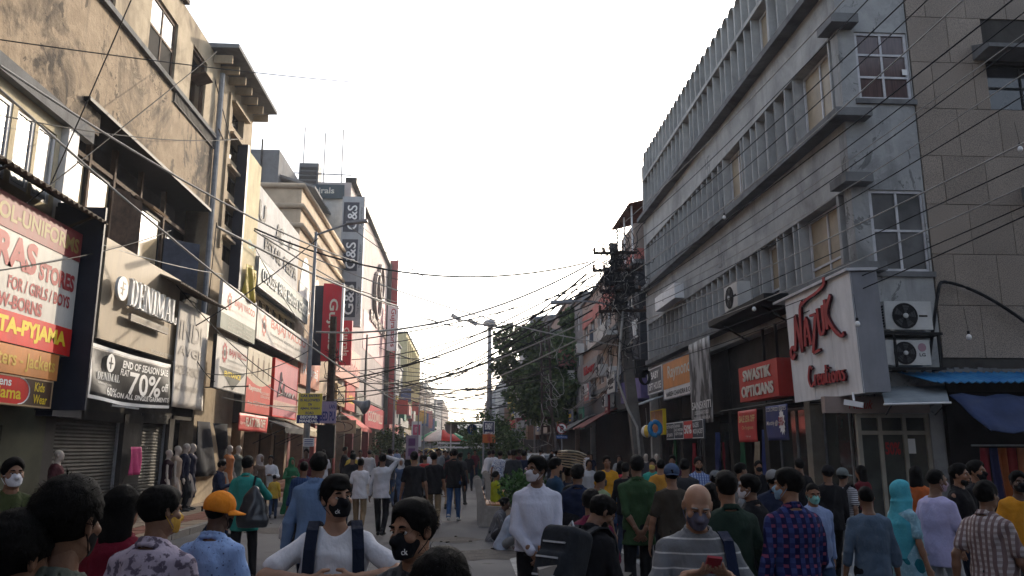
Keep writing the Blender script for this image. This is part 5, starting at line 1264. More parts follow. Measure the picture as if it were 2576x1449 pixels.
for k, (u, z) in enumerate(((36.5, 4.9), (39.5, 5.3), (44.5, 4.7), (47.5, 7.4), (52, 6.2), (38, 3.7), (58, 7), (62, 5))):
    ac_unit(Fr((RXW-.05,0,0),(0,-1,0),(-1,0,0)), -u-.9, z, .9, .6, .45, .1, 'dusty air conditioner on the building row behind the utility pole')
for k, (u, c, lb) in enumerate(((37.5, (.18,.07,.06), 'rust red cloth awning behind the utility pole'), (44, (.2,.2,.19), 'grey sagging awning under the red lettered board'), (51, (.1,.08,.07), 'dark awning beside the tree trunk'))):
    mb = MB(); g_ = [[FRR.P(u+4*j/8, 3.6-.9*i/4+.05*math.sin(j*2.3+i), .1+1.7*i/4) for j in range(9)] for i in range(5)]
    solo('cloth_awning', mb.sheet(g_, (0,0,-.015)), M('aw_%d' % k, c, .8, .3, 2), lb, 'awning', smooth=True)
# ================================================================== poles and lamps
def tangle(name, label, c, h, r, n, seed, mat=CABLE, rad=.012):
    rr = random.Random(seed); mb = MB()
    for k in range(n):
        p = Vector((c[0]+rr.uniform(-r, r)*.5, c[1]+rr.uniform(-r, r)*.5, c[2]+rr.uniform(-h, h)*.5)); pts = [p]
        d = Vector((rr.uniform(-1, 1), rr.uniform(-1, 1), rr.uniform(-1.4, 1.2)))
        for i in range(9):
            d = (d+Vector((rr.uniform(-1, 1), rr.uniform(-1, 1), rr.uniform(-1, .9)))*.8).normalized()
            pull = Vector((c[0], c[1], p.z))-p
            p = p+d*r*.22+pull*.12; pts.append(p)
        mb.tube(pts, rad*rr.uniform(.6, 1.3), 4, False)
    return solo(name, mb, mat, label, 'cables', kind='stuff')
PCC = M_wall('pole_concrete', (.13,.122,.112), (.04,.037,.034), None, .6, 1.2)
# big leaning concrete utility pole
t = thing('utility_pole', 'leaning concrete utility pole smothered in cables outside the gift shop', 'pole', (5.75, 26, 0))
A_, B_ = Vector((5.72, 26, 0)), Vector((4.92, 26, 8.6))
ax = (B_-A_).normalized(); mb = MB(); mb.hexa([A_+Vector(q) for q in ((-.18,-.16,0),(.18,-.16,0),(.18,.16,0),(-.18,.16,0))]+[B_+Vector(q) for q in ((-.13,-.12,0),(.13,-.12,0),(.13,.12,0),(-.13,.12,0))])
part('shaft', mb, PCC, t)
for z, w_ in ((8.2, .75), (7.6, .85), (6.9, .7), (6.2, .8)):
    c = A_.lerp(B_, z/8.6); part('cross_arm', MB().bar(c+Vector((-w_,-.18,.0)), c+Vector((w_,-.18,.05)), .09), IRON, t)
    for s in (-1, -.55, .55, 1): part('insulator', MB().lathe(c+Vector((w_*s*.95,-.18,.05)), [(.03,0),(.06,.04),(.04,.08),(.06,.12),(.02,.16)], 8), M('insulator', (.12,.06,.04), .4, .2), t)
for z in (7.9, 7.2, 6.5): c = A_.lerp(B_, z/8.6); part('clamp_band', MB().box(c.x-.22, c.x+.22, 25.8, 26.2, z, z+.12), BLACKM, t)
for k, (z, s) in enumerate(((7.4, -.33), (7.1, .34), (4.3, .35))): c = A_.lerp(B_, z/8.6); part('junction_box', MB().box(c.x+s-.16, c.x+s+.16, 25.7, 25.95, z-.3, z+.3), BLACKM, t)
part('standing_cable', MB().tube([(5.15,25.75,6.2),(5.0,25.7,5.0),(4.9,25.7,3.9),(5.2,25.72,3.0),(5.5,25.75,2.4),(5.62,25.76,.5)], .045, 6), CABLE_W, t, True)
lp = A_.lerp(B_, 6.35/8.6); lx, lz = onY(1385, 760, 26)
part('lamp_arm', MB().tube([lp, (lp.x-.8, 26, lz+.02), (lx+.5, 26, lz+.06)], .03, 6), GREYM, t)
mb = MB(); mb.hexa([(lx-.0,25.85,lz-.06),(lx+.72,25.85,lz-.03),(lx+.72,26.15,lz-.03),(lx,26.15,lz-.06),(lx,25.87,lz+.03),(lx+.7,25.87,lz+.08),(lx+.7,26.13,lz+.08),(lx,26.13,lz+.03)])
part('lamp_head', mb, GREYM, t)
tangle('cable_tangle', 'dense knot of black cables round the utility pole top', (5.0, 25.8, 7.4), 2.0, 1.1, 130, 1)
tangle('cable_tangle', 'loose hanks of cable lower on the utility pole', (5.3, 25.8, 5.6), 2.2, .7, 26, 2)
tangle('cable_tangle', 'pale loops of cable on the utility pole', (5.05, 25.75, 6.6), 2.6, .9, 14, 3, CABLE_W)
mb = MB()
for k in range(6): mb.tube([(5.75+.16*math.cos(a)+.01*k, 25.65-.02*k, 4.0+.24*math.sin(a)) for a in [2*math.pi*i/16 for i in range(17)]], .02, 5, False)
solo('cable_coil', mb, CABLE, 'hanging coil of thick cable on the utility pole', 'cables', smooth=True)
# left lamp post
def lamp_post(x, y, h, arm, label, head=.7, r=.085):
    t = thing('street_lamp', label, 'street lamp', (x, y, 0))
    part('shaft', MB().tube([(x,y,0),(x,y,h*.5),(x,y,h)], [r, r*.85, r*.6], 8), GREYM, t, True)
    part('base_plate', MB().box(x-.2,x+.2,y-.2,y+.2,.0,.16), GREYM, t)
    part('arm', MB().tube([(x,y,h-.1),(x+arm,y-.1,h+.28)], .035, 6), GREYM, t)
    part('lamp_head', MB().obox((x+arm+head*.45, y-.12, h+.34), (Vector((1,0,.14)).normalized(), Vector((0,1,0)), Vector((-.14,0,1)).normalized()), (head*.5, .12, .04)), GREYM, t)
    return t
lamp_post(-5.15, 26, 8.85, 1.05, 'slim grey street lamp beside the long appliance sign')
lamp_post(-5.2, 57, 10.2, 1.9, 'tall grey street lamp beyond the white blade sign', 1.2)
lamp_post(-5.3, 100, 10.2, 2, 'distant street lamp in front of the pale yellow building', 1.4, .11)
lamp_post(5.2, 62, 8, -1.6, 'grey street lamp in front of the tree', -1.2)
t = thing('utility_pole', 'short dark pole with box and loose cables beside the car entry notice', 'pole', (-4.75, 28, 0))
part('shaft', MB().tube([(-4.75,28,0),(-4.78,28,6.3)], [.16, .12], 8), IRON, t); part('box', MB().box(-5.1,-4.5,27.6,27.85,1.4,2.5), BLACKM, t)
tangle('cable_tangle', 'black cable clump on the short dark pole', (-4.75, 27.9, 3.9), 2.6, .5, 26, 5)
# notice on a pole
t = thing('road_notice', 'yellow and blue car entry notice tied to the lamp post', 'sign', (-4.7, 24, 0))
f24 = FY(24); NX0, NZ1 = onY(752, 990, 24); NX1, NZ0 = onY(808, 1065, 24); NZM = NZ0+(NZ1-NZ0)*.28
part('pole', MB().tube([(NX0+.35,24.06,0),(NX0+.35,24.06,NZ1)], .025, 6), GREYM, t)
part('yellow_board', rects(f24, [(NX0, NX1, NZM, NZ1, 0, .03)]), M('notice_yellow', (.62,.5,.08), .5, .1, 2), t)
part('blue_board', rects(f24, [(NX0-.02, NX1-.04, NZ0, NZM-.004, 0, .032)]), M('notice_blue', (.03,.03,.16), .5, .1, 2), t)
NB = M('notice_ink', (.03,.04,.18), .5, 0); hh = (NZ1-NZM)/5
for k, s_ in enumerate(('CAR ENTRY', 'IS ALLOWED', 'ON', 'AJMAL KHAN', 'ROAD')):
    wd = (NX1-NX0)*(.16 if len(s_) == 2 else .34 if len(s_) == 4 else .82); cx = (NX0+NX1)/2
    lettering(s_, f24, cx-wd/2, cx+wd/2, NZ1-hh*(k+.86), NZ1-hh*(k+.22), NB, t, d=.034, bold=.03)
lettering('BEOPAR', f24, NX0+.08, NX1-.1, NZ0+(NZM-NZ0)*.56, NZ0+(NZM-NZ0)*.92, WHL, t, d=.036, bold=.04)
lettering('MANDAL', f24, NX0+.06, NX1-.1, NZ0+(NZM-NZ0)*.1, NZ0+(NZM-NZ0)*.46, WHL, t, d=.036, bold=.04)
x0, z1_ = onY(762, 1102, 23.8); x1, z0_ = onY(788, 1123, 23.8)
t = sign('paper_notice', 'small white paper notice on the pole below the car entry notice', FY(23.9), x0, x1, z0_, z1_, 0, .02, WHITEP, None)
for k in range(4): part('print_line', rects(FY(23.9), [(x0+.03, x1-.03, z1_-.06-k*.05, z1_-.035-k*.05, .02, .023)]), NB, t)
x0, z1_ = onY(800, 1010, 27.6); x1, z0_ = onY(845, 1065, 27.6)
t = sign('road_notice', 'lilac notice board seen behind the short dark pole', FY(27.6), x0, x1, z0_, z1_, 0, .03, M('notice_lilac', (.3,.25,.4), .5, .1), None)
lettering('LAN', FY(27.6), x0+.4, x1-.05, z0_+.5, z1_-.1, NB, t, d=.034, bold=.03); lettering('BED PU', FY(27.6), x0+.1, x1-.05, z0_+.08, z0_+.4, NB, t, d=.034, bold=.03)
# loudhailer horn
mb = MB().lathe((-3.9, 27.4, 3.3), [(.05,.0),(.07,.15),(.13,.35),(.26,.55)], 14, (.8,-.3,-.35)); t = thing('horn_speaker', 'grey horn loudspeaker on the short dark pole', 'loudspeaker', (-3.9,27.4,3.0)); part('horn', mb, GREYM, t, True); part('bracket', MB().tube([(-4.7,27.9,3.3),(-3.9,27.4,3.3)], .03, 5), BLACKM, t)
# high mast with floodlights
mx = 1.63; t = thing('high_mast', 'tall grey mast with ring of floodlights in mid street', 'mast', (mx, 60, 0))
part('shaft', MB().tube([(mx,60,0),(mx,60,6),(mx,60,11)], [.24, .2, .14], 10), GREYM, t, True)
part('crown', MB().lathe((mx,60,10.9), [(.2,0),(.5,.05),(.5,.35),(.3,.5)], 12), GREYM, t)
part('finial', MB().tube([(mx,60,11.4),(mx,60,12.2)], .02, 4), GREYM, t)
for k, (dx, dz) in enumerate(((-2.6,.45),(-1.3,.1),(1.5,-.25),(2.8,-.75))):
    part('flood_arm', MB().tube([(mx,60,11.0),(mx+dx,60,11.0+dz)], .05, 5), GREYM, t)
    part('floodlight', MB().obox((mx+dx,59.9,11.12+dz), (Vector((1,0,-.6 if dx < 0 else .6)).normalized(), Vector((0,1,0)), Vector((.6 if dx < 0 else -.6,0,1)).normalized()), (.38,.25,.13)), GREYM, t)
# bare pole with ladder rungs in front of the tree
t = thing('utility_pole', 'dark lattice pole wrapped in drooping cables before the tree', 'pole', (4.6, 47, 0))
for s in (-.22, .22): part('leg', MB().bar((4.75+s*1.6,47,0), (4.6+s,47,9.0), .12), IRON, t)
for k in range(12): part('rung', MB().bar((4.4,47,2.5+k*.5), (4.85,47,2.5+k*.5), .08), IRON, t)
part('brace', MB().bar((6.0,47,0), (4.8,47,4.2), .14), IRON, t)
tangle('cable_tangle', 'pale cable loops hanging from the lattice pole', (4.8, 46.8, 5.0), 4.5, 1.8, 12, 8, CABLE_W, .014)
tangle('cable_tangle', 'black cable mass on the lattice pole', (4.6, 46.9, 6.0), 3.5, .8, 34, 9)
# ================================================================== overhead cables
ncab = 0
def cable(p, q, sag, r=.014, mat=CABLE, label=None, group=None, n=18, wob=0, seed=0):
    p, q = Vector(p), Vector(q); rr = random.Random(seed); pts = []
    for i in range(n+1):
        a = i/n; v = p.lerp(q, a); v.z -= 4*sag*a*(1-a)
        if wob: v += Vector((rr.uniform(-wob, wob), 0, rr.uniform(-wob, wob)))
        pts.append(v)
    return solo('overhead_cable', MB().tube(pts, r, 5, False), mat, label, 'cable', group, smooth=True)
def at(px, py, Y):
    x, z = onY(px, py, Y); return (x, Y, z)
G_R = ('black overhead cable slanting past the finned office block to the utility pole', 'cables along the right side')
for k, (ex, ey, sx, sy, r) in enumerate(((2120,0,1570,560,.016),(2275,0,1560,640,.016),(2330,0,1575,660,.014),(2420,0,1580,690,.02),(2545,0,1590,720,.02),(2576,30,1600,740,.014),(2576,85,1570,760,.012),(2576,100,1560,780,.014),(2576,415,1555,860,.014),(2576,470,1560,880,.016),(2576,520,1565,900,.014),(2576,545,1570,930,.016),(2576,360,1560,830,.02),(2180,0,1565,600,.013),(2576,240,1560,800,.014),(2576,185,1565,780,.012))):
    cable(at(ex+8, ey-5, 9.5), at(sx, sy, 25.8), .12+.05*(k % 4), r*.65, CABLE if k % 3 else CABLE_W, *G_R)
G_T = ('thin overhead wire crossing high between the old building and the right side', 'wires across the street')
for k, (ax_, ay, Ya, bx_, by, Yb, sg, r) in enumerate(((0,100,12.5,1010,215,24,.1,.008),(0,165,12.5,900,660,26,.35,.016),(0,225,13,1000,1010,30,.4,.016),(0,565,12.6,545,130,22,.02,.008),(120,480,14,330,0,13,.02,.008),(0,680,11.8,430,580,20,.1,.008),(545,570,24,1000,770,40,.2,.03),(600,350,24,0,290,12.5,.2,.008),(640,575,26,1480,660,26,1.0,.02),(800,600,26,420,860,21,.2,.012),(580,350,24.5,520,120,23,.02,.012))):
    cable(at(ax_, ay, Ya), at(bx_, by, Yb), sg, r*1.5, CABLE_W if k in (1, 2, 6) else CABLE, *G_T)
G_C = ('black overhead cable sagging across mid street from the utility pole', 'cables across mid street')
for k, (ax_, ay, Ya, bx_, by, Yb, sg, r) in enumerate(((1500,655,26,795,835,26,.75,.026),(1500,690,26,700,1000,60,.9,.022),(1495,720,26,740,960,45,.9,.03),(1490,735,26,880,905,50,.5,.022),(1500,760,26,840,935,45,.6,.018),(1490,800,26,760,1010,40,.7,.022),(1370,905,47,980,930,57,.5,.02),(1370,930,47,1000,985,70,.6,.02),(1380,950,47,960,960,60,.7,.02),(1360,940,47,1050,990,100,.5,.03),(660,590,26,1560,870,26,.5,.016),(1000,770,57,1370,870,47,.4,.02),(850,860,30,1540,700,26,.3,.018),(820,700,35,1310,820,60,.5,.02),(940,690,55,1330,730,60,.4,.02),(900,560,45,1240,830,60,.2,.014),(1480,700,26,980,985,57,1.2,.024),(1485,745,26,900,960,48,1.1,.024),(1490,780,26,830,985,36,.8,.02),(1475,690,26,1060,960,90,.9,.03),(1500,830,26,1000,1000,70,.8,.024),(640,580,26,1000,775,57,.3,.024),(1000,775,57,1340,812,60,.9,.03),(880,570,45,1320,800,60,.8,.02),(1545,850,26,980,1015,60,.9,.02))):
    cable(at(ax_, ay, Ya), at(bx_, by, Yb), sg, r*1.25, CABLE if k % 5 else CABLE_W, *G_C)
G_F = ('thin distant overhead wire across the hazy street', 'wires far down the street')
rr = random.Random(31)
for k in range(34):
    Y = rr.uniform(50, 150); z = rr.uniform(6, 10.5)
    cable((-7, Y, z), (rr.uniform(4, 7), Y+rr.uniform(-25, 30), z+rr.uniform(-2.2, 2)), rr.uniform(.3, 1.3), .02+Y*.00016, CABLE, *G_F)
G_D = ('pale drooping service cable along the right hand shop row', 'service cables on the right')
for k in range(10):
    u = 27+k*2.2; cable((5.2+rr.uniform(-.3,.3), 26+k*.3, 4.2+rr.uniform(0,2.5)), (6.4, u+8, 3.6+rr.uniform(0,2.5)), rr.uniform(.3,1.0), .014, CABLE_W if k % 2 else CABLE, *G_D)
G_L = ('thin slack wire running along the left shop signs', 'wires along the left shop fronts')
for k, (ax_, ay, Ya, bx_, by, Yb, sg) in enumerate(((180,590,15,560,690,24,.1),(430,700,20,780,1000,26,.4),(545,560,23.5,520,790,23,.3),(600,900,25,760,1010,26,.25),(520,940,22.5,780,880,26,.3),(440,760,21,540,960,23,.35),(640,620,28,800,870,30,.2),(560,1000,24,880,1010,33,.25),(820,900,28,1000,960,45,.4),(640,1010,27,960,1030,40,.4))):
    cable(at(ax_, ay, Ya), at(bx_, by, Yb), sg, .014, CABLE if k % 3 else CABLE_W, *G_L)
# ================================================================== tree and street planting
LEAF = [M('leaf_dark', (.03,.056,.02), .7, .35, 3), M('leaf_mid', (.055,.092,.028), .7, .35, 3), M('leaf_pale', (.09,.13,.045), .7, .3, 3)]
BARK = M('bark', (.09,.07,.055), .95, .4, 4, .5)
def tree(name, label, x, y, h, crown, n, seed, leaf=.2, trunk_r=.2, lean=0, sparse=.25):
    rr = random.Random(seed); t = thing(name, label, 'tree', (x, y, 0))
    cz = h-crown[2]; c = Vector((x+lean, y, cz))
    tips = []; mbs = MB(); mbs.tube([(x,y,0),(x+lean*.3,y,cz*.35),(x+lean*.6,y,cz*.75),(c.x,y,cz)], [trunk_r, trunk_r*.8, trunk_r*.65, trunk_r*.4], 8)
    for k in range(9):
        a = rr.uniform(0, 6.28); e = rr.uniform(-.2, .9); d = Vector((math.cos(a)*crown[0], math.sin(a)*crown[1], e*crown[2]))*rr.uniform(.55, .85)
        st = Vector((x+lean*.7, y, cz*rr.uniform(.65, .95))); en = c+d; mbs.tube([st, st.lerp(en, .5)+Vector((0,0,.3)), en], [trunk_r*.35, trunk_r*.22, trunk_r*.08], 5); tips.append(en)
    part('trunk', mbs, BARK, t, True)
    cl = []
    for k in range(46):
        v = Vector((rr.gauss(0, 1), rr.gauss(0, 1), rr.gauss(0, 1))).normalized(); q = rr.uniform(.1, 1.02)
        cl.append((c+Vector((v.x*crown[0], v.y*crown[1], v.z*crown[2]))*q if False else Vector((c.x+v.x*crown[0]*q, c.y+v.y*crown[1]*q, c.z+v.z*crown[2]*q)), rr.uniform(.22, .42)*crown[0]))
    for li in range(3):
        mb = MB()
        for k in range(n//3):
            cc, cr = rr.choice(cl); v = Vector((rr.gauss(0, 1), rr.gauss(0, 1), rr.gauss(0, .8))); v = v.normalized()*cr*rr.uniform(.3, 1.0)**.6
            p = cc+v; s_ = leaf*rr.uniform(.6, 1.3)
            d = Vector((rr.uniform(-1, 1), rr.uniform(-1, 1), rr.uniform(-.9, .3))).normalized(); sd = d.orthogonal().normalized(); sd.rotate(Matrix.Rotation(rr.uniform(0, 3), 3, d))
            mb.add([p, p+d*s_*.5+sd*s_*.28, p+d*s_, p+d*s_*.5-sd*s_*.28], [(0,1,2,3)])
        part('crown', mb, LEAF[li], t)
    return t
tree('street_tree', 'dense dark green street tree between lattice pole and pinkish building', 5.7, 55, 11.7, (3.3, 3.3, 4.4), 32000, 3, .38, .28)
tree('street_tree', 'small leafy sapling beside the bedding notice in mid street', 1.3, 42, 3.6, (1.5, 1.2, 1.1), 2600, 4, .2, .06)
tree('street_tree', 'second small sapling leaning in the mid street bed', 2.1, 39, 2.7, (.9, .9, .8), 1200, 5, .17, .05)
tree('street_tree', 'dark shrub tree by the red shopfronts on the far left', -5.5, 58, 3.3, (1.4, 1.4, 1.3), 2200, 6, .22, .08)
tree('street_tree', 'low greenery behind the market umbrella', -.6, 66, 3.6, (2.4, 1.6, 1.0), 2200, 7, .28, .08)
# ================================================================== signs and stalls in mid street
def disc_sign(px, py, Y, r, face, label, rim=None, h0=0):
    x, z = onY(px, py, Y); t = thing('road_sign', label, 'sign', (x, Y, 0))
    part('pole', MB().tube([(x,Y+.05,0),(x,Y+.05,z+r*.8)], .035, 6), GREYM, t)
    part('disc', MB().lathe((x,Y,z), [(r,0),(r,.02)], 28, (0,-1,0)), rim or face, t)
    if rim: part('face', MB().lathe((x,Y-.021,z), [(r*.84,0),(r*.84,.004)], 28, (0,-1,0)), face, t)
    return t, x, z
GBK = M('sign_back', (.3,.3,.31), .6, .1)
t, x, z = disc_sign(1135, 1076, 46, .36, GBK, 'grey back of a round road sign in mid street')
for s in (-.45, .45): part('stiffener', MB().box(x+s*.4-.02, x+s*.4+.02, 45.94, 45.975, z-.3, z+.3), GREYM, t)
disc_sign(1066, 1088, 60, .5, GBK, 'brownish back of a round sign near the left lamps')
t, x, z = disc_sign(1188, 1080, 45, .29, M('sign_blue', (.02,.1,.35), .5, .05), 'round blue pedestrian road sign in mid street')
f_ = FY(44.97); P_ = rects(f_, [(x-.11, x-.07, z-.16, z+.08, .01, .016), (x-.14, x-.03, z+.0, z+.07, .01, .017), (x+.0, x+.02, z-.24, z+.24, .01, .016)]); part('pictogram', P_, WHL, t); part('pictogram_head', MB().lathe((x-.09,44.96,z+.13), [(.035,0),(.035,.004)], 10, (0,-1,0)), WHL, t)
t, x, z = disc_sign(1413, 1078, 45.5, .31, WHL, 'no parking sign with red ring and crossed letter beside the lattice pole', REDL)
lettering('P', FY(45.46), x-.09, x+.12, z-.16, z+.16, BLKL, t, bold=.05, d=.012)
part('slash', MB().obox((x,45.44,z), (Vector((.7,0,-.7)).normalized(), Vector((0,1,0)), Vector((.7,0,.7)).normalized()), (.27,.004,.035)), REDL, t)
part('plate', rects(FY(45.5), [(x-.32, x+.32, z-.56, z-.38, .0, .02)]), M('sign_blue', None), t); lettering('No Parking', FY(45.5), x-.27, x+.27, z-.53, z-.42, WHL, t, d=.024)
x0, z1_ = onY(1215, 1060, 41); x1, z0_ = onY(1244, 1080, 41)
t = sign('street_board', 'navy bedding shop board on the mast in mid street', FY(41), x0, x1, z0_-.25, z1_, 0, .04, M('notice_navy', (.02,.025,.08), .5, .1), WHITEP, .03)
lettering('BOMBAY', FY(41), x0+.1, x1-.1, z1_-.42, z1_-.08, WHL, t, d=.05, bold=.03); lettering('BEDDING', FY(41), x0+.1, x1-.1, z1_-.86, z1_-.52, WHL, t, d=.05, bold=.03)
x0, z1_ = onY(1214, 1092, 40.5); x1, z0_ = onY(1246, 1114, 40.5)
t = sign('street_board', 'orange bazaar board below the navy bedding board', FY(40.5), x0, x1, z0_, z1_, 0, .04, M('notice_orange', (.5,.14,.04), .6, .2, 2), None)
lettering('APNA', FY(40.5), x0+.4, x1-.3, z1_-.5, z1_-.12, REDL, t, d=.05, bold=.02); lettering('BAZAR', FY(40.5), x0+.25, x1-.25, z0_+.1, z0_+.5, REDL, t, d=.05, bold=.02)
for q in ((1230, 41.06, 1062), (1216, 40.56, 1092)): x, z = onY(q[0], q[2], q[1]); solo('board_post', MB().tube([(x,q[1],0),(x,q[1],z)], .05, 6), GREYM, 'grey post of the %s board in mid street' % ('navy' if q[1] > 41 else 'orange'), 'post')
# leaning placards on the left
x0, z1_ = onY(1022, 1095, 26.5); x1, z0_ = onY(1052, 1140, 26.5)
t = sign('placard', 'leaning lilac printed placard held up above the crowd', FY(26.5), x0, x1, z0_-.2, z1_, 0, .03, M('placard_lilac', (.3,.24,.3), .6, .1), None)
part('print', rects(FY(26.5), [(x0+.08, x1-.1, z1_-.34, z1_-.1, .03, .034), (x0+.08, x1-.1, z1_-.66, z1_-.42, .03, .034)]), M('print_maroon', (.14,.06,.16), .6, .2), t)
part('stick', MB().tube([(x1-.1,26.55,.0),(x0+.4,26.55,z1_+1.0)], .02, 5), GREYM, t)
x0, z1_ = onY(1036, 1060, 30); x1, z0_ = onY(1060, 1110, 30)
t = sign('placard', 'white notice with pink heading on a pole behind the lilac placard', FY(30), x0, x1, z0_-.2, z1_, 0, .03, WHITEP, None)
part('heading', rects(FY(30), [(x0+.05, x1-.05, z1_-.5, z1_-.12, .03, .036)]), M('heading_pink', (.55,.12,.2), .5, .1), t); lettering('NOTICE', FY(30), x0+.12, x1-.12, z1_-.42, z1_-.2, WHL, t, d=.04)
for k in range(4): part('print_line', rects(FY(30), [(x0+.12, x1-.12, z1_-.75-k*.16, z1_-.68-k*.16, .03, .034)]), M('heading_pink', None), t)
part('pole', MB().tube([(x0+.45,30.06,0),(x0+.45,30.06,z1_)], .03, 6), GREYM, t)
# market umbrella
ux, uz = onY(1112, 1108, 54)
t = thing('market_umbrella', 'red green and white market umbrella over a street stall', 'umbrella', (ux, 54, 0))
part('pole', MB().tube([(ux,54,0),(ux,54,uz+.7)], .03, 6), GREYM, t)
um = [M('umb_red', (.5,.05,.04), .7, .1), M('umb_green', (.04,.25,.12), .7, .1), M('umb_white', (.6,.55,.5), .7, .1)]
for k in range(8):
    mb = MB(); a, b = 2*math.pi*k/8, 2*math.pi*(k+1)/8; g_ = []
    for i in range(5):
        q = i/4; r = 1.85*q; zz = uz+.72-.75*q**1.7
        g_.append([(ux+r*math.cos(a+(b-a)*j/3), 54+r*math.sin(a+(b-a)*j/3), zz-.04*math.sin(math.pi*j/3)*q) for j in range(4)])
    part('gore', MB().sheet(g_, (0,0,-.012)), um[(0,1,2,0,1,2,0,1)[k]], t, True)
# barrier with white bars and green net, cart stall
t = thing('street_stall', 'green netted stall with white top bars in mid street', 'stall', (.6, 44, 0))
part('net', MB().box(-.9, 2.3, 44, 44.1, .1, 1.7), M('net_green', (.04,.1,.07), .8, .4, 8), t)
for z in (1.78, 2.0): part('rail', MB().tube([(-1.6,43.9,z),(2.6,43.9,z)], .05, 6), WHITEP, t)
for x in (-.9, 2.3): part('post', MB().tube([(x,44,0),(x,44,3.1)], .04, 6), WHITEP, t)
part('roof', MB().box(-1.2, 2.4, 43.4, 46, 3.1, 3.16), M('stall_roof', (.55,.55,.3), .6, .1), t)
# auto rickshaws and parked vehicles far away
def rickshaw(x, y, label):
    t = thing('auto_rickshaw', label, 'auto rickshaw', (x, y, 0)); YG = M('rick_green', (.03,.15,.06), .4, .1); YY = M('rick_yellow', (.7,.5,.05), .4, .1)
    mb = MB(); mb.hexa([(x-.6,y-1,.35),(x+.6,y-1,.35),(x+.6,y+1.2,.35),(x-.6,y+1.2,.35),(x-.6,y-1,1.0),(x+.6,y-1,1.0),(x+.55,y+1.1,1.0),(x-.55,y+1.1,1.0)]); part('body', mb, YG, t)
    g_ = [[(x+.65*math.cos(math.pi*j/8), y-1+2.1*i, 1.3+.45*math.sin(math.pi*j/8)) for j in range(9)] for i in range(2)]
    part('roof', MB().sheet(g_, (0,0,-.03)), YY, t, True); part('rear_panel', MB().box(x-.6,x+.6,y-1.02,y-.98,1.0,1.35), YY, t)
    part('rear_window', MB().box(x-.35,x+.35,y-1.03,y-1.022,1.15,1.45), GLD, t)
    for dx, dy in ((-.55,-.7),(.55,-.7),(0,1.0)): part('wheel', MB().lathe((x+dx-.05,y+dy,.22), [(.22,0),(.22,.1)], 14, (1,0,0)), BLACKM, t)
    return t
rickshaw(-1.9, 50, 'yellow roofed auto rickshaw behind the placards'); rickshaw(-3.4, 70, 'green and yellow auto rickshaw far down the left lane'); rickshaw(3.6, 62, 'parked auto rickshaw before the tree')
def car(x, y, col, label):
    t = thing('parked_car', label, 'car', (x, y, 0)); m_ = M('car_%s' % label[:5], col, .3, .05, coat=.5)
    prof = [(-2,.35),(-2,.85),(-1.75,.95),(-1.3,1.4),(.5,1.45),(1.1,1.0),(1.95,.85),(2,.35)]
    mb = MB(); mb.prism([(x-.8,y+a,b) for a, b in prof], (1.6,0,0)); part('body', mb, m_, t)
    part('rear_window', MB().hexa([(x-.65,y-1.77,.98),(x+.65,y-1.77,.98),(x+.6,y-1.4,1.36),(x-.6,y-1.4,1.36),(x-.65,y-1.79,1.0),(x+.65,y-1.79,1.0),(x+.6,y-1.42,1.38),(x-.6,y-1.42,1.38)]), GLD, t)
    for s in (-1, 1):
        part('side_window', MB().hexa([(x+s*.79,y-1.2,1.0),(x+s*.81,y-1.2,1.0),(x+s*.81,y+.9,1.0),(x+s*.79,y+.9,1.0),(x+s*.79,y-1.1,1.36),(x+s*.81,y-1.1,1.36),(x+s*.81,y+.5,1.38),(x+s*.79,y+.5,1.38)]), GLD, t)
        part('tail_light', MB().box(x+s*.62-.1,x+s*.62+.1,y-2.02,y-1.99,.7,.85), REDL, t)
        for dy in (-1.25, 1.25): part('wheel', MB().lathe((x+s*.8-.09,y+dy,.31), [(.31,0),(.31,.18)], 16, (1,0,0)), BLACKM, t)
car(3.9, 43, (.55,.55,.56), 'white car parked before the lattice pole'); car(4.2, 51, (.3,.32,.35), 'silver car parked beside the tree'); car(4.0, 72, (.08,.08,.09), 'black car far down the right kerb')
# ================================================================== benches on the median
BSTONE = M_wall('bench_stone', (.3,.27,.24), (.15,.13,.12), None, .5, 2.5)
SLAT = M('bench_slat', (.32,.14,.06), .6, .3, 3, stretch=(2,.4,2))
def bench(x, y, rot, label, L=1.9, scroll=True):
    t = thing('bench', label, 'bench', (x, y, 0)); c, s = math.cos(rot), math.sin(rot)
    def P(u, v, z): return Vector((x+u*c-v*s, y+u*s+v*c, z))     # u along the seat, v backwards
    for u in (-L/2, L/2-.12):
        pts = [(.28,0),(.3,.42),(-.18,.45),(-.3,.95),(-.42,.92),(-.36,.4),(-.36,0)]
        mb = MB(); mb.prism([P(u, -q[0], q[1]) for q in pts], P(.12,0,0)-P(0,0,0)); part('end_frame', mb, BSTONE, t)
        if scroll: part('end_scroll', MB().lathe(P(u-.02, .37, .95), [(.1,0),(.1,.16)], 14, P(1,0,0)-P(0,0,0)), BSTONE, t)
    for k in range(4): part('seat_slat', MB().bar(P(-L/2+.12, -.22+k*.12, .46), P(L/2-.12, -.22+k*.12, .46), .1, .03), SLAT, t)
    for k in range(4): part('back_slat', MB().bar(P(-L/2+.12, .2+k*.035, .56+k*.11), P(L/2-.12, .2+k*.035, .56+k*.11), .03, .09), SLAT, t)
    return t

# unseen rest of the street behind the viewpoint, added to darken the figures
far_building(-1, -52, 1.8, 13.5, DKW, 'brown shop building behind the viewpoint on the left side', 3, GREYM, 31, 4.2, 'band', 4.5)
far_building(1, -52, 3.5, 14.5, GRW, 'grey shop building behind the viewpoint on the right side', 3, GREYM, 32, 4.2, 'band', 4.5)
t = thing('end_building', 'long building closing the street behind the viewpoint', 'building', (0, -58, 0)); part('wall', MB().box(-30, 30, -64, -56, 0, 15), DKW, t); part('roof', MB().box(-30.2, 30.2, -64.2, -55.8, 15, 15.3), CONC_D, t)
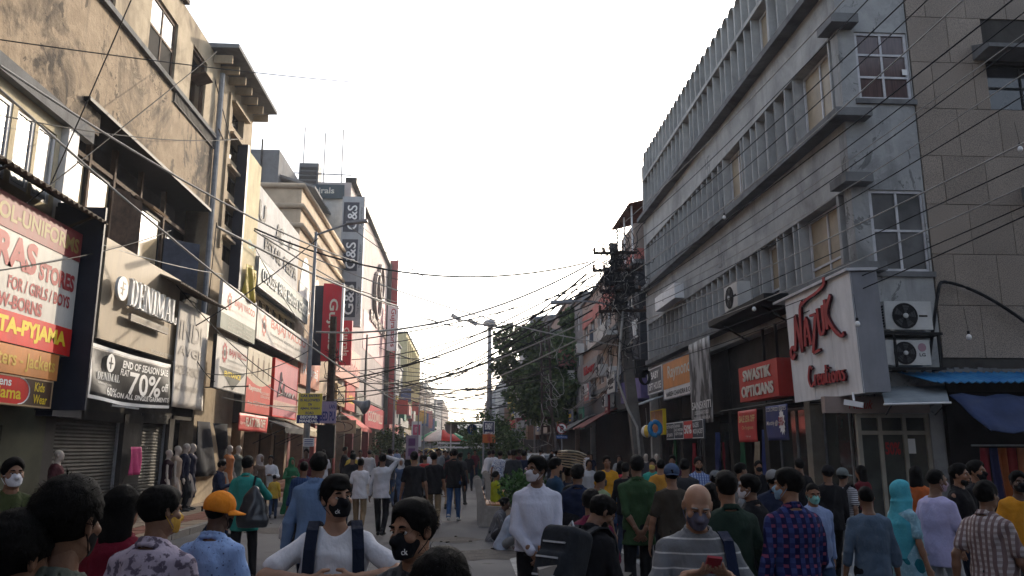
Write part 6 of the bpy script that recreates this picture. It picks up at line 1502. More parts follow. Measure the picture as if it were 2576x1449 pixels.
# ================================================================== PEOPLE: bodies grown from a skeleton as one smooth surface
def v3(*a): return np.array(a if len(a) == 3 else a[0], float)
def nrm(v): v = np.asarray(v, float); return v/(np.linalg.norm(v)+1e-9)
def rotm(ax, a):
    return np.array(Matrix.Rotation(a, 3, ax))
def _eval(pr, X, Y, Z):
    k = pr[0]
    if k == 'cap':
        a, b, ra, rb = pr[1:5]; ba = b-a; L2 = float(ba@ba)+1e-12
        px, py, pz = X-a[0], Y-a[1], Z-a[2]
        t = np.clip((px*ba[0]+py*ba[1]+pz*ba[2])/L2, 0, 1)
        return np.sqrt((px-ba[0]*t)**2+(py-ba[1]*t)**2+(pz-ba[2]*t)**2)-(ra+(rb-ra)*t)
    if k == 'ell':
        c, r, Rm = pr[1:4]; px, py, pz = X-c[0], Y-c[1], Z-c[2]
        if Rm is not None: px, py, pz = (Rm[0,0]*px+Rm[1,0]*py+Rm[2,0]*pz, Rm[0,1]*px+Rm[1,1]*py+Rm[2,1]*pz, Rm[0,2]*px+Rm[1,2]*py+Rm[2,2]*pz)
        q = np.sqrt((px/r[0])**2+(py/r[1])**2+(pz/r[2])**2); g = np.sqrt((px/r[0]**2)**2+(py/r[1]**2)**2+(pz/r[2]**2)**2)+1e-9
        return q*(q-1)/g
    if k == 'loft':
        o, Rm, zs, A, B, C = pr[1:7]; px, py, pz = X-o[0], Y-o[1], Z-o[2]
        lx = Rm[0,0]*px+Rm[1,0]*py+Rm[2,0]*pz; ly = Rm[0,1]*px+Rm[1,1]*py+Rm[2,1]*pz; lz = Rm[0,2]*px+Rm[1,2]*py+Rm[2,2]*pz
        a = np.interp(lz, zs, A); b = np.interp(lz, zs, B); c = np.interp(lz, zs, C)
        d = (np.sqrt((lx/a)**2+((ly-c)/b)**2)-1)*np.minimum(a, b)
        return np.maximum(d, np.maximum(zs[0]-lz, lz-zs[-1]))
    if k == 'box':
        c, Rm, hs, r = pr[1:5]; px, py, pz = X-c[0], Y-c[1], Z-c[2]
        l = [np.abs(Rm[0,i]*px+Rm[1,i]*py+Rm[2,i]*pz)-(hs[i]-r) for i in range(3)]
        return np.sqrt(sum(np.maximum(q, 0)**2 for q in l))+np.minimum(np.maximum(np.maximum(l[0], l[1]), l[2]), 0)-r
def _bb(pr):
    k = pr[0]
    if k == 'cap': a, b, ra, rb = pr[1:5]; r = max(ra, rb); return np.minimum(a, b)-r, np.maximum(a, b)+r
    if k == 'ell': r = max(pr[2]) if pr[3] is not None else np.array(pr[2]); return pr[1]-r, pr[1]+r
    if k == 'loft':
        o, Rm, zs, A, B, C = pr[1:7]; P = []
        for z, a, b, c in zip(zs, A, B, C):
            for sx in (-1, 1):
                for sy in (-1, 1): P.append(o+Rm@v3(sx*a, c+sy*b, z))
        P = np.array(P); return P.min(0), P.max(0)
    r = np.linalg.norm(pr[3]); return pr[1]-r, pr[1]+r
def sdf_mesh(prims, h, k=.02):
    """prims: list of (op, smooth, prim) ; op '+' joins, '-' cuts, '&' keeps inside"""
    lo = np.full(3, 1e9); hi = -lo
    for op, kk, p in prims:
        if op == '+': a, b = _bb(p); lo = np.minimum(lo, a); hi = np.maximum(hi, b)
    lo -= 2.5*h; hi += 2.5*h; n = np.ceil((hi-lo)/h).astype(int)+1
    ax = [lo[i]+h*np.arange(n[i]) for i in range(3)]; D = np.full(n, .5, np.float32)
    for op, kk, p in prims:
        if op == '&': sl = [slice(0, n[i]) for i in range(3)]
        else:
            a, b = _bb(p); m = kk+3*h
            sl = []
            for i in range(3):
                s0 = max(0, int((a[i]-m-lo[i])/h)); s1 = min(n[i], int((b[i]+m-lo[i])/h)+2); sl.append(slice(s0, max(s0, s1)))
            if any(s.stop <= s.start for s in sl): continue
        sl = tuple(sl)
        d = _eval(p, ax[0][sl[0]][:,None,None], ax[1][sl[1]][None,:,None], ax[2][sl[2]][None,None,:]).astype(np.float32)
        S = D[sl]
        if op == '+':
            if kk > 0: q = np.maximum(kk-np.abs(S-d), 0)/kk; D[sl] = np.minimum(S, d)-q*q*kk*.25
            else: D[sl] = np.minimum(S, d)
        else:
            if op == '-': d = -d
            if kk > 0: q = np.maximum(kk-np.abs(S-d), 0)/kk; D[sl] = np.maximum(S, d)+q*q*kk*.25
            else: D[sl] = np.maximum(S, d)
    return nets(D, lo, h)
_C8 = [(0,0,0),(1,0,0),(0,1,0),(1,1,0),(0,0,1),(1,0,1),(0,1,1),(1,1,1)]
_E12 = [(a, b) for a in range(8) for b in range(a+1, 8) if sum(abs(_C8[a][i]-_C8[b][i]) for i in range(3)) == 1]
def nets(D, lo, h):
    n = D.shape; s = D < 0
    def cs(A, c): return A[c[0]:n[0]-1+c[0], c[1]:n[1]-1+c[1], c[2]:n[2]-1+c[2]]
    cnt = sum(cs(s, c).astype(np.int8) for c in _C8); act = (cnt > 0) & (cnt < 8)
    idx = np.argwhere(act); N = len(idx)
    if N == 0: return np.zeros((0, 3)), np.zeros((0, 4), int)
    cid = np.full(act.shape, -1, np.int32); cid[act] = np.arange(N)
    V = np.stack([D[idx[:,0]+c[0], idx[:,1]+c[1], idx[:,2]+c[2]] for c in _C8], 1)
    P = np.zeros((N, 3)); W = np.zeros(N); C = np.array(_C8, float)
    for a, b in _E12:
        m = (V[:,a] < 0) != (V[:,b] < 0); t = V[:,a]/np.where(m, V[:,a]-V[:,b], 1)
        P += np.where(m[:,None], C[a]+(C[b]-C[a])*t[:,None], 0); W += m
    P = lo+(idx+P/W[:,None])*h
    F = []
    for axn in range(3):
        b, c = (axn+1) % 3, (axn+2) % 3
        sl0 = [slice(None)]*3; sl1 = [slice(None)]*3; sl0[axn] = slice(0, -1); sl1[axn] = slice(1, None)
        e = np.argwhere(s[tuple(sl0)] != s[tuple(sl1)])
        e = e[(e[:,b] > 0) & (e[:,c] > 0) & (e[:,b] < n[b]-1) & (e[:,c] < n[c]-1)]
        if not len(e): continue
        fl = s[tuple(e.T)]
        def g(db, dc): q = e.copy(); q[:,b] -= db; q[:,c] -= dc; return cid[tuple(q.T)]
        q = np.stack([g(1,1), g(0,1), g(0,0), g(1,0)], 1); q[~fl] = q[~fl][:, ::-1]
        F.append(q[(q >= 0).all(1)])
    return P, np.concatenate(F) if F else np.zeros((0, 4), int)
def raw_obj(name, V, F, mat, parent, smooth=True, label=None, mi=None):
    me = bpy.data.meshes.new(name); nv, nf = len(V), len(F)
    me.vertices.add(nv); me.vertices.foreach_set('co', np.ascontiguousarray(V, np.float32).ravel())
    me.loops.add(nf*4); me.loops.foreach_set('vertex_index', np.ascontiguousarray(F, np.int32).ravel())
    me.polygons.add(nf); me.polygons.foreach_set('loop_start', np.arange(0, nf*4, 4, dtype=np.int32))
    me.polygons.foreach_set('use_smooth', np.ones(nf, bool))
    for m in (mat if isinstance(mat, (list, tuple)) else [mat]): me.materials.append(m)
    if mi is not None: me.polygons.foreach_set('material_index', np.ascontiguousarray(mi, np.int32))
    me.update(calc_edges=True); me.validate()
    o = bpy.data.objects.new(name, me); COL.objects.link(o); o.parent = parent; ORG[o.name] = Vector((0,0,0))
    if label: o['label'] = label
    return o
def local_part(name, mb, mat, parent, smooth=False):
    o = bpy.data.objects.new(name, _mesh(name, mb, mat, (0,0,0), smooth)); COL.objects.link(o); o.parent = parent; ORG[o.name] = Vector((0,0,0)); return o
def wrinkle(V, amp, seed, f=1.0):
    r_ = np.random.RandomState(seed); o = np.zeros(len(V))
    for i in range(7):
        d = r_.normal(size=3); d /= np.linalg.norm(d); fr = f*r_.uniform(14, 50); d *= fr; d[2] *= .75
        o += np.sin(V@d+r_.uniform(0, 6)+1.5*np.sin(V@(r_.normal(size=3)*9)))/(1+i*.35)
    c = V.mean(0); q = V-v3(c[0], c[1], 0); q[:,2] = 0; l = np.linalg.norm(q, axis=1)+1e-6
    return V+(q/l[:,None])*(o*amp)[:,None]
# ---- cloth, skin and hair
def M_cloth(name, c, pat=None, c2=None, c3=None, rough=.85):
    if name in MATS: return MATS[name]
    m = M(name, c, rough, 0, spec=.07); N, L, b = nodes_of(m); tc = N.new('ShaderNodeTexCoord'); P = tc.outputs['Object']
    c = srgb(c)
    def noise(sc, det=3, st=None):
        v = P
        if st: mp = N.new('ShaderNodeMapping'); mp.inputs['Scale'].default_value = st; L.new(P, mp.inputs[0]); v = mp.outputs[0]
        n = N.new('ShaderNodeTexNoise'); n.inputs['Scale'].default_value = sc; n.inputs['Detail'].default_value = det; L.new(v, n.inputs['Vector']); return n.outputs[0]
    def mix(f, a, e, mode='MIX'):
        q = N.new('ShaderNodeMix'); q.data_type = 'RGBA'; q.blend_type = mode
        if isinstance(f, float): q.inputs[0].default_value = f
        else: L.new(f, q.inputs[0])
        for i, z in ((6, a), (7, e)):
            if isinstance(z, tuple): q.inputs[i].default_value = (*z, 1)
            else: L.new(z, q.inputs[i])
        return q.outputs[2]
    def rng_(x, a, e):
        r = N.new('ShaderNodeMapRange'); r.inputs[1].default_value = a; r.inputs[2].default_value = e; L.new(x, r.inputs[0]); return r.outputs[0]
    def wave(i, sc, duty):
        sx = N.new('ShaderNodeSeparateXYZ'); L.new(P, sx.inputs[0])
        mu = N.new('ShaderNodeMath'); mu.operation = 'MULTIPLY'; mu.inputs[1].default_value = sc; L.new(sx.outputs[i], mu.inputs[0])
        fr = N.new('ShaderNodeMath'); fr.operation = 'FRACT'; L.new(mu.outputs[0], fr.inputs[0])
        lt = N.new('ShaderNodeMath'); lt.operation = 'LESS_THAN'; lt.inputs[1].default_value = duty; L.new(fr.outputs[0], lt.inputs[0]); return lt.outputs[0]
    o = mix(rng_(noise(6, 4), .3, .7), tuple(q*.88 for q in c), tuple(min(1, q*1.1) for q in c))
    if pat == 'stripe': o = mix(wave(2, 14, .12), o, srgb(c2))
    elif pat == 'thinstripe': o = mix(wave(2, 34, .42), o, srgb(c2))
    elif pat == 'vstripe': o = mix(wave(0, 40, .3), o, srgb(c2))
    elif pat in ('check', 'bigcheck'):
        s_ = 22 if pat == 'check' else 15
        o = mix(wave(0, s_, .5), o, srgb(c2)); o = mix(mix_f(N, L, wave(2, s_, .5), .55), o, srgb(c2))
        if c3: 
            mu = N.new('ShaderNodeMath'); mu.operation = 'MULTIPLY'; L.new(wave(0, s_, .38), mu.inputs[0]); L.new(wave(2, s_, .32), mu.inputs[1]); o = mix(mu.outputs[0], o, srgb(c3))
    elif pat == 'print':
        vo = N.new('ShaderNodeTexVoronoi'); vo.inputs['Scale'].default_value = 38; L.new(P, vo.inputs['Vector'])
        mu = N.new('ShaderNodeMath'); mu.operation = 'LESS_THAN'; mu.inputs[1].default_value = .23; L.new(vo.outputs['Distance'], mu.inputs[0])
        nn = N.new('ShaderNodeMath'); nn.operation = 'MULTIPLY'; L.new(mu.outputs[0], nn.inputs[0]); L.new(rng_(noise(60, 2), .42, .56), nn.inputs[1]); o = mix(nn.outputs[0], o, srgb(c2))
    elif pat == 'floral': o = mix(rng_(noise(26, 3), .52, .58), o, srgb(c2))
    L.new(o, b.inputs['Base Color'])
    h1 = noise(10, 4, (1, 1, .55)); bp = N.new('ShaderNodeBump'); bp.inputs['Strength'].default_value = .7; bp.inputs['Distance'].default_value = .04
    L.new(h1, bp.inputs['Height']); L.new(bp.outputs[0], b.inputs['Normal'])
    return m
def mix_f(N, L, x, k):
    q = N.new('ShaderNodeMath'); q.operation = 'MULTIPLY'; q.inputs[1].default_value = k; L.new(x, q.inputs[0]); return q.outputs[0]
SKIN = {k: M('skin_%s' % k, c, .55, .12, 9, .08, 120, spec=.3) for k, c in dict(a=(.30,.165,.105), b=(.235,.12,.072), c=(.16,.082,.05), d=(.09,.05,.034)).items()}
HAIRM = M('hair_black', (.006,.0056,.0056), .6, .3, 18, .5, 160, spec=.05, stretch=(3,3,.8))
HAIRG = M('hair_grey', (.25,.24,.23), .6, .3, 40, .5, 160)
HAIRB = M('hair_brown', (.03,.018,.012), .5, .3, 18, .6, 160)
EYEW = M('eye_white', (.5,.48,.46), .3, 0); EYED = M('eye_iris', (.012,.008,.006), .2, 0)
SHOE = {'b': M('shoe_black', (.015,.015,.016), .5, .2), 'w': M('shoe_white', (.45,.44,.42), .6, .2), 'n': M('shoe_brown', (.07,.04,.025), .6, .2)}
def ik(a, b, l1, l2, pole):
    a, b = v3(a), v3(b); d = b-a; L = np.linalg.norm(d); mx = (l1+l2)*.998
    if L > mx: b = a+d/L*mx; d = b-a; L = mx
    u = d/L; x = (l1*l1-l2*l2+L*L)/(2*L); hh = math.sqrt(max(l1*l1-x*x, 0)); p = v3(pole); p = p-u*(p@u); p = nrm(p)
    return a+u*x+p*hh, b
ARM = {   # wrist in torso frame (x for the right-hand side), elbow pole, finger curl
 'down': ((.262,.03,-.09), (.55,-1,0), .35), 'fwd': ((.23,.21,-.02), (.3,-1,-.2), .4), 'back': ((.235,-.14,-.07), (.4,-1,0), .35),
 'phone': ((.085,.27,.22), (.9,-.3,-1), .6), 'strap': ((.105,.2,.27), (1,-.3,.12), 1.15), 'front': ((.055,.225,-.01), (1,-.45,-.1), .5), 'rear': ((.035,-.19,-.04), (.9,-.2,.2), .5),
 'bag': ((.255,.05,-.10), (.3,-1,0), 1.2), 'head': ((.075,.10,.72), (1,.2,.1), .5), 'chest': ((.06,.22,.2), (.8,-.3,-.8), .6), 'lap': ((.12,.30,.02), (.8,-.3,-.5), .4), 'reach': ((.2,.42,.25), (.5,-.3,-1), .5), 'shoulder': ((.13,.08,.40), (.7,.5,-1), 1.0)}
PERSONS = []
def make_person(label, X, Y, H, yaw, shirt=None, pants=None, skin='b', sleeve='long', hair='short', hairm=None, lod=1, pose='stand', arms=('down','down'), lean=0., head=(0,0), mask=None, shoe='b', fat=0., hem=None, collar=True, cap=None, group=None, seat=.5, female=False, cat='person', seed=0, straps=None, headroll=0, skirt=None, scarf=None, beard=False, face=True, shx=1.0, z0=0., mask_word=None):
    sc = H/1.75; rs = np.random.RandomState(seed+int(abs(X*100)))
    t = bpy.data.objects.new('person', None); COL.objects.link(t); t.location = (X, Y, z0); t.rotation_euler = (0, 0, -R(yaw)); t.scale = (sc, sc, sc); t.empty_display_size = .1
    ORG[t.name] = Vector((0,0,0)); prop(t, label, cat, group)
    hb = {0: .012, 1: .015, 2: .024, 3: .036}[lod]; fem = .92 if female else 1.0
    # ---- skeleton
    pz = .95; hipx = .09
    if pose == 'sit': pz = seat+.09
    if pose == 'floor': pz = .11
    pel = v3(0, 0, pz); Tm = rotm('X', -lean); T = lambda q: pel+Tm@v3(q)
    legs = []
    for s in (-1, 1):
        hip = pel+v3(s*hipx, 0, -.03)
        if pose == 'stand': an = v3(s*(.11+.02*rs.rand()), rs.uniform(-.05, .05), .085)
        elif pose == 'walk': an = v3(s*.09, s*.25, .085+(.05 if s < 0 else 0))
        elif pose == 'walk2': an = v3(s*.09, -s*.25, .085+(.05 if s > 0 else 0))
        elif pose == 'sit': an = v3(s*.13, .42, .085)
        else: an = v3(s*.05, .32, .07)
        pole = (s*.1, 1, .0) if pose in ('stand','walk','walk2') else ((s*.25, 1, .8) if pose == 'sit' else (s*.9, .6, .5))
        kn, an = ik(hip, an, .44, .43, pole); legs.append((hip, kn, an, s))
    # ---- torso profile
    zs = [-.13, -.05, .05, .15, .28, .38, .45, .505]
    A = v3([.09]*3); 
    a_ = np.array([.10, .15, .15, .138, .152, .162, .145, .07])*fem*shx; b_ = np.array([.07, .108, .11, .102, .115, .112, .092, .062]); c_ = np.array([0, -.012, 0, .004, .0, -.004, -.008, -.008])
    if female: a_[4] *= .97; b_[5] *= 1.12; c_[5] += .014
    b_ = b_+np.array([0, .2, .8, 1, .6, .2, 0, 0])*fat*.05; c_ = c_+np.array([0, .2, .8, 1, .6, .1, 0, 0])*fat*.035; a_ = a_+np.array([.3, .7, .9, 1, .6, .3, .1, 0])*fat*.025
    shw = .156*fem*shx
    hp = T((0, .012, .585)); Hm = Tm@rotm('X', lean*.85)@rotm('Z', -R(head[0]))@rotm('X', R(head[1]))@rotm('Y', R(headroll)); hc = hp+Hm@v3(0, .012, .075); HT_ = lambda q: hc+Hm@v3(q)
    HS = .92; HQ = lambda q: hc+Hm@(v3(q)*HS)
    def SCL(pl):
        o_ = []
        for op, kk, q in pl:
            f_ = lambda c: hc+(c-hc)*HS
            if q[0] == 'cap': q = ('cap', f_(q[1]), f_(q[2]), q[3]*HS, q[4]*HS)
            elif q[0] == 'ell': q = ('ell', f_(q[1]), tuple(x*HS for x in q[2]), q[3])
            elif q[0] == 'box': q = ('box', f_(q[1]), q[2], q[3]*HS, q[4]*HS)
            else: q = ('loft', f_(q[1]), q[2], q[3]*HS, q[4]*HS, q[5]*HS, q[6]*HS)
            o_.append((op, kk, q))
        return o_
    AR = []
    for s, nm in ((-1, arms[0]), (1, arms[1])):
        w, pole, cu = ARM[nm] if isinstance(nm, str) else nm
        sh = T((s*shw, -.005, .425)); wr = T((s*w[0], w[1], w[2])); pl = Tm@v3(s*pole[0], pole[1], pole[2])
        el, wr = ik(sh, wr, .285*(.96 if female else 1), .25*(.96 if female else 1), pl); AR.append((s, sh, el, wr, cu, nm if isinstance(nm, str) else 'phone'))
    k = .03
    body = [('+', 0, ('loft', pel, Tm, np.array(zs), a_*.88, b_*.88, c_))]
    for s, sh, el, wr, cu, nm in AR:
        body += [('+', .03, ('cap', T((s*.08, -.005, .445)), sh, .042, .042)), ('+', .02, ('cap', sh, el, .041*fem, .034*fem)), ('+', .02, ('cap', el, el+(wr-el)*.35, .034*fem, .035*fem)), ('+', .02, ('cap', el+(wr-el)*.35, wr, .035*fem, .024*fem))]
    for hip, kn, an, s in legs: body += [('+', .04, ('cap', hip, kn, .08, .052)), ('+', .03, ('cap', kn, an, .05, .034))]
    body += [('+', .04, ('cap', T((0,-.01,.46)), hp+Hm@v3(0,.004,.02), .056*fem, .052*fem))]
    # ---- head
    hd = [('+', 0, ('ell', HT_((0,-.014,.032)), (.076,.096,.086), Hm)), ('+', .03, ('ell', HT_((0,.034,-.03)), (.06,.062,.086), Hm)), ('+', .025, ('cap', HT_((0,.068,-.088)), HT_((0,.06,-.08)), .022, .026)), ('+', .03, ('cap', HT_((-.035,.02,-.075)), HT_((.035,.02,-.075)), .026, .026))]
    if lod <= 1 and face:
        hd += [('+', .012, ('cap', HT_((-.04,.082,.028)), HT_((.04,.082,.028)), .012, .012))]
        for s in (-1, 1): hd += [('-', .014, ('ell', HT_((s*.032,.108,.008)), (.019,.022,.013), Hm)), ('+', .012, ('ell', HT_((s*.045,.066,-.022)), (.022,.022,.02), Hm))]
        hd += [('+', .01, ('cap', HT_((0,.095,.02)), HT_((0,.116,-.026)), .008, .0125))]
        for s in (-1, 1): hd += [('+', .006, ('ell', HT_((s*.012,.104,-.03)), (.009,.011,.008), Hm))]
        hd += [('+', .006, ('ell', HT_((0,.096,-.056)), (.024,.011,.006), Hm)), ('+', .006, ('ell', HT_((0,.094,-.067)), (.021,.012,.007), Hm))]
    else: hd += [('+', .01, ('cap', HT_((0,.095,.015)), HT_((0,.112,-.026)), .009, .012))]
    for s in (-1, 1):
        er = Hm@rotm('Z', s*.35)
        hd += [('+', .006, ('ell', HT_((s*.079,-.008,-.002)), (.01,.02,.032), er))]
        if lod <= 1: hd += [('-', .006, ('ell', HT_((s*.088,-.002,-.0)), (.007,.011,.02), er))]
    hd = SCL(hd)+[('+', .03, ('cap', HQ((0,-.02,-.05)), hp+Hm@v3(0,-.004,-.03), .048*fem, .05*fem))]
    # ---- hands
    def hand(s, el, wr, cu, nm):
        d = nrm(wr-el); 
        n0 = Tm@v3(-s, 0, 0) if nm in ('down','fwd','back','bag') else (Tm@v3(0, -.2, 1) if nm in ('phone','chest','reach','lap') else (Tm@v3(-s*.5, -1, 0) if nm in ('strap','front') else Tm@v3(-s*.3, 1, -.2)))
        if nm in ('phone',): d = nrm(Tm@v3(-s*.45, .75, .25))
        if nm == 'strap': d = nrm(Tm@v3(-s*.9, .25, -.1)); 
        if nm in ('front','rear'): d = nrm(Tm@v3(-s*.6, .1, -.75))
        n_ = nrm(n0-d*(n0@d)); l = np.cross(d, n_); 
        th = nrm(Tm@v3(0, 1, .3)) if nm in ('down','fwd','back','bag') else nrm(Tm@v3(-s*.2, .1, 1)); l = l if l@th > 0 else -l
        pr = []
        for q in (-.024, -.008, .008, .024): pr.append(('+', .012, ('cap', wr+d*.01+l*q*.7, wr+d*.082+l*q, .0155, .0125)))
        for q, L in ((.029,.068), (.0105,.078), (-.009,.072), (-.028,.056)):
            p = wr+d*.086+l*q; a = cu*.5; r_ = .0092
            for j in range(3):
                e = d*math.cos(a)+n_*math.sin(a); p2 = p+e*L*(.45,.32,.23)[j]; pr.append(('+', .003, ('cap', p, p2, r_, r_*.9))); p = p2; a += cu*.75; r_ *= .9
        b0 = wr+d*.025+l*.022; b1 = b0+(d*.55+l*.62+n_*.25)*.042; b2 = b1+nrm(d*.75+l*.1+n_*(.3+.4*cu))*.034
        pr += [('+', .008, ('cap', b0, b1, .0145, .0115)), ('+', .004, ('cap', b1, b2, .0115, .009))]
        pr.append(('+', .012, ('cap', wr-d*.05, wr+d*.015, .0265, .022)))
        return pr
    parts = []
    if lod <= 1:
        V, F = sdf_mesh(body, hb); parts.append((V, F))
        V, F = sdf_mesh(hd, .0065 if lod == 0 else .009); parts.append((V, F))
        for s, sh, el, wr, cu, nm in AR:
            V, F = sdf_mesh(hand(s, el, wr, cu, nm), .0055 if lod == 0 else .0075); parts.append((V, F))
    else:
        bb = body+hd
        for s, sh, el, wr, cu, nm in AR: d = nrm(wr-el); bb += [('+', .01, ('cap', wr, wr+d*.09, .026, .034)), ('+', .01, ('cap', wr+d*.09, wr+d*.16, .03, .018)), ('+', .01, ('cap', wr+d*.03+v3(0,.02,0), wr+d*.08+v3(0,.045,0), .015, .012))]
        parts.append(sdf_mesh(bb, hb*.75))
    V = np.concatenate([p[0] for p in parts]); off = np.cumsum([0]+[len(p[0]) for p in parts[:-1]]); F = np.concatenate([p[1]+o for p, o in zip(parts, off)])
    sk = SKIN[skin]
    raw_obj('body', V, F, sk, t)
    # ---- shirt
    if shirt is not None:
        h0 = hem if hem is not None else -.15
        zz = np.array([h0, -.05 if h0 < -.07 else h0+.02, .05, .15, .28, .38, .45, .498]); ga = np.interp(zz, zs, a_); gb = np.interp(zz, zs, b_); gc = np.interp(zz, zs, c_)
        ease = np.array([.03, .026, .028, .03, .024, .02, .017, .012]); ga[0] = max(ga[0], .165*fem+.01*fat) if h0 < 0 else ga[0]; gb[0] = max(gb[0], .112+.02*fat) if h0 < 0 else gb[0]
        if skirt == 'kurta': zz = np.concatenate([[-.62, -.35], zz]); ga = np.concatenate([[.21, .195], ga]); gb = np.concatenate([[.15, .14], gb]); gc = np.concatenate([[0, 0], gc]); ease = np.concatenate([[.02, .02], ease])
        pr = [('+', 0, ('loft', pel, Tm, zz, ga+ease, gb+ease, gc))]
        for s, sh, el, wr, cu, nm in AR:
            pr += [('+', .045, ('cap', T((s*.085, -.006, .455)), sh+Tm@v3(0, 0, -.004), .052, .056))]
            if sleeve == 'short': e = sh+(el-sh)*.68; pr += [('+', .012, ('cap', sh, e, .056*fem, .058*fem))]
            elif sleeve == 'none': pass
            else:
                fr_ = {'long': .94, 'roll': .12, 'half': .45}[sleeve]; w2 = el+(wr-el)*fr_
                pr += [('+', .01, ('cap', sh, el, .056*fem, .05*fem)), ('+', .01, ('cap', el, w2, .05*fem, (.041 if sleeve == 'long' else .049)*fem))]
        if collar and lod <= 2:
            for i in range(12):
                a, b = 2*math.pi*i/12, 2*math.pi*(i+1)/12
                def cp(q): return T((.062*math.sin(q), -.006+.062*math.cos(q)+.01, .528-.02*math.cos(q)-(.012 if math.cos(q) > .8 else 0)))
                pr.append(('+', .008, ('cap', cp(a), cp(b), .011, .011)))
                if lod <= 1: pr.append(('+', .01, ('cap', cp(a)+Tm@v3(.014*math.sin(a), .014*math.cos(a), -.024), cp(b)+Tm@v3(.014*math.sin(b), .014*math.cos(b), -.024), .012, .012)))
        pr.append(('-', .006, ('cap', T((0,.008,.5)), T((0,.024,.66)), .044, .052)))
        if not collar: pr.append(('-', .012, ('ell', T((0,.055,.52)), (.06,.07,.055), Tm)))
        V, F = sdf_mesh(pr, hb if lod else .0095); raw_obj('shirt' if skirt != 'kurta' else 'kurta', wrinkle(V, .0058 if lod < 2 else .005, seed), F, shirt, t)
    # ---- trousers
    if pants is not None:
        wz = .1 if hem is None or hem < 0 else .09
        pr = [('+', 0, ('loft', pel, Tm if pose != 'floor' else np.eye(3), np.array([-.12, -.05, .05, wz]), np.array([.12, .156, .15, .132])*fem+.004+.018*fat, np.array([.085, .112, .116, .11])+.006+fat*.035, np.array([0, -.012, 0, .004+fat*.02])))]
        for hip, kn, an, s in legs: pr += [('+', .03, ('cap', hip, kn, .088, .066)), ('+', .02, ('cap', kn, an+v3(0, 0, .0), .066, .05))]
        V, F = sdf_mesh(pr, max(hb, .014)); raw_obj('trousers', wrinkle(V, .0028, seed+5), F, pants, t)
    if skirt in ('long',):
        pr = [('+', 0, ('loft', v3(0,0,0), np.eye(3), np.array([.06, .4, .8, 1.05]), np.array([.27, .22, .18, .15]), np.array([.22, .17, .13, .11]), np.zeros(4)))]
        V, F = sdf_mesh(pr, max(hb, .016)); raw_obj('skirt', wrinkle(V, .009, seed+3, .6), F, scarf or shirt, t)
    # ---- shoes
    for hip, kn, an, s in legs:
        fd = v3(s*.12, 1, 0) if pose != 'floor' else v3(s*.5, .8, 0); fd = nrm(fd)
        b0 = an+v3(0, 0, -.04); b0[2] = max(b0[2], .045)
        pr = [('+', 0, ('cap', b0-fd*.045, b0+fd*.06, .043, .042)), ('+', .02, ('cap', b0+fd*.06, b0+fd*.155+v3(0,0,-.01), .042, .034)), ('+', .02, ('cap', b0, an+v3(0,0,.03), .042, .044)), ('&', 0, ('box', v3(0,0,.55), np.eye(3), v3(3,3,.5445), .001))]
        V, F = sdf_mesh(pr, max(hb*.8, .012)); raw_obj('shoe', V, F, SHOE[shoe], t)
    # ---- hair
    hm = hairm or HAIRM
    if hair and not (scarf is not None and skirt != 'long') and not (scarf is not None and skirt == 'long'):
        tk = .012 if hair != 'buzz' else .004
        pr = [('+', 0, ('ell', HT_((0,-.018,.034)), (.076+tk*.8, .097+tk*.9, .088+tk*1.1), Hm))]
        if hair in ('short','messy','fringe'): pr.append(('+', .03, ('ell', HT_((rs.uniform(-.008,.008),.008,.078+rs.uniform(0,.006))), (.07,.085,.062), Hm)))
        if lod <= 1 and hair in ('short','messy','curly'):
            nt_ = {'short': 70, 'messy': 120, 'curly': 150}[hair]
            for i in range(nt_):
                v = nrm(rs.normal(size=3)); 
                if v[2] < -.1 or (v[1] > .75 and v[2] < .45): continue
                p = v3(v[0]*.08, -.018+v[1]*.1, .036+v[2]*.092); fl = nrm(np.cross(v, rs.normal(size=3)))*.03+v*(.002 if hair == 'short' else .008)+v3(0, .006, -.008)
                pr.append(('+', .012, ('cap', HT_(p), HT_(p+fl), .011, .004)))
        if hair == 'long' or hair == 'bun':
            pr.append(('+', .03, ('loft', HT_((0,0,0)), Hm, np.array([-.42 if hair == 'long' else -.1, -.3 if hair == 'long' else -.09, -.15 if hair == 'long' else -.08, -.02, .06]), np.array([.05, .085, .1, .094, .08]), np.array([.03, .045, .06, .075, .09]), np.array([-.07, -.075, -.065, -.04, -.03]))))
            if hair == 'bun': pr.append(('+', .02, ('ell', HT_((0,-.125,0)), (.045,.04,.045), Hm)))
        if face or True:
            pr.append(('-', .012, ('ell', HT_((0,.12,-.03)), (.084,.084,.128), Hm)))
            if hair not in ('long',): pr.append(('-', .012, ('box', HT_((0,.0,-.14)), Hm, v3(.2,.3,.082), .02))); pr.append(('-', .01, ('ell', HT_((0,.055,-.055)), (.12,.06,.075), Hm)))
            if hair == 'bald': pass
        if hair == 'fringe':
            for i in range(22):
                q = i/21; x = -.068+.125*q; pr.append(('+', .01, ('cap', HT_((-.02+x*.5,.035,.12)), HT_((x+.008,.094-x*x*9,.074-.022*math.sin(q*3.0)+.006*math.sin(i*2.3))), .012, .005)))
        V, F = sdf_mesh(SCL(pr), {0: .006, 1: .009, 2: .018, 3: .026}[lod])
        if lod <= 1: V = wrinkle(V-hc, .0016, seed+9, 2.5)+hc
        ho = raw_obj('hair', V, F, hm, t)
        if lod == 0 and hair != 'buzz' and cap is None: strands(t, hc, Hm, hair, hm, rs, 1500 if hair != 'long' else 900)
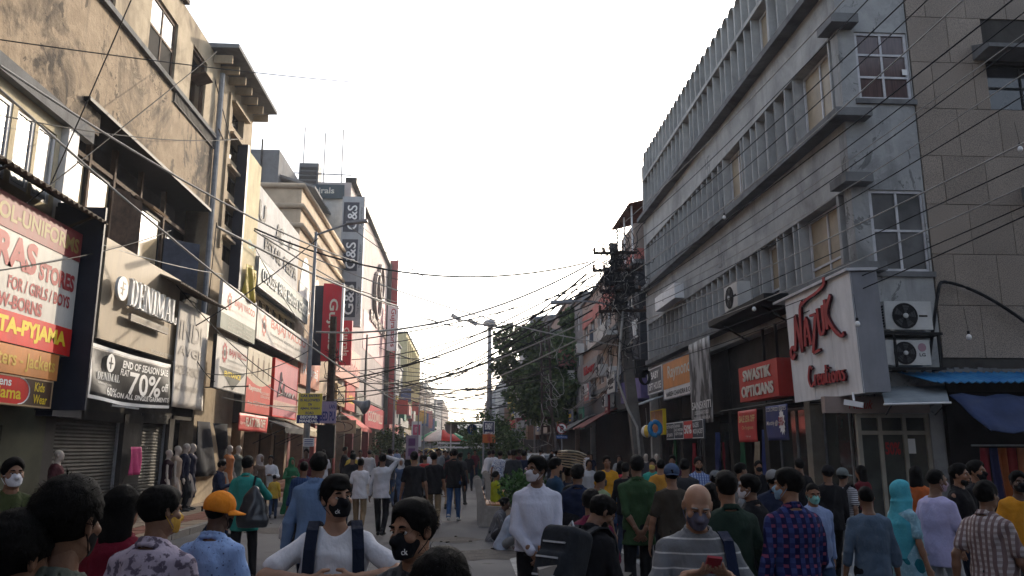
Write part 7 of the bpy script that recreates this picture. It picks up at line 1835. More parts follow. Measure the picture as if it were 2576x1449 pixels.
    if hair is None and hairm is not None:      # a thin grey rim round a bald head
        pr = [('+', 0, ('ell', HT_((0,-.018,.012)), (.0815,.1,.06), Hm)), ('-', .01, ('ell', HT_((0,.06,.03)), (.12,.1,.12), Hm)), ('-', .01, ('box', HT_((0,0,-.15)), Hm, v3(.2,.3,.085), .02)), ('-', .012, ('box', HT_((0,0,.16)), Hm, v3(.2,.3,.105), .02))]
        V, F = sdf_mesh(SCL(pr), .007); raw_obj('hair', wrinkle(V-hc, .001, 3, 3)+hc, F, hairm, t)
    if lod <= 1 and face:
        for s in (-1, 1):
            mb = MB(); e0 = HQ((s*.032,.0755,.007)); f_ = Hm@v3(0,1,0)
            mb.lathe(e0, [(.003,-.012),(.008,-.008),(.0115,0),(.0095,.0065),(.0055,.0098)], 12, f_); mb.mi = 1; mb.lathe(e0+f_*.006, [(.0058,0),(.0054,.0046),(.003,.0056)], 10, f_); mb.mi = 0
            local_part('eye', mb, [EYEW, EYED], t, True)
            mb = MB().tube([HQ((s*q, .0985-abs(q-.03)*.35, .028+.006*math.sin((q-.012)/.045*3.1))) for q in (.014,.024,.034,.044,.052)], [.003,.0052,.005,.004,.002], 6)
            local_part('eyebrow', mb, HAIRM if hairm is not HAIRG else HAIRG, t, True)
            mb = MB().tube([HQ((s*(.02+.025*q), .0965-.006*abs(q-.45)*2, .0135+.004*math.sin(q*3.1))) for q in (0,.25,.5,.75,1)], .0036, 6); local_part('eyelid', mb, sk, t, True)
    if beard:
        pr = [('+', 0, ('ell', HT_((0,.03,-.07)), (.066,.066,.06), Hm)), ('-', .01, ('ell', HT_((0,.075,.01)), (.09,.06,.075), Hm)), ('-', .01, ('box', HT_((0,-.15,0)), Hm, v3(.2,.13,.3), .01))]
        V, F = sdf_mesh(SCL(pr), .008 if lod < 2 else .016); raw_obj('beard', V, F, HAIRM, t)
    if mask is not None:
        pr = [('+', 0, ('ell', HT_((0,.038,-.045)), (.0655,.072,.072), Hm)), ('+', .02, ('cap', HT_((0,.09,.0)), HT_((0,.116,-.028)), .014, .02)), ('+', .03, ('cap', HT_((0,.072,-.09)), HT_((0,.068,-.088)), .03, .03)),
              ('&', .004, ('box', HT_((0,.12,-.052)), Hm@rotm('X', R(-6)), v3(.1,.105,.056), .01))]
        V, F = sdf_mesh(SCL(pr), {0: .005, 1: .007, 2: .013, 3: .02}[lod]); mo = raw_obj('face_mask', V, F, mask, t)
        if lod <= 1:
            for s in (-1, 1):
                for zz_ in (-.012, -.085): local_part('ear_loop', MB().tube([HQ((s*.062,.035,zz_)), HQ((s*.078,.0,zz_*.5-.005)), HQ((s*.083,-.022,.012 if zz_ > -.05 else -.02))], .0022, 5, False), mask, t)
        if mask_word:
            f_ = Fr(HT_((0,0,0)), Hm@rotm('Z', R(mask_word[1]))@v3(-1,0,0), Hm@rotm('Z', R(mask_word[1]))@v3(0,1,0), Hm@v3(0,0,1))
            local_part('lettering', text_mb(mask_word[0], f_, -.013, .013, -.075, -.052, d=mask_word[2]*.92, thick=.002), WHL, t)
    if cap is not None:
        cm, cy = cap; Cm = Hm@rotm('Z', -R(cy))
        pr = [('+', 0, ('ell', HT_((0,-.014,.045)), (.097,.116,.1), Hm)), ('&', .006, ('box', HT_((0,0,.13)), Hm@rotm('X', R(-6))@rotm('Z', 0), v3(.3,.3,.128), .01)), ('+', .006, ('cap', HT_((0,-.012,.138)), HT_((0,-.012,.14)), .008, .008))]
        V, F = sdf_mesh(SCL(pr), {0: .0055, 1: .007, 2: .012, 3: .02}[lod]); 
        q = V-hc; ang = np.arctan2((q@Cm[:,0]), (q@Cm[:,1])); V = V+nrm_rows(q)*(-.0022*(np.abs(np.sin(ang*3)) < .09))[:,None]
        co = raw_obj('cap', V, F, cm, t)
        g_ = []
        for i in range(6):
            g_.append([])
            for j in range(11):
                a = -1.0+2.0*j/10; r_ = 1+.72*i/5*math.cos(a*1.25); p = v3(math.sin(a)*.092*(1+.05*i/5), -.012+math.cos(a)*.104*(1 if i == 0 else 1)+.078*i/5*math.cos(a*1.3), .028-.018*i/5-.012*abs(a)*(i/5)); g_[-1].append(hc+Cm@(p*HS))
        local_part('cap_peak', MB().sheet(g_, Hm@v3(0,0,-.005)), cm, t, True)
        if lod == 0: local_part('cap_opening', MB().obox(hc+Cm@v3(0,-.107,.012), (Cm@v3(1,0,0), Cm@v3(0,1,.12), Cm@v3(0,-.12,1)), (.02,.004,.014)), BLACKM, t)
    if scarf is not None:
        pr = SCL([('+', 0, ('ell', HT_((0,-.02,.036)), (.095,.118,.108), Hm)), ('+', .05, ('ell', HT_((0,-.03,-.06)), (.1,.11,.1), Hm))])+[('+', .07, ('loft', T((0,0,.3)), Tm, np.array([-.3,-.1,.05,.16,.26]), np.array([.13,.178,.185,.13,.09]), np.array([.11,.15,.145,.105,.09]), np.array([-.07,-.03,-.015,-.01,-.02])))]+SCL([('-', .012, ('ell', HT_((0,.125,-.015)), (.064,.085,.098), Hm))])
        V, F = sdf_mesh(pr, .009 if lod <= 1 else .016); raw_obj('headscarf', wrinkle(V, .006, seed), F, scarf, t)
    PERSONS.append((t, X, Y))
    return dict(t=t, T=T, Tm=Tm, HT=HT_, Hm=Hm, hc=hc, arms=AR, pel=pel, b_=b_, zs=zs, a_=a_, c_=c_)
def nrm_rows(q): return q/(np.linalg.norm(q, axis=1)[:,None]+1e-9)
def strands(t, hc, Hm, style, mat, rs, n):
    V, F = [], []
    for i in range(n):
        v = nrm(rs.normal(size=3))
        if v[2] < -.25 or (v[1] > .6 and v[2] < .42): continue
        p = v3(v[0]*.09, -.018+v[1]*.11, .036+v[2]*.102)
        fl = v3(v[0]*.6, v[1]*.7+.15*(v[1] > 0), -.7)+rs.normal(size=3)*(.28 if style != 'messy' else .42); fl = nrm(fl-v*(fl@v)+v*(.06 if style != 'messy' else .14))
        L = rs.uniform(.02, .05) if style != 'long' else rs.uniform(.05, .12); sd = nrm(np.cross(fl, v))*rs.uniform(.0007, .0014)
        q = [p, p+fl*L*.5+v*.003, p+fl*L-v*.004]; b = len(V)
        for j, c in enumerate(q): s_ = sd*(1, .8, .15)[j]; V += [c-s_, c+s_]
        F += [(b, b+1, b+3, b+2), (b+2, b+3, b+5, b+4)]
    V = np.array(V)*.92@Hm.T+hc
    raw_obj('hair_strands', V, np.array(F), mat, t)
def person(label, px, ptop, Y, yaw, **kw):
    """placed by where the crown of the head stands in the photo and how far away the person is"""
    X, z = onY(px, ptop, Y); kw.setdefault('lod', 0 if Y < 4.6 else 1 if Y < 9.5 else 2 if Y < 24 else 3)
    H = kw.pop('H', None) or z-.012; sd = kw.get('seed', 0)
    kw.setdefault('arms', [('down','down'),('down','fwd'),('back','down'),('fwd','back'),('down','bag')][sd % 5]); kw.setdefault('pose', ['stand','walk','walk2'][sd % 3]); kw.setdefault('headroll', (sd*37 % 13)-6)
    return make_person(label, X, Y, H, yaw, **kw)
def worn(name, label, cat, P, group=None):
    """a thing carried by a person: top-level, standing where the person stands"""
    o = bpy.data.objects.new(name, None); COL.objects.link(o); s = P['t']; o.location = s.location; o.rotation_euler = s.rotation_euler; o.scale = s.scale; o.empty_display_size = .1
    ORG[o.name] = Vector((0,0,0)); return prop(o, label, cat, group)
def ribbon(pts, nrmls, w, th=.008):
    mb = MB(); m = len(pts); g_ = []
    for i in range(m):
        p = v3(pts[i]); d = v3(pts[min(i+1, m-1)])-v3(pts[max(i-1, 0)]); s_ = nrm(np.cross(d, v3(nrmls[i])))*w/2
        g_.append([p-s_, p, p+s_])
    n0 = len(mb.v)
    for r in g_: mb.v += [tuple(q) for q in r]
    for i in range(m):
        for q in g_[i]: mb.v.append(tuple(np.array(q)+nrm(nrmls[i])*th))
    for i in range(m-1):
        for j in range(2):
            a = n0+i*3+j; b = a+m*3; mb.f += [(a, a+1, a+4, a+3), (b, b+3, b+4, b+1)]; mb.m += [0, 0]
        a = n0+i*3; b = a+m*3; mb.f += [(a, a+3, b+3, b), (a+2, b+2, b+5, a+5)]; mb.m += [0, 0]
    return mb
def backpack(P, label, mat, strapm, size=(.15,.085,.22), zc=.24, front=True, lod=1, group=None, trim=None):
    T, Tm = P['T'], P['Tm']; o = worn('backpack', label, 'backpack', P, group); by = -.135-size[1]
    pr = [('+', 0, ('box', T((0,by,zc)), Tm, v3(size), .06)), ('+', .02, ('box', T((0,by-size[1]*.8,zc-.06)), Tm, v3(size[0]*.8, size[1]*.55, size[2]*.5), .04))]
    V, F = sdf_mesh(pr, .012 if lod < 2 else .02); raw_obj('pack', wrinkle(V, .003, 3), F, mat, o)
    for s in (-1, 1):
        pts = [T((s*.07, -.13, .44)), T((s*.1, -.07, .505)), T((s*.112, .0, .52)), T((s*.118, .075, .485)), T((s*.125, .128, .40)), T((s*.13, .145, .28)), T((s*.135, .145, .16)), T((s*.15, .10, .08)), T((s*.165, .0, .04)), T((s*.13, -.12, .03))]
        ns = [Tm@v3(q) for q in ((0,-.6,.8),(0,-.4,.9),(0,0,1),(0,.6,.8),(0,.9,.4),(0,1,.1),(0,1,0),(s*.4,.9,0),(s,0,0),(s*.6,-.8,0))]
        local_part('strap', ribbon([p+n*.012 for p, n in zip(pts, ns)], ns, .062 if front else .05, .012), strapm, o)
    if trim is not None:
        for dz in (-.1, .02, .13): local_part('trim', MB().obox(T((0,by-size[1]*1.36 if dz < .08 else by-size[1]*1.03,zc+dz)), (Tm@v3(1,0,0), Tm@v3(0,1,0), Tm@v3(0,0,1)), (size[0]*.62,.006,.006)), trim, o)
        local_part('handle', MB().tube([T((-.03,by+.02,zc+size[2])), T((0,by+.02,zc+size[2]+.05)), T((.03,by+.02,zc+size[2]))], .009, 6), trim, o)
    return o
def carrier(P, side, label, mat, w=.15, h=.36, cat='bag', tie=True, dz=0., word=None, name='carrier_bag', group=None):
    s, sh, el, wr, cu, nm = P['arms'][0 if side < 0 else 1]; o = worn(name, label, cat, P, group); c = wr+v3(0, .02, -.11+dz)
    pr = [('+', 0, ('loft', c, np.eye(3), np.array([-h, -h*.9, -h*.55, -h*.25, 0]), np.array([w*.7, w*.95, w, w*.7, .02]), np.array([w*.4, w*.55, w*.55, w*.35, .015]), np.zeros(5)))]
    V, F = sdf_mesh(pr, .012); raw_obj('sack', wrinkle(V, .006, 5, .8), F, mat, o)
    local_part('loop', MB().tube([c+v3(-.02,0,-.02), c+v3(-.015,0,.05), c+v3(.015,0,.05), c+v3(.02,0,-.02)], .007, 5), mat, o)
    return o, c
# ================================================================== the crowd
C = M_cloth
BLACK = C('cloth_black', (.012,.012,.014)); NAVYC = C('cloth_navy', (.014,.02,.045)); DKG = C('cloth_charcoal', (.035,.036,.04)); JEAN = C('denim', (.035,.06,.12)); JEAND = C('denim_dark', (.016,.022,.04)); KHAKI = C('khaki', (.24,.17,.1)); WHITEC = C('cloth_white', (.58,.57,.6)); GREYC = C('cloth_grey', (.2,.21,.22)); LGREY = C('cloth_pale_grey', (.36,.37,.39))
# ---- nearest figures, seen from behind or facing
person('man in olive grey collared shirt, dark hair seen from behind by the uniform store', 165, 1172, 2.15, 4, shirt=C('olive_grey_shirt', (.075,.085,.072)), pants=JEAND, skin='c', hair='messy', mask=BLACK, seed=1, head=(6,0))
person('man with bowed dark head and sunlit ear beside the olive grey shirt', 25, 1258, 2.05, 20, shirt=DKG, pants=JEAND, skin='c', hair='messy', seed=2, head=(0,-8))
person('masked man in dark green shirt facing out near the shutters', 38, 1143, 6.3, 150, shirt=C('deep_green_shirt', (.045,.055,.022)), pants=BLACK, skin='b', hair='short', mask=WHITEC, seed=3, head=(-15,0))
person('woman with long loose black hair and maroon clothes', 312, 1204, 4.0, 12, shirt=C('maroon_kurta', (.11,.008,.018)), pants=BLACK, skin='b', hair='long', female=True, seed=4, skirt='kurta')
person('second dark haired woman in crimson beside the long haired woman', 262, 1235, 4.5, 350, shirt=C('crimson_kurta', (.16,.01,.025)), pants=BLACK, skin='c', hair='long', female=True, seed=5, skirt='kurta')
person('man in lilac floral print shirt with mustard mask, seen from behind', 402, 1208, 3.6, 16, shirt=C('lilac_print', (.34,.29,.35), 'floral', (.1,.08,.11)), pants=JEAND, skin='c', hair='short', mask=C('mustard_mask', (.45,.26,.05)), seed=6, head=(22,-3), shx=1.06)
person('man in orange baseball cap and pale blue print shirt', 548, 1225, 4.4, 12, shirt=C('sky_print', (.25,.36,.6), 'print', (.08,.1,.2)), pants=JEAN, skin='d', hair='buzz', seed=7, cap=(C('cap_orange', (.62,.2,.02)), 52), head=(14,-4), mask=BLACK)
P = person('boy in white t-shirt and black mask gripping his backpack straps', 850, 1182, 4.1, 172, shirt=WHITEC, pants=JEAND, skin='a', sleeve='short', hair='fringe', mask=BLACK, arms=('strap','strap'), seed=8, head=(-28,4), collar=False, mask_word=('ck', -25, .11))
backpack(P, 'dark navy backpack worn by the boy in white t-shirt', NAVYC, C('strap_navy', (.012,.016,.03)), zc=.2)
person('man in dark checked shirt and black mask with tousled hair', 1052, 1236, 2.95, 192, shirt=C('dark_check', (.03,.03,.034), 'check', (.07,.07,.075)), pants=JEAND, skin='b', hair='messy', mask=BLACK, seed=9, head=(30,-4), mask_word=('ck', 25, .11))
person('black haired person whose crown just enters the view below the checked shirt man', 1098, 1356, 2.05, 20, shirt=DKG, pants=JEAND, skin='b', hair='messy', seed=10, head=(10,-10))
person('man in white shirt and white mask with hands clasped in front', 1350, 1139, 6.8, 182, shirt=C('white_shirt', (.5,.51,.6)), pants=BLACK, skin='c', hair='short', mask=C('mask_white', (.55,.53,.56)), arms=('front','front'), seed=11, head=(48,2), hem=-.02, fat=.35, lod=0)
P = person('bald old man in grey striped polo looking down at a red phone', 1745, 1192, 3.9, 184, shirt=C('grey_polo', (.13,.135,.145), 'stripe', (.36,.36,.36)), pants=DKG, skin='a', sleeve='short', hair=None, hairm=HAIRG, mask=C('mask_slate', (.09,.09,.13)), arms=(((.085,.25,.33),(.9,-.2,-1),.6),((.085,.25,.33),(.9,-.2,-1),.6)), seed=12, head=(4,-24), fat=.4)
w0, w1 = P['arms'][0][3], P['arms'][1][3]; o = worn('phone', 'red phone held by the bald old man', 'phone', P)
pc = (w0+w1)/2+v3(0, .1, .06); local_part('case', MB().obox(pc, (v3(.95,0,.1), nrm(v3(0,.8,.6)), nrm(v3(0,-.6,.8))), (.037,.072,.006)), M('phone_red', (.3,.02,.03), .4, 0), o); local_part('screen', MB().obox(pc+nrm(v3(0,-.6,.8))*.0065, (v3(.95,0,.1), nrm(v3(0,.8,.6)), nrm(v3(0,-.6,.8))), (.034,.068,.001)), GLD, o)
o = worn('shoulder_bag', 'dark shoulder strap and bag slung on the bald old man', 'bag', P); T, Tm = P['T'], P['Tm']
pts = [T((-.13,-.13,.1)), T((-.14,-.12,.36)), T((-.145,-.02,.49)), T((-.145,.08,.46)), T((-.15,.15,.3)), T((-.16,.16,.1))]; ns = [v3(0,-1,.1), v3(0,-.8,.6), v3(0,0,1), v3(0,.7,.7), v3(0,1,.2), v3(0,1,0)]
local_part('strap', ribbon([p+nrm(n)*.012 for p, n in zip(pts, ns)], ns, .055, .01), NAVYC, o)
V, F = sdf_mesh([('+', 0, ('box', T((-.12,-.2,-.02)), Tm, v3(.12,.07,.16), .04))], .014); raw_obj('pouch', V, F, NAVYC, o)
# ---- second rank
P = person('man in teal shirt carrying a black duffel bag on his shoulder', 625, 1142, 10.9, 2, shirt=C('teal_shirt', (.03,.22,.19)), pants=BLACK, skin='b', hair='short', pose='walk', arms=('down','shoulder'), seed=13, hem=-.24, lod=1)
o = worn('duffel_bag', 'shiny black duffel bag hung behind the teal shirt', 'bag', P); T = P['T']
V, F = sdf_mesh([('+', 0, ('loft', T((.17,-.2,.02)), np.eye(3), np.array([-.2,-.1,.0,.2,.36]), np.array([.2,.22,.2,.13,.03]), np.array([.1,.13,.12,.08,.02]), np.zeros(5)))], .014); raw_obj('sack', wrinkle(V, .008, 2, .7), F, M('vinyl_black', (.014,.016,.022), .3, .2, 5, spec=.6), o)
local_part('strap', ribbon([T((.15,-.18,.34)), T((.14,-.06,.5)), T((.14,.05,.48)), T((.14,.13,.36))], [v3(0,-.7,.7), v3(0,0,1), v3(0,.6,.8), v3(0,1,.3)], .03), BLACK, o)
person('man in denim blue shirt walking away behind the boy in white', 800, 1130, 7.4, 3, shirt=C('denim_shirt', (.13,.2,.33)), pants=NAVYC, skin='c', hair='short', pose='walk2', arms=('down','down'), seed=14, hem=-.2)
P = person('man in dark blue checked shirt carrying a white carrier bag', 765, 1157, 13, 350, shirt=C('blue_check', (.015,.03,.09), 'check', (.03,.06,.14)), pants=BLACK, skin='c', sleeve='half', arms=('bag','down'), pose='walk', seed=15)
carrier(P, -1, 'white plastic carrier bag held by the dark blue checked shirt man', C('plastic_white', (.5,.46,.46)), .13, .38)
person('short person in white t-shirt and khaki trousers walking away', 908, 1150, 17, 0, shirt=WHITEC, pants=KHAKI, skin='b', sleeve='short', seed=16, collar=False, pose='walk2', lod=1)
person('man in white long sleeves with one hand on his head', 963, 1138, 16.4, 4, shirt=C('white_knit', (.5,.5,.53)), pants=BLACK, skin='c', arms=('down','head'), seed=17, collar=False, lod=1)
P = person('man in black t-shirt carrying a pink bag, walking away', 1043, 1132, 15.5, 356, shirt=BLACK, pants=DKG, skin='b', sleeve='short', arms=('bag','down'), seed=18, collar=False, lod=1, pose='walk')
carrier(P, -1, 'bright pink carrier bag held by the man in black t-shirt', C('plastic_pink', (.55,.03,.16)), .13, .42)
person('man in black t-shirt and khaki trousers walking down the street', 1093, 1134, 17.5, 2, shirt=BLACK, pants=KHAKI, skin='b', sleeve='short', seed=19, collar=False, pose='walk2', lod=1)
person('man in black shirt and blue jeans with white shoes walking away', 1143, 1126, 19.6, 6, shirt=BLACK, pants=C('jean_blue', (.035,.08,.19)), skin='b', seed=20, pose='walk', shoe='w', lod=1)
person('man in black jersey with number facing the camera in mid street', 1180, 1136, 34, 180, shirt=BLACK, pants=JEAND, skin='c', sleeve='short', seed=21, collar=False, lod=2)
# seated on the ground and the benches
bench(.62, 19.3, R(90), 'stone ended bench with slats where the yellow green woman sits')
bench(.95, 24.3, R(90), 'further stone ended bench in the median')
bench(.9, 6.2, R(90), 'orange slatted bench under the man with the hiking backpack', 1.5, False)
person('person in striped grey shirt squatting by the median bench', 1243, 1238, 15.6, 95, shirt=C('grey_vstripe', (.1,.1,.11), 'vstripe', (.2,.2,.21)), pants=DKG, skin='d', pose='floor', arms=('lap','lap'), seed=22, lod=1, H=1.62, lean=.35)
person('man in pale grey blue shirt sitting cross legged on the road', 1266, 1258, 14.3, 85, shirt=C('pale_blue_grey', (.3,.34,.42)), pants=GREYC, skin='c', pose='floor', arms=('lap','lap'), seed=23, lod=1, H=1.66, lean=.4, beard=True)
person('man in dark clothes sitting behind the cross legged man', 1287, 1242, 15.3, 80, shirt=DKG, pants=DKG, skin='d', pose='floor', arms=('lap','lap'), seed=24, lod=2, H=1.62, lean=.3)
person('woman in yellow green top seated on the median bench', 1247, 1180, 19.5, 80, shirt=C('lime_top', (.3,.34,.02)), pants=DKG, skin='b', pose='sit', seat=.46, hair='bun', female=True, arms=('lap','lap'), seed=25, H=1.56, lod=2)
P = make_person('man in black with large hiking backpack bent over his phone on the bench', .78, 5.75, 1.74, 48, shirt=BLACK, pants=BLACK, skin='c', pose='sit', seat=.56, lean=.34, arms=('lap','phone'), hair='messy', seed=26, head=(25,-32), lod=1, beard=True)
backpack(P, 'bulky dark hiking backpack with grey trim on the seated man', C('pack_charcoal', (.022,.025,.03)), DKG, (.16,.12,.26), .2, True, 1, trim=LGREY)
o = worn('phone', 'black phone in the hand of the seated man with backpack', 'phone', P); w1 = P['arms'][1][3]; local_part('case', MB().obox(w1+v3(-.02,.1,.02), (v3(1,0,0), nrm(v3(0,.9,.4)), nrm(v3(0,-.4,.9))), (.036,.07,.005)), BLACKM, o)
make_person('man in maroon shirt seated with his back turned beyond the backpack', 1.08, 7.2, 1.72, 25, shirt=C('maroon_shirt', (.11,.012,.035)), pants=BLACK, skin='c', pose='sit', seat=.5, lean=.12, arms=('lap','lap'), seed=27, lod=1)
make_person('man in black seated beside the white shirt man', 1.0, 8.6, 1.7, 60, shirt=BLACK, pants=BLACK, skin='c', pose='sit', seat=.5, lean=.2, arms=('lap','lap'), seed=28, lod=1)
# porter with flattened cartons on his head
PX, PZ = onY(1432, 1190, 12.0)
make_person('porter in dark shirt carrying flattened cartons on his head', PX, 12.1, 1.46, 10, shirt=NAVYC, pants=GREYC, skin='d', arms=('head','down'), seed=29, lod=2, pose='walk')
CARD = M('cardboard', (.38,.28,.18), .85, .15, 4)
for k in range(7):
    g_ = [[(PX-.17+.34*j/8+.01*k, 11.75+.75*i/3, 1.47+k*.034+.03*math.sin(math.pi*j/8)*(k/6)-.05*(j/8)+rng.uniform(-.004, .004)) for j in range(9)] for i in range(4)]
    solo('flattened_carton', MB().sheet(g_, (0,0,-.016)), CARD if k < 6 else M('cardboard_pale', (.55,.47,.36), .8, .1, 4), 'brown flattened carton in the stack on the porter\'s head' if k < 6 else 'pale taped carton topmost of the stack on the porter\'s head', 'carton', 'flattened cartons on the porter')
PP = lambda *a, **k: person(*a, **k)
PP('man in navy shirt standing behind the maroon shirt man', 1452, 1162, 8.6, 10, shirt=NAVYC, pants=BLACK, skin='c', seed=30)
PP('man with dark beard in blue shirt beside the carton porter', 1395, 1146, 10.5, 80, shirt=C('petrol_shirt', (.02,.045,.08)), pants=BLACK, skin='b', beard=True, seed=31)
PP('man in pale green shirt with dark mask crossing to the right', 1508, 1180, 10, 60, shirt=C('sage_shirt', (.16,.21,.12)), pants=DKG, skin='c', sleeve='roll', mask=DKG, seed=32, pose='walk')
PP('man in yellow t-shirt facing the camera near the pole', 1527, 1143, 14.5, 185, shirt=C('yellow_tee', (.5,.24,.02)), pants=JEAN, skin='b', sleeve='short', seed=33, collar=False, lod=1, pose='walk')
PP('man in green shirt with hands clasped behind his back', 1600, 1140, 8.7, 4, shirt=C('bottle_green', (.03,.062,.028)), pants=C('track_black', (.012,.013,.016)), skin='c', sleeve='roll', arms=('rear','rear'), seed=34, hem=-.2)
PP('man in blue baseball cap and brown t-shirt walking away', 1688, 1160, 8.2, 5, shirt=C('brown_tee', (.045,.038,.03)), pants=BLACK, skin='b', sleeve='short', cap=(C('cap_blue', (.06,.09,.16)), 180), seed=35, collar=False, mask=BLACK, pose='walk')
PP('bearded man in blue and white checks facing out by the shops', 1755, 1146, 13, 185, shirt=C('blue_white_check', (.3,.36,.5), 'check', (.08,.12,.28)), pants=JEAND, skin='b', beard=True, seed=36, lod=1)
PP('man in dark green shirt behind the bald old man', 1828, 1176, 5.4, 2, shirt=C('forest_shirt', (.018,.032,.024)), pants=BLACK, skin='b', sleeve='roll', seed=37)
PP('man in black shirt and white mask walking off to the right', 1888, 1186, 6.6, 320, shirt=BLACK, pants=JEAND, skin='c', sleeve='short', seed=38, mask=WHITEC, head=(-25,0))
PP('woman with long dark hair behind the bald old man', 1790, 1205, 6.4, 20, shirt=BLACK, pants=BLACK, skin='b', hair='long', female=True, seed=39)
PP('man in grey cap in the dim crowd by the opticians', 1798, 1178, 9.2, 20, shirt=DKG, pants=BLACK, skin='c', cap=(C('cap_grey', (.12,.13,.14)), 90), seed=40)
P = PP('man in purple and red plaid shirt with rolled sleeves, back turned', 1985, 1168, 5.2, 352, shirt=C('plaid_purple', (.035,.05,.16), 'bigcheck', (.012,.012,.05), (.17,.045,.09)), pants=BLACK, skin='b', sleeve='half', hair='short', mask=C('mask_blue', (.2,.32,.45)), seed=41, head=(-38,0), hem=-.17, lod=0)
PP('man in light blue shirt and teal mask looking down', 2040, 1205, 7.4, 185, shirt=C('pale_blue_shirt', (.22,.28,.45)), pants=JEAN, skin='b', mask=C('mask_teal', (.2,.45,.42)), seed=42, head=(0,-15), hair='buzz')
P = PP('man in grey cap and striped t-shirt with black backpack striding right', 2117, 1172, 10.4, 48, shirt=C('breton', (.42,.42,.44), 'thinstripe', (.03,.03,.04)), pants=LGREY, skin='c', sleeve='short', cap=(C('cap_sage', (.13,.15,.15)), 55), pose='walk2', seed=43, shoe='w', collar=False, lod=1)
backpack(P, 'slim black backpack on the man in striped t-shirt', BLACK, BLACK, (.14,.07,.2), .26, True, 1)
PP('boy in slate blue top with back turned near the kerb', 2178, 1213, 6.5, 8, shirt=C('slate_top', (.075,.11,.16)), pants=BLACK, skin='c', sleeve='half', hair='buzz', seed=44, collar=False)
P = PP('woman in turquoise headscarf and blue floral kurta in profile', 2262, 1200, 6.9, 82, shirt=C('kurta_blue', (.2,.36,.44), 'floral', (.28,.46,.54)), pants=C('teal_trousers', (.02,.15,.19)), skin='b', sleeve='short', hair='long', female=True, scarf=C('scarf_turquoise', (.07,.34,.42)), skirt='kurta', arms=('down','bag'), seed=45, fat=.4, collar=False)
o, c = carrier(P, 1, 'white carrier bag with navy shop print held by the turquoise headscarf woman', C('bag_white', (.5,.47,.47)), .17, .44)
t_ = Matrix.Rotation(-R(82), 3, 'Z'); f_ = Fr(Vector(c)+Vector((.055,-.02,0)), t_.inverted()@Vector((1,0,0)), t_.inverted()@Vector((0,-1,0)))
local_part('navy_band', MB().add([f_.P(a, b, .125-.5*a*a) for b in (-.36,-.17) for a in (-.13,-.065,0,.065,.13)], [(i, i+1, i+6, i+5) for i in range(4)]), M('band_navy', (.03,.035,.1), .6, 0), o)
for s_, z0_, z1_, w_ in (('ABROL', -.27, -.19, .1), ('SONS', -.345, -.295, .055)): local_part('lettering', text_mb(s_, f_, -w_, w_, z0_, z1_, d=0, bold=.02, warp=lambda u, z: (u, z, .128-.5*u*u)), PALE, o)
P2 = dict(P); o, c = carrier(P, 1, 'orange red carrier bag behind the white printed bag', C('bag_orange', (.6,.06,.02)), .13, .42, dz=-.02); o.location = Vector(o.location)+Vector((-.2, .15, .0))
PP('man in lilac t-shirt and pale trousers in profile', 2345, 1170, 7.0, 72, shirt=C('lilac_tee', (.4,.38,.58)), pants=LGREY, skin='c', sleeve='short', hair='buzz', mask=C('mask_pink', (.4,.3,.36)), seed=46, fat=.6, collar=False, pose='walk', head=(15,-5))
PP('bearded man in black sweatshirt by the clothes rail', 2405, 1160, 8.0, 140, shirt=BLACK, pants=JEAND, skin='b', beard=True, seed=47, arms=('chest','down'), pose='walk')
PP('man in black t-shirt and black mask beside the black sweatshirt man', 2448, 1152, 8.3, 150, shirt=C('black_tee', (.014,.014,.016)), pants=JEAND, skin='b', sleeve='short', mask=BLACK, seed=48, arms=('down','chest'))
PP('older man in brown checked shirt, mask at his chin, walking right', 2472, 1200, 5.6, 68, shirt=C('brown_check', (.42,.38,.38), 'check', (.16,.11,.11)), pants=C('dark_slacks', (.025,.03,.032)), skin='c', sleeve='short', hair='short', seed=49, fat=.5, pose='walk', arms=('back','fwd'), hem=-.1)
PP('man in orange t-shirt with dark backpack straps near blue tarpaulin', 2555, 1178, 7.4, 195, shirt=C('amber_tee', (.5,.22,.02)), pants=DKG, skin='d', sleeve='short', mask=BLACK, seed=50, collar=False, hair='short')
PP('person in dark suit standing inside the optician doorway', 1905, 1155, 14, 180, shirt=BLACK, pants=BLACK, skin='b', seed=51, mask=BLACK)
P = PP('man in navy t-shirt and pale cap with small bag in the shade', 1945, 1176, 8.6, 20, shirt=NAVYC, pants=JEAND, skin='c', sleeve='short', cap=(C('cap_stone', (.2,.2,.2)), 120), seed=52, mask=C('mask_ice', (.3,.42,.5)))
PP('tall man in black kurta inside the corner shop glass', 2010, 1150, 12.6, 350, shirt=BLACK, pants=BLACK, skin='c', seed=53)
PP('woman in dark red shawl by the cream shop frame', 2165, 1165, 11.8, 330, shirt=C('dark_red_shawl', (.1,.015,.02)), pants=BLACK, skin='b', hair='long', female=True, seed=54, skirt='kurta')
# ---- left pavement
PP('boy in navy sweater looking at his phone outside the clothes shop', 555, 1155, 16.5, 80, shirt=NAVYC, pants=JEAND, skin='b', arms=('phone','phone'), seed=55, head=(0,-15), lod=1)
PP('woman in patterned headscarf by the tan doorway', 655, 1140, 21, 120, shirt=C('umber_shawl', (.12,.08,.06)), pants=BLACK, skin='c', hair='long', female=True, scarf=C('scarf_pale', (.35,.3,.28)), seed=56)
PP('man in white with folded shawl by the tan doorway', 682, 1143, 22, 170, shirt=WHITEC, pants=BLACK, skin='c', seed=57, arms=('chest','chest'))
PP('toddler in yellow top beside the woman in headscarf', 692, 1192, 20.6, 350, shirt=C('yellow_top', (.5,.33,.04)), pants=JEAN, skin='b', seed=58)
PP('woman in green sari with blue head cloth facing the street', 735, 1148, 21.5, 150, shirt=C('green_sari', (.02,.13,.06)), pants=None, skirt='long', skin='b', hair='short', female=True, scarf=C('green_sari', None), arms=('chest','chest'), seed=59)
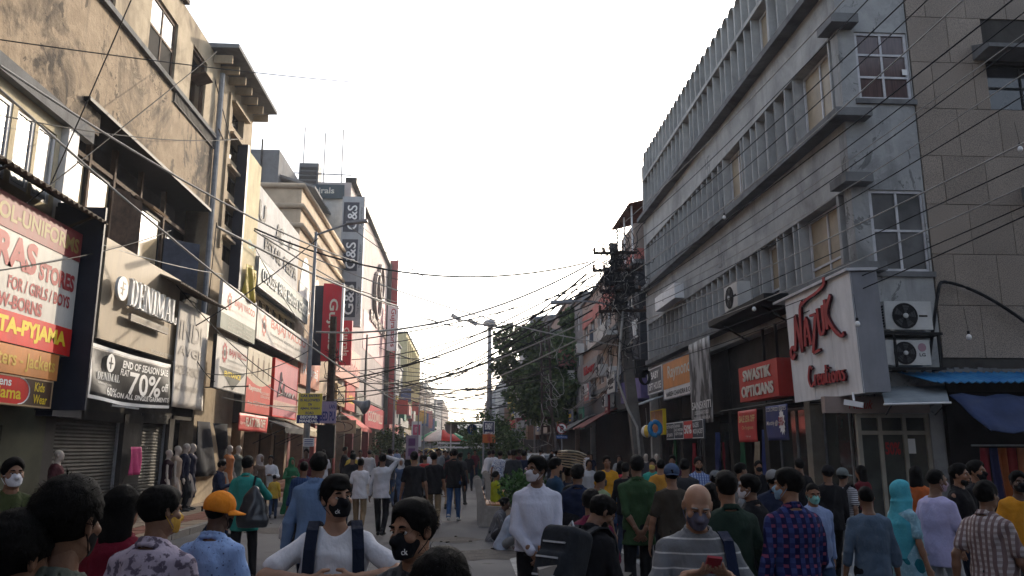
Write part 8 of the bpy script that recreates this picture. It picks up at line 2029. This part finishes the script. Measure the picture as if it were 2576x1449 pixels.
PP('man in black t-shirt passing the short dark pole', 888, 1136, 19, 5, shirt=BLACK, pants=JEAND, skin='c', sleeve='short', seed=60)
PP('man in white printed shirt by the red shopfront', 930, 1130, 30, 0, shirt=C('white_motif', (.5,.5,.52), 'print', (.05,.05,.08)), pants=JEAN, skin='b', seed=61)
PP('person in dark shirt standing on the raised shop step', 868, 1122, 30, 90, shirt=BLACK, pants=JEAND, skin='c', seed=62)
PP('woman in white dupatta and blue walking toward camera', 1010, 1150, 21, 180, shirt=C('blue_kurta', (.06,.09,.16)), pants=BLACK, skin='b', hair='long', female=True, skirt='kurta', scarf=C('white_dupatta', (.55,.54,.55)), seed=63)
PP('person in red backpack and dark jacket walking away', 1070, 1142, 24, 0, shirt=C('red_jacket', (.4,.03,.03)), pants=BLACK, skin='b', seed=64)
PP('man in white shirt leaning on the stall in mid street', 1222, 1130, 30, 60, shirt=WHITEC, pants=DKG, skin='c', seed=65, lean=.3, arms=('reach','reach'))
PP('man in white shirt with black sling bag in mid street', 1240, 1130, 31, 0, shirt=WHITEC, pants=JEAND, skin='c', seed=66)
PP('man in blue and white floral shirt bending by the stall', 1256, 1131, 25.5, 20, shirt=C('floral_blue', (.45,.47,.52), 'floral', (.1,.13,.25)), pants=BLACK, skin='c', sleeve='short', seed=67, lean=.15)
PP('man in charcoal suit walking away past the bench', 1292, 1128, 22, 0, shirt=C('suit_charcoal', (.03,.034,.04)), pants=C('suit_charcoal', None), skin='c', seed=68, hem=-.24)
PP('man in navy suit beside the charcoal suit', 1318, 1130, 23, 0, shirt=NAVYC, pants=NAVYC, skin='c', seed=69, hem=-.24)
PP('woman in pale pink kurta behind the white shirt man', 1340, 1140, 18, 180, shirt=C('pink_kurta', (.45,.3,.32)), pants=WHITEC, skin='b', hair='long', female=True, skirt='kurta', seed=70)
PP('boy in teal t-shirt and yellow mask beside the shop', 1640, 1150, 14.5, 200, shirt=C('aqua_tee', (.03,.25,.21)), pants=DKG, skin='b', sleeve='short', mask=C('mask_yellow', (.5,.4,.1)), seed=71)
PP('man in amber t-shirt with back turned beside the teal boy', 1660, 1152, 13.5, 20, shirt=C('ochre_tee', (.42,.2,.03)), pants=BLACK, skin='b', sleeve='short', seed=72, collar=False)
PP('woman in red dupatta near the yellow t-shirt man', 1560, 1155, 15.5, 30, shirt=C('red_dupatta', (.4,.02,.04)), pants=BLACK, skin='b', hair='long', female=True, skirt='kurta', seed=73)
PP('woman in pale top standing by the arcade', 1482, 1152, 17, 180, shirt=LGREY, pants=JEAND, skin='c', hair='bun', female=True, seed=74)
PP('man in black with white bag stepping past the green shirt man', 1572, 1160, 12.8, 30, shirt=BLACK, pants=JEAND, skin='c', seed=75, pose='walk')
PP('man in dark shirt and helmet near the clothes shops', 1722, 1150, 11.5, 30, shirt=DKG, pants=BLACK, skin='c', seed=76)
PP('man in plum shirt by the mannequins on the right', 1690, 1142, 15.5, 200, shirt=C('plum_shirt', (.08,.03,.06)), pants=BLACK, skin='c', seed=77)
PP('man in grey shirt looking into the optician window', 1860, 1160, 11, 80, shirt=GREYC, pants=BLACK, skin='c', seed=78)
PP('man in black cap by the corner shop glass', 2080, 1165, 10.2, 10, shirt=BLACK, pants=BLACK, skin='c', cap=(BLACK, 0), seed=79)
PP('woman in orange dupatta browsing the clothes rail', 2300, 1165, 9.6, 20, shirt=C('orange_dupatta', (.4,.1,.03)), pants=BLACK, skin='b', hair='long', female=True, skirt='kurta', seed=80)
# ---- the far crowd
cols = [('black', BLACK), ('white', WHITEC), ('navy', NAVYC), ('grey', GREYC), ('charcoal', DKG), ('red', C('far_red', (.3,.03,.03))), ('pale blue', C('far_blue', (.2,.28,.45))), ('maroon', C('far_maroon', (.1,.02,.03))), ('khaki', KHAKI), ('green', C('far_green', (.04,.1,.05))), ('pink', C('far_pink', (.45,.2,.25))), ('yellow', C('far_yellow', (.5,.35,.06)))]
wts = [8, 5, 4, 4, 5, 1, 3, 2, 2, 1, 1, 1]
rr = random.Random(77); placed = [(x, y) for _, x, y in PERSONS]; n_ = 0; tries = 0
while n_ < 118 and tries < 4000:
    tries += 1
    Y = 23+62*rr.random()**1.15; X = rr.uniform(-5.2, 5.4)
    if any((X-a)**2+(Y-b)**2 < (.75 if Y > 35 else 1.0)**2 for a, b in placed): continue
    if any(abs(X-a) < b2 and abs(Y-b) < c2 for a, b, b2, c2 in ((.6,44,2.3,1.4),(3.9,43,1.3,2.6),(4.2,51,1.3,2.6),(-1.9,50,1.2,1.8),(.62,19.3,.8,1.4),(.95,24.3,.8,1.4),(3.6,62,1.2,1.8))): continue
    placed.append((X, Y)); nm, m_ = rr.choices(cols, wts)[0]; away = rr.random() < .6
    fem = rr.random() < .22
    lb = 'distant %s in %s %s %s the camera' % ('woman' if fem else 'man', nm, 'kurta' if fem else 'top', 'walking away from' if away else 'walking toward')
    make_person(lb, X, Y, rr.uniform(1.52, 1.62) if fem else rr.uniform(1.6, 1.74), (0 if away else 180)+rr.uniform(-25, 25), shirt=m_, pants=rr.choice([BLACK, JEAND, DKG, KHAKI, JEAN]), skin=rr.choice('bccd'), sleeve=rr.choice(['long','short','short']), hair='long' if fem else 'short', female=fem, skirt='kurta' if fem else None, lod=3 if Y > 30 else 2, pose=rr.choice(['walk','walk2','stand']), seed=200+n_, group='people far down the street', arms=rr.choice([('down','down'),('fwd','back'),('back','fwd'),('down','fwd')]), collar=False, face=False)
    n_ += 1
far = MB(); g2_ = random.Random(9)
# ---- shop dummies
DUM = M('dummy_cream', (.45,.38,.32), .5, .08); SKIN['m'] = DUM
for k, (px, py, Y, yaw, col, lb, dress) in enumerate(((425,1128,20.6,70,(.03,.015,.02),'headless looking cream mannequin in black sleeveless dress by the shutter',True),(447,1118,21,75,(.36,.27,.2),'cream mannequin in beige dress by the clothes shop',True),(470,1095,21.6,80,(.02,.022,.04),'cream mannequin in dark jacket behind the beige dress',False),(485,1102,22.1,85,(.03,.03,.05),'cream mannequin in navy dress deepest in the row',True),(578,1117,24.2,110,(.4,.14,.05),'cream mannequin in orange dress outside the clothes shop',True),(600,1118,24.6,110,(.09,.1,.085),'cream mannequin in grey green dress outside the clothes shop',True),(148,1128,15.2,80,(.06,.015,.02),'cream mannequin in maroon shirt by the uniform store',False),(1625,1140,22.5,200,(.05,.05,.06),'bald cream mannequin in dark jacket under the slate banner',False),(1652,1143,22,200,(.1,.03,.03),'bald cream mannequin in maroon jacket under the slate banner',False))):
    X, z = onY(px, py, Y); d = make_person(lb, X, Y, min(1.78, max(1.5, z-.1)), yaw, shirt=C('dummy_cloth_%d' % k, col), pants=None if dress else BLACK, skin='m', sleeve='none' if dress else 'long', hair=None, lod=2, skirt='kurta' if dress else None, female=dress, cat='mannequin', seed=300+k, face=False, collar=False, z0=.1, group='shop mannequins')
    d['t'].name = 'mannequin'
# ---- small goods about the shops
t, W = banner('child_top', 'bright pink child top hung on the shutter pier', Fr((-7.85,0,0), (0,1,0), (1,0,0)), 19.3, 19.95, 1.1, 1.75, M('pink_top', (.55,.06,.2), .7, .15), .03, 14, cat='garment')
for k, (u, c) in enumerate(((8.75,(.2,.02,.03)),(8.9,(.03,.03,.09)),(9.05,(.3,.08,.02)),(9.22,(.25,.03,.03)),(9.4,(.35,.12,.05)),(9.6,(.05,.02,.05)),(9.8,(.12,.1,.04)),(10.0,(.04,.05,.1)),(10.25,(.15,.02,.06)),(10.5,(.06,.07,.05)),(10.8,(.2,.15,.1)),(11.1,(.03,.03,.04)))):
    nm = ['red','navy','rust','crimson','orange','purple','olive','blue','plum','moss','tan','black'][k]
    t, W = banner('hung_garment', '%s garment hanging on the rail below blue tarpaulin' % nm, Fr((0,13.3,0), (1,0,0), (0,-1,0)), u, u+.16, .75, 1.72, M('garment_%d' % k, c, .85, .2), .04, 30+k, 4, 8, cat='garment', group='garments on the rail')
solo('clothes_rail', MB().tube([(8.6,13.3,1.76),(11.5,13.3,1.76)], .018, 6), GREYM, 'grey clothes rail below the blue tarpaulin', 'rail')
t = thing('clothes_stall', 'dark clothes shop recess behind the rail under tarpaulin', 'shopfront', (10.5, 13.8, 0)); part('back', MB().box(8.5, 14, 13.75, 13.86, .1, 2.7), DARK, t)  # near-black slab on the wall stands in for a shaded recess
# shrub in the median planter
t = thing('potted_shrub', 'bright green leafy shrub behind the seated men', 'plant', (1.2, 17.2, 0)); rr = random.Random(5)
part('planter', MB().lathe((1.2,17.2,0), [(.32,0),(.38,.45),(.4,.5),(.34,.5)], 14), BSTONE, t)
for li in range(2):
    mb = MB()
    for k in range(900):
        v = Vector((rr.gauss(0,1), rr.gauss(0,1), rr.gauss(0,1))).normalized()*rr.random()**.5; p = Vector((1.2+v.x*.55, 17.2+v.y*.5, .85+v.z*.4)); s_ = rr.uniform(.05, .11); d = Vector((rr.uniform(-1,1), rr.uniform(-1,1), rr.uniform(-.3,1))).normalized(); sd = d.orthogonal().normalized()
        mb.add([p, p+d*s_*.5+sd*s_*.3, p+d*s_, p+d*s_*.5-sd*s_*.3], [(0,1,2,3)])
    part('foliage', mb, M('shrub_leaf_%d' % li, ((.045,.11,.025),(.03,.075,.016))[li], .6, .3, 4), t)
# unseen block added behind the right-hand row to shade the left shops
t = thing('shade_block', 'tall grey block standing behind the right hand row', 'building', (19, 53, 0)); part('wall', MB().box(16.3, 25, 38, 70, 0, 23.4), GRW, t); part('parapet', MB().box(16.2, 25.1, 37.9, 70.1, 23.4, 23.7), CONC_D, t)
# ================================================================== haze
mb = MB().box(-75, 75, -40, 700, -2, 60)
hz = solo('haze', mb, None or bpy.data.materials.new('haze_air'), kind='stuff', base=(0,0,0))
hm_ = hz.data.materials[0]; hm_.use_nodes = True; N = hm_.node_tree.nodes; N.clear()
ou = N.new('ShaderNodeOutputMaterial'); pv = N.new('ShaderNodeVolumePrincipled'); pv.inputs['Color'].default_value = (.86,.9,1,1); pv.inputs['Density'].default_value = .0008; pv.inputs['Anisotropy'].default_value = .3
hm_.node_tree.links.new(pv.outputs[0], ou.inputs['Volume'])
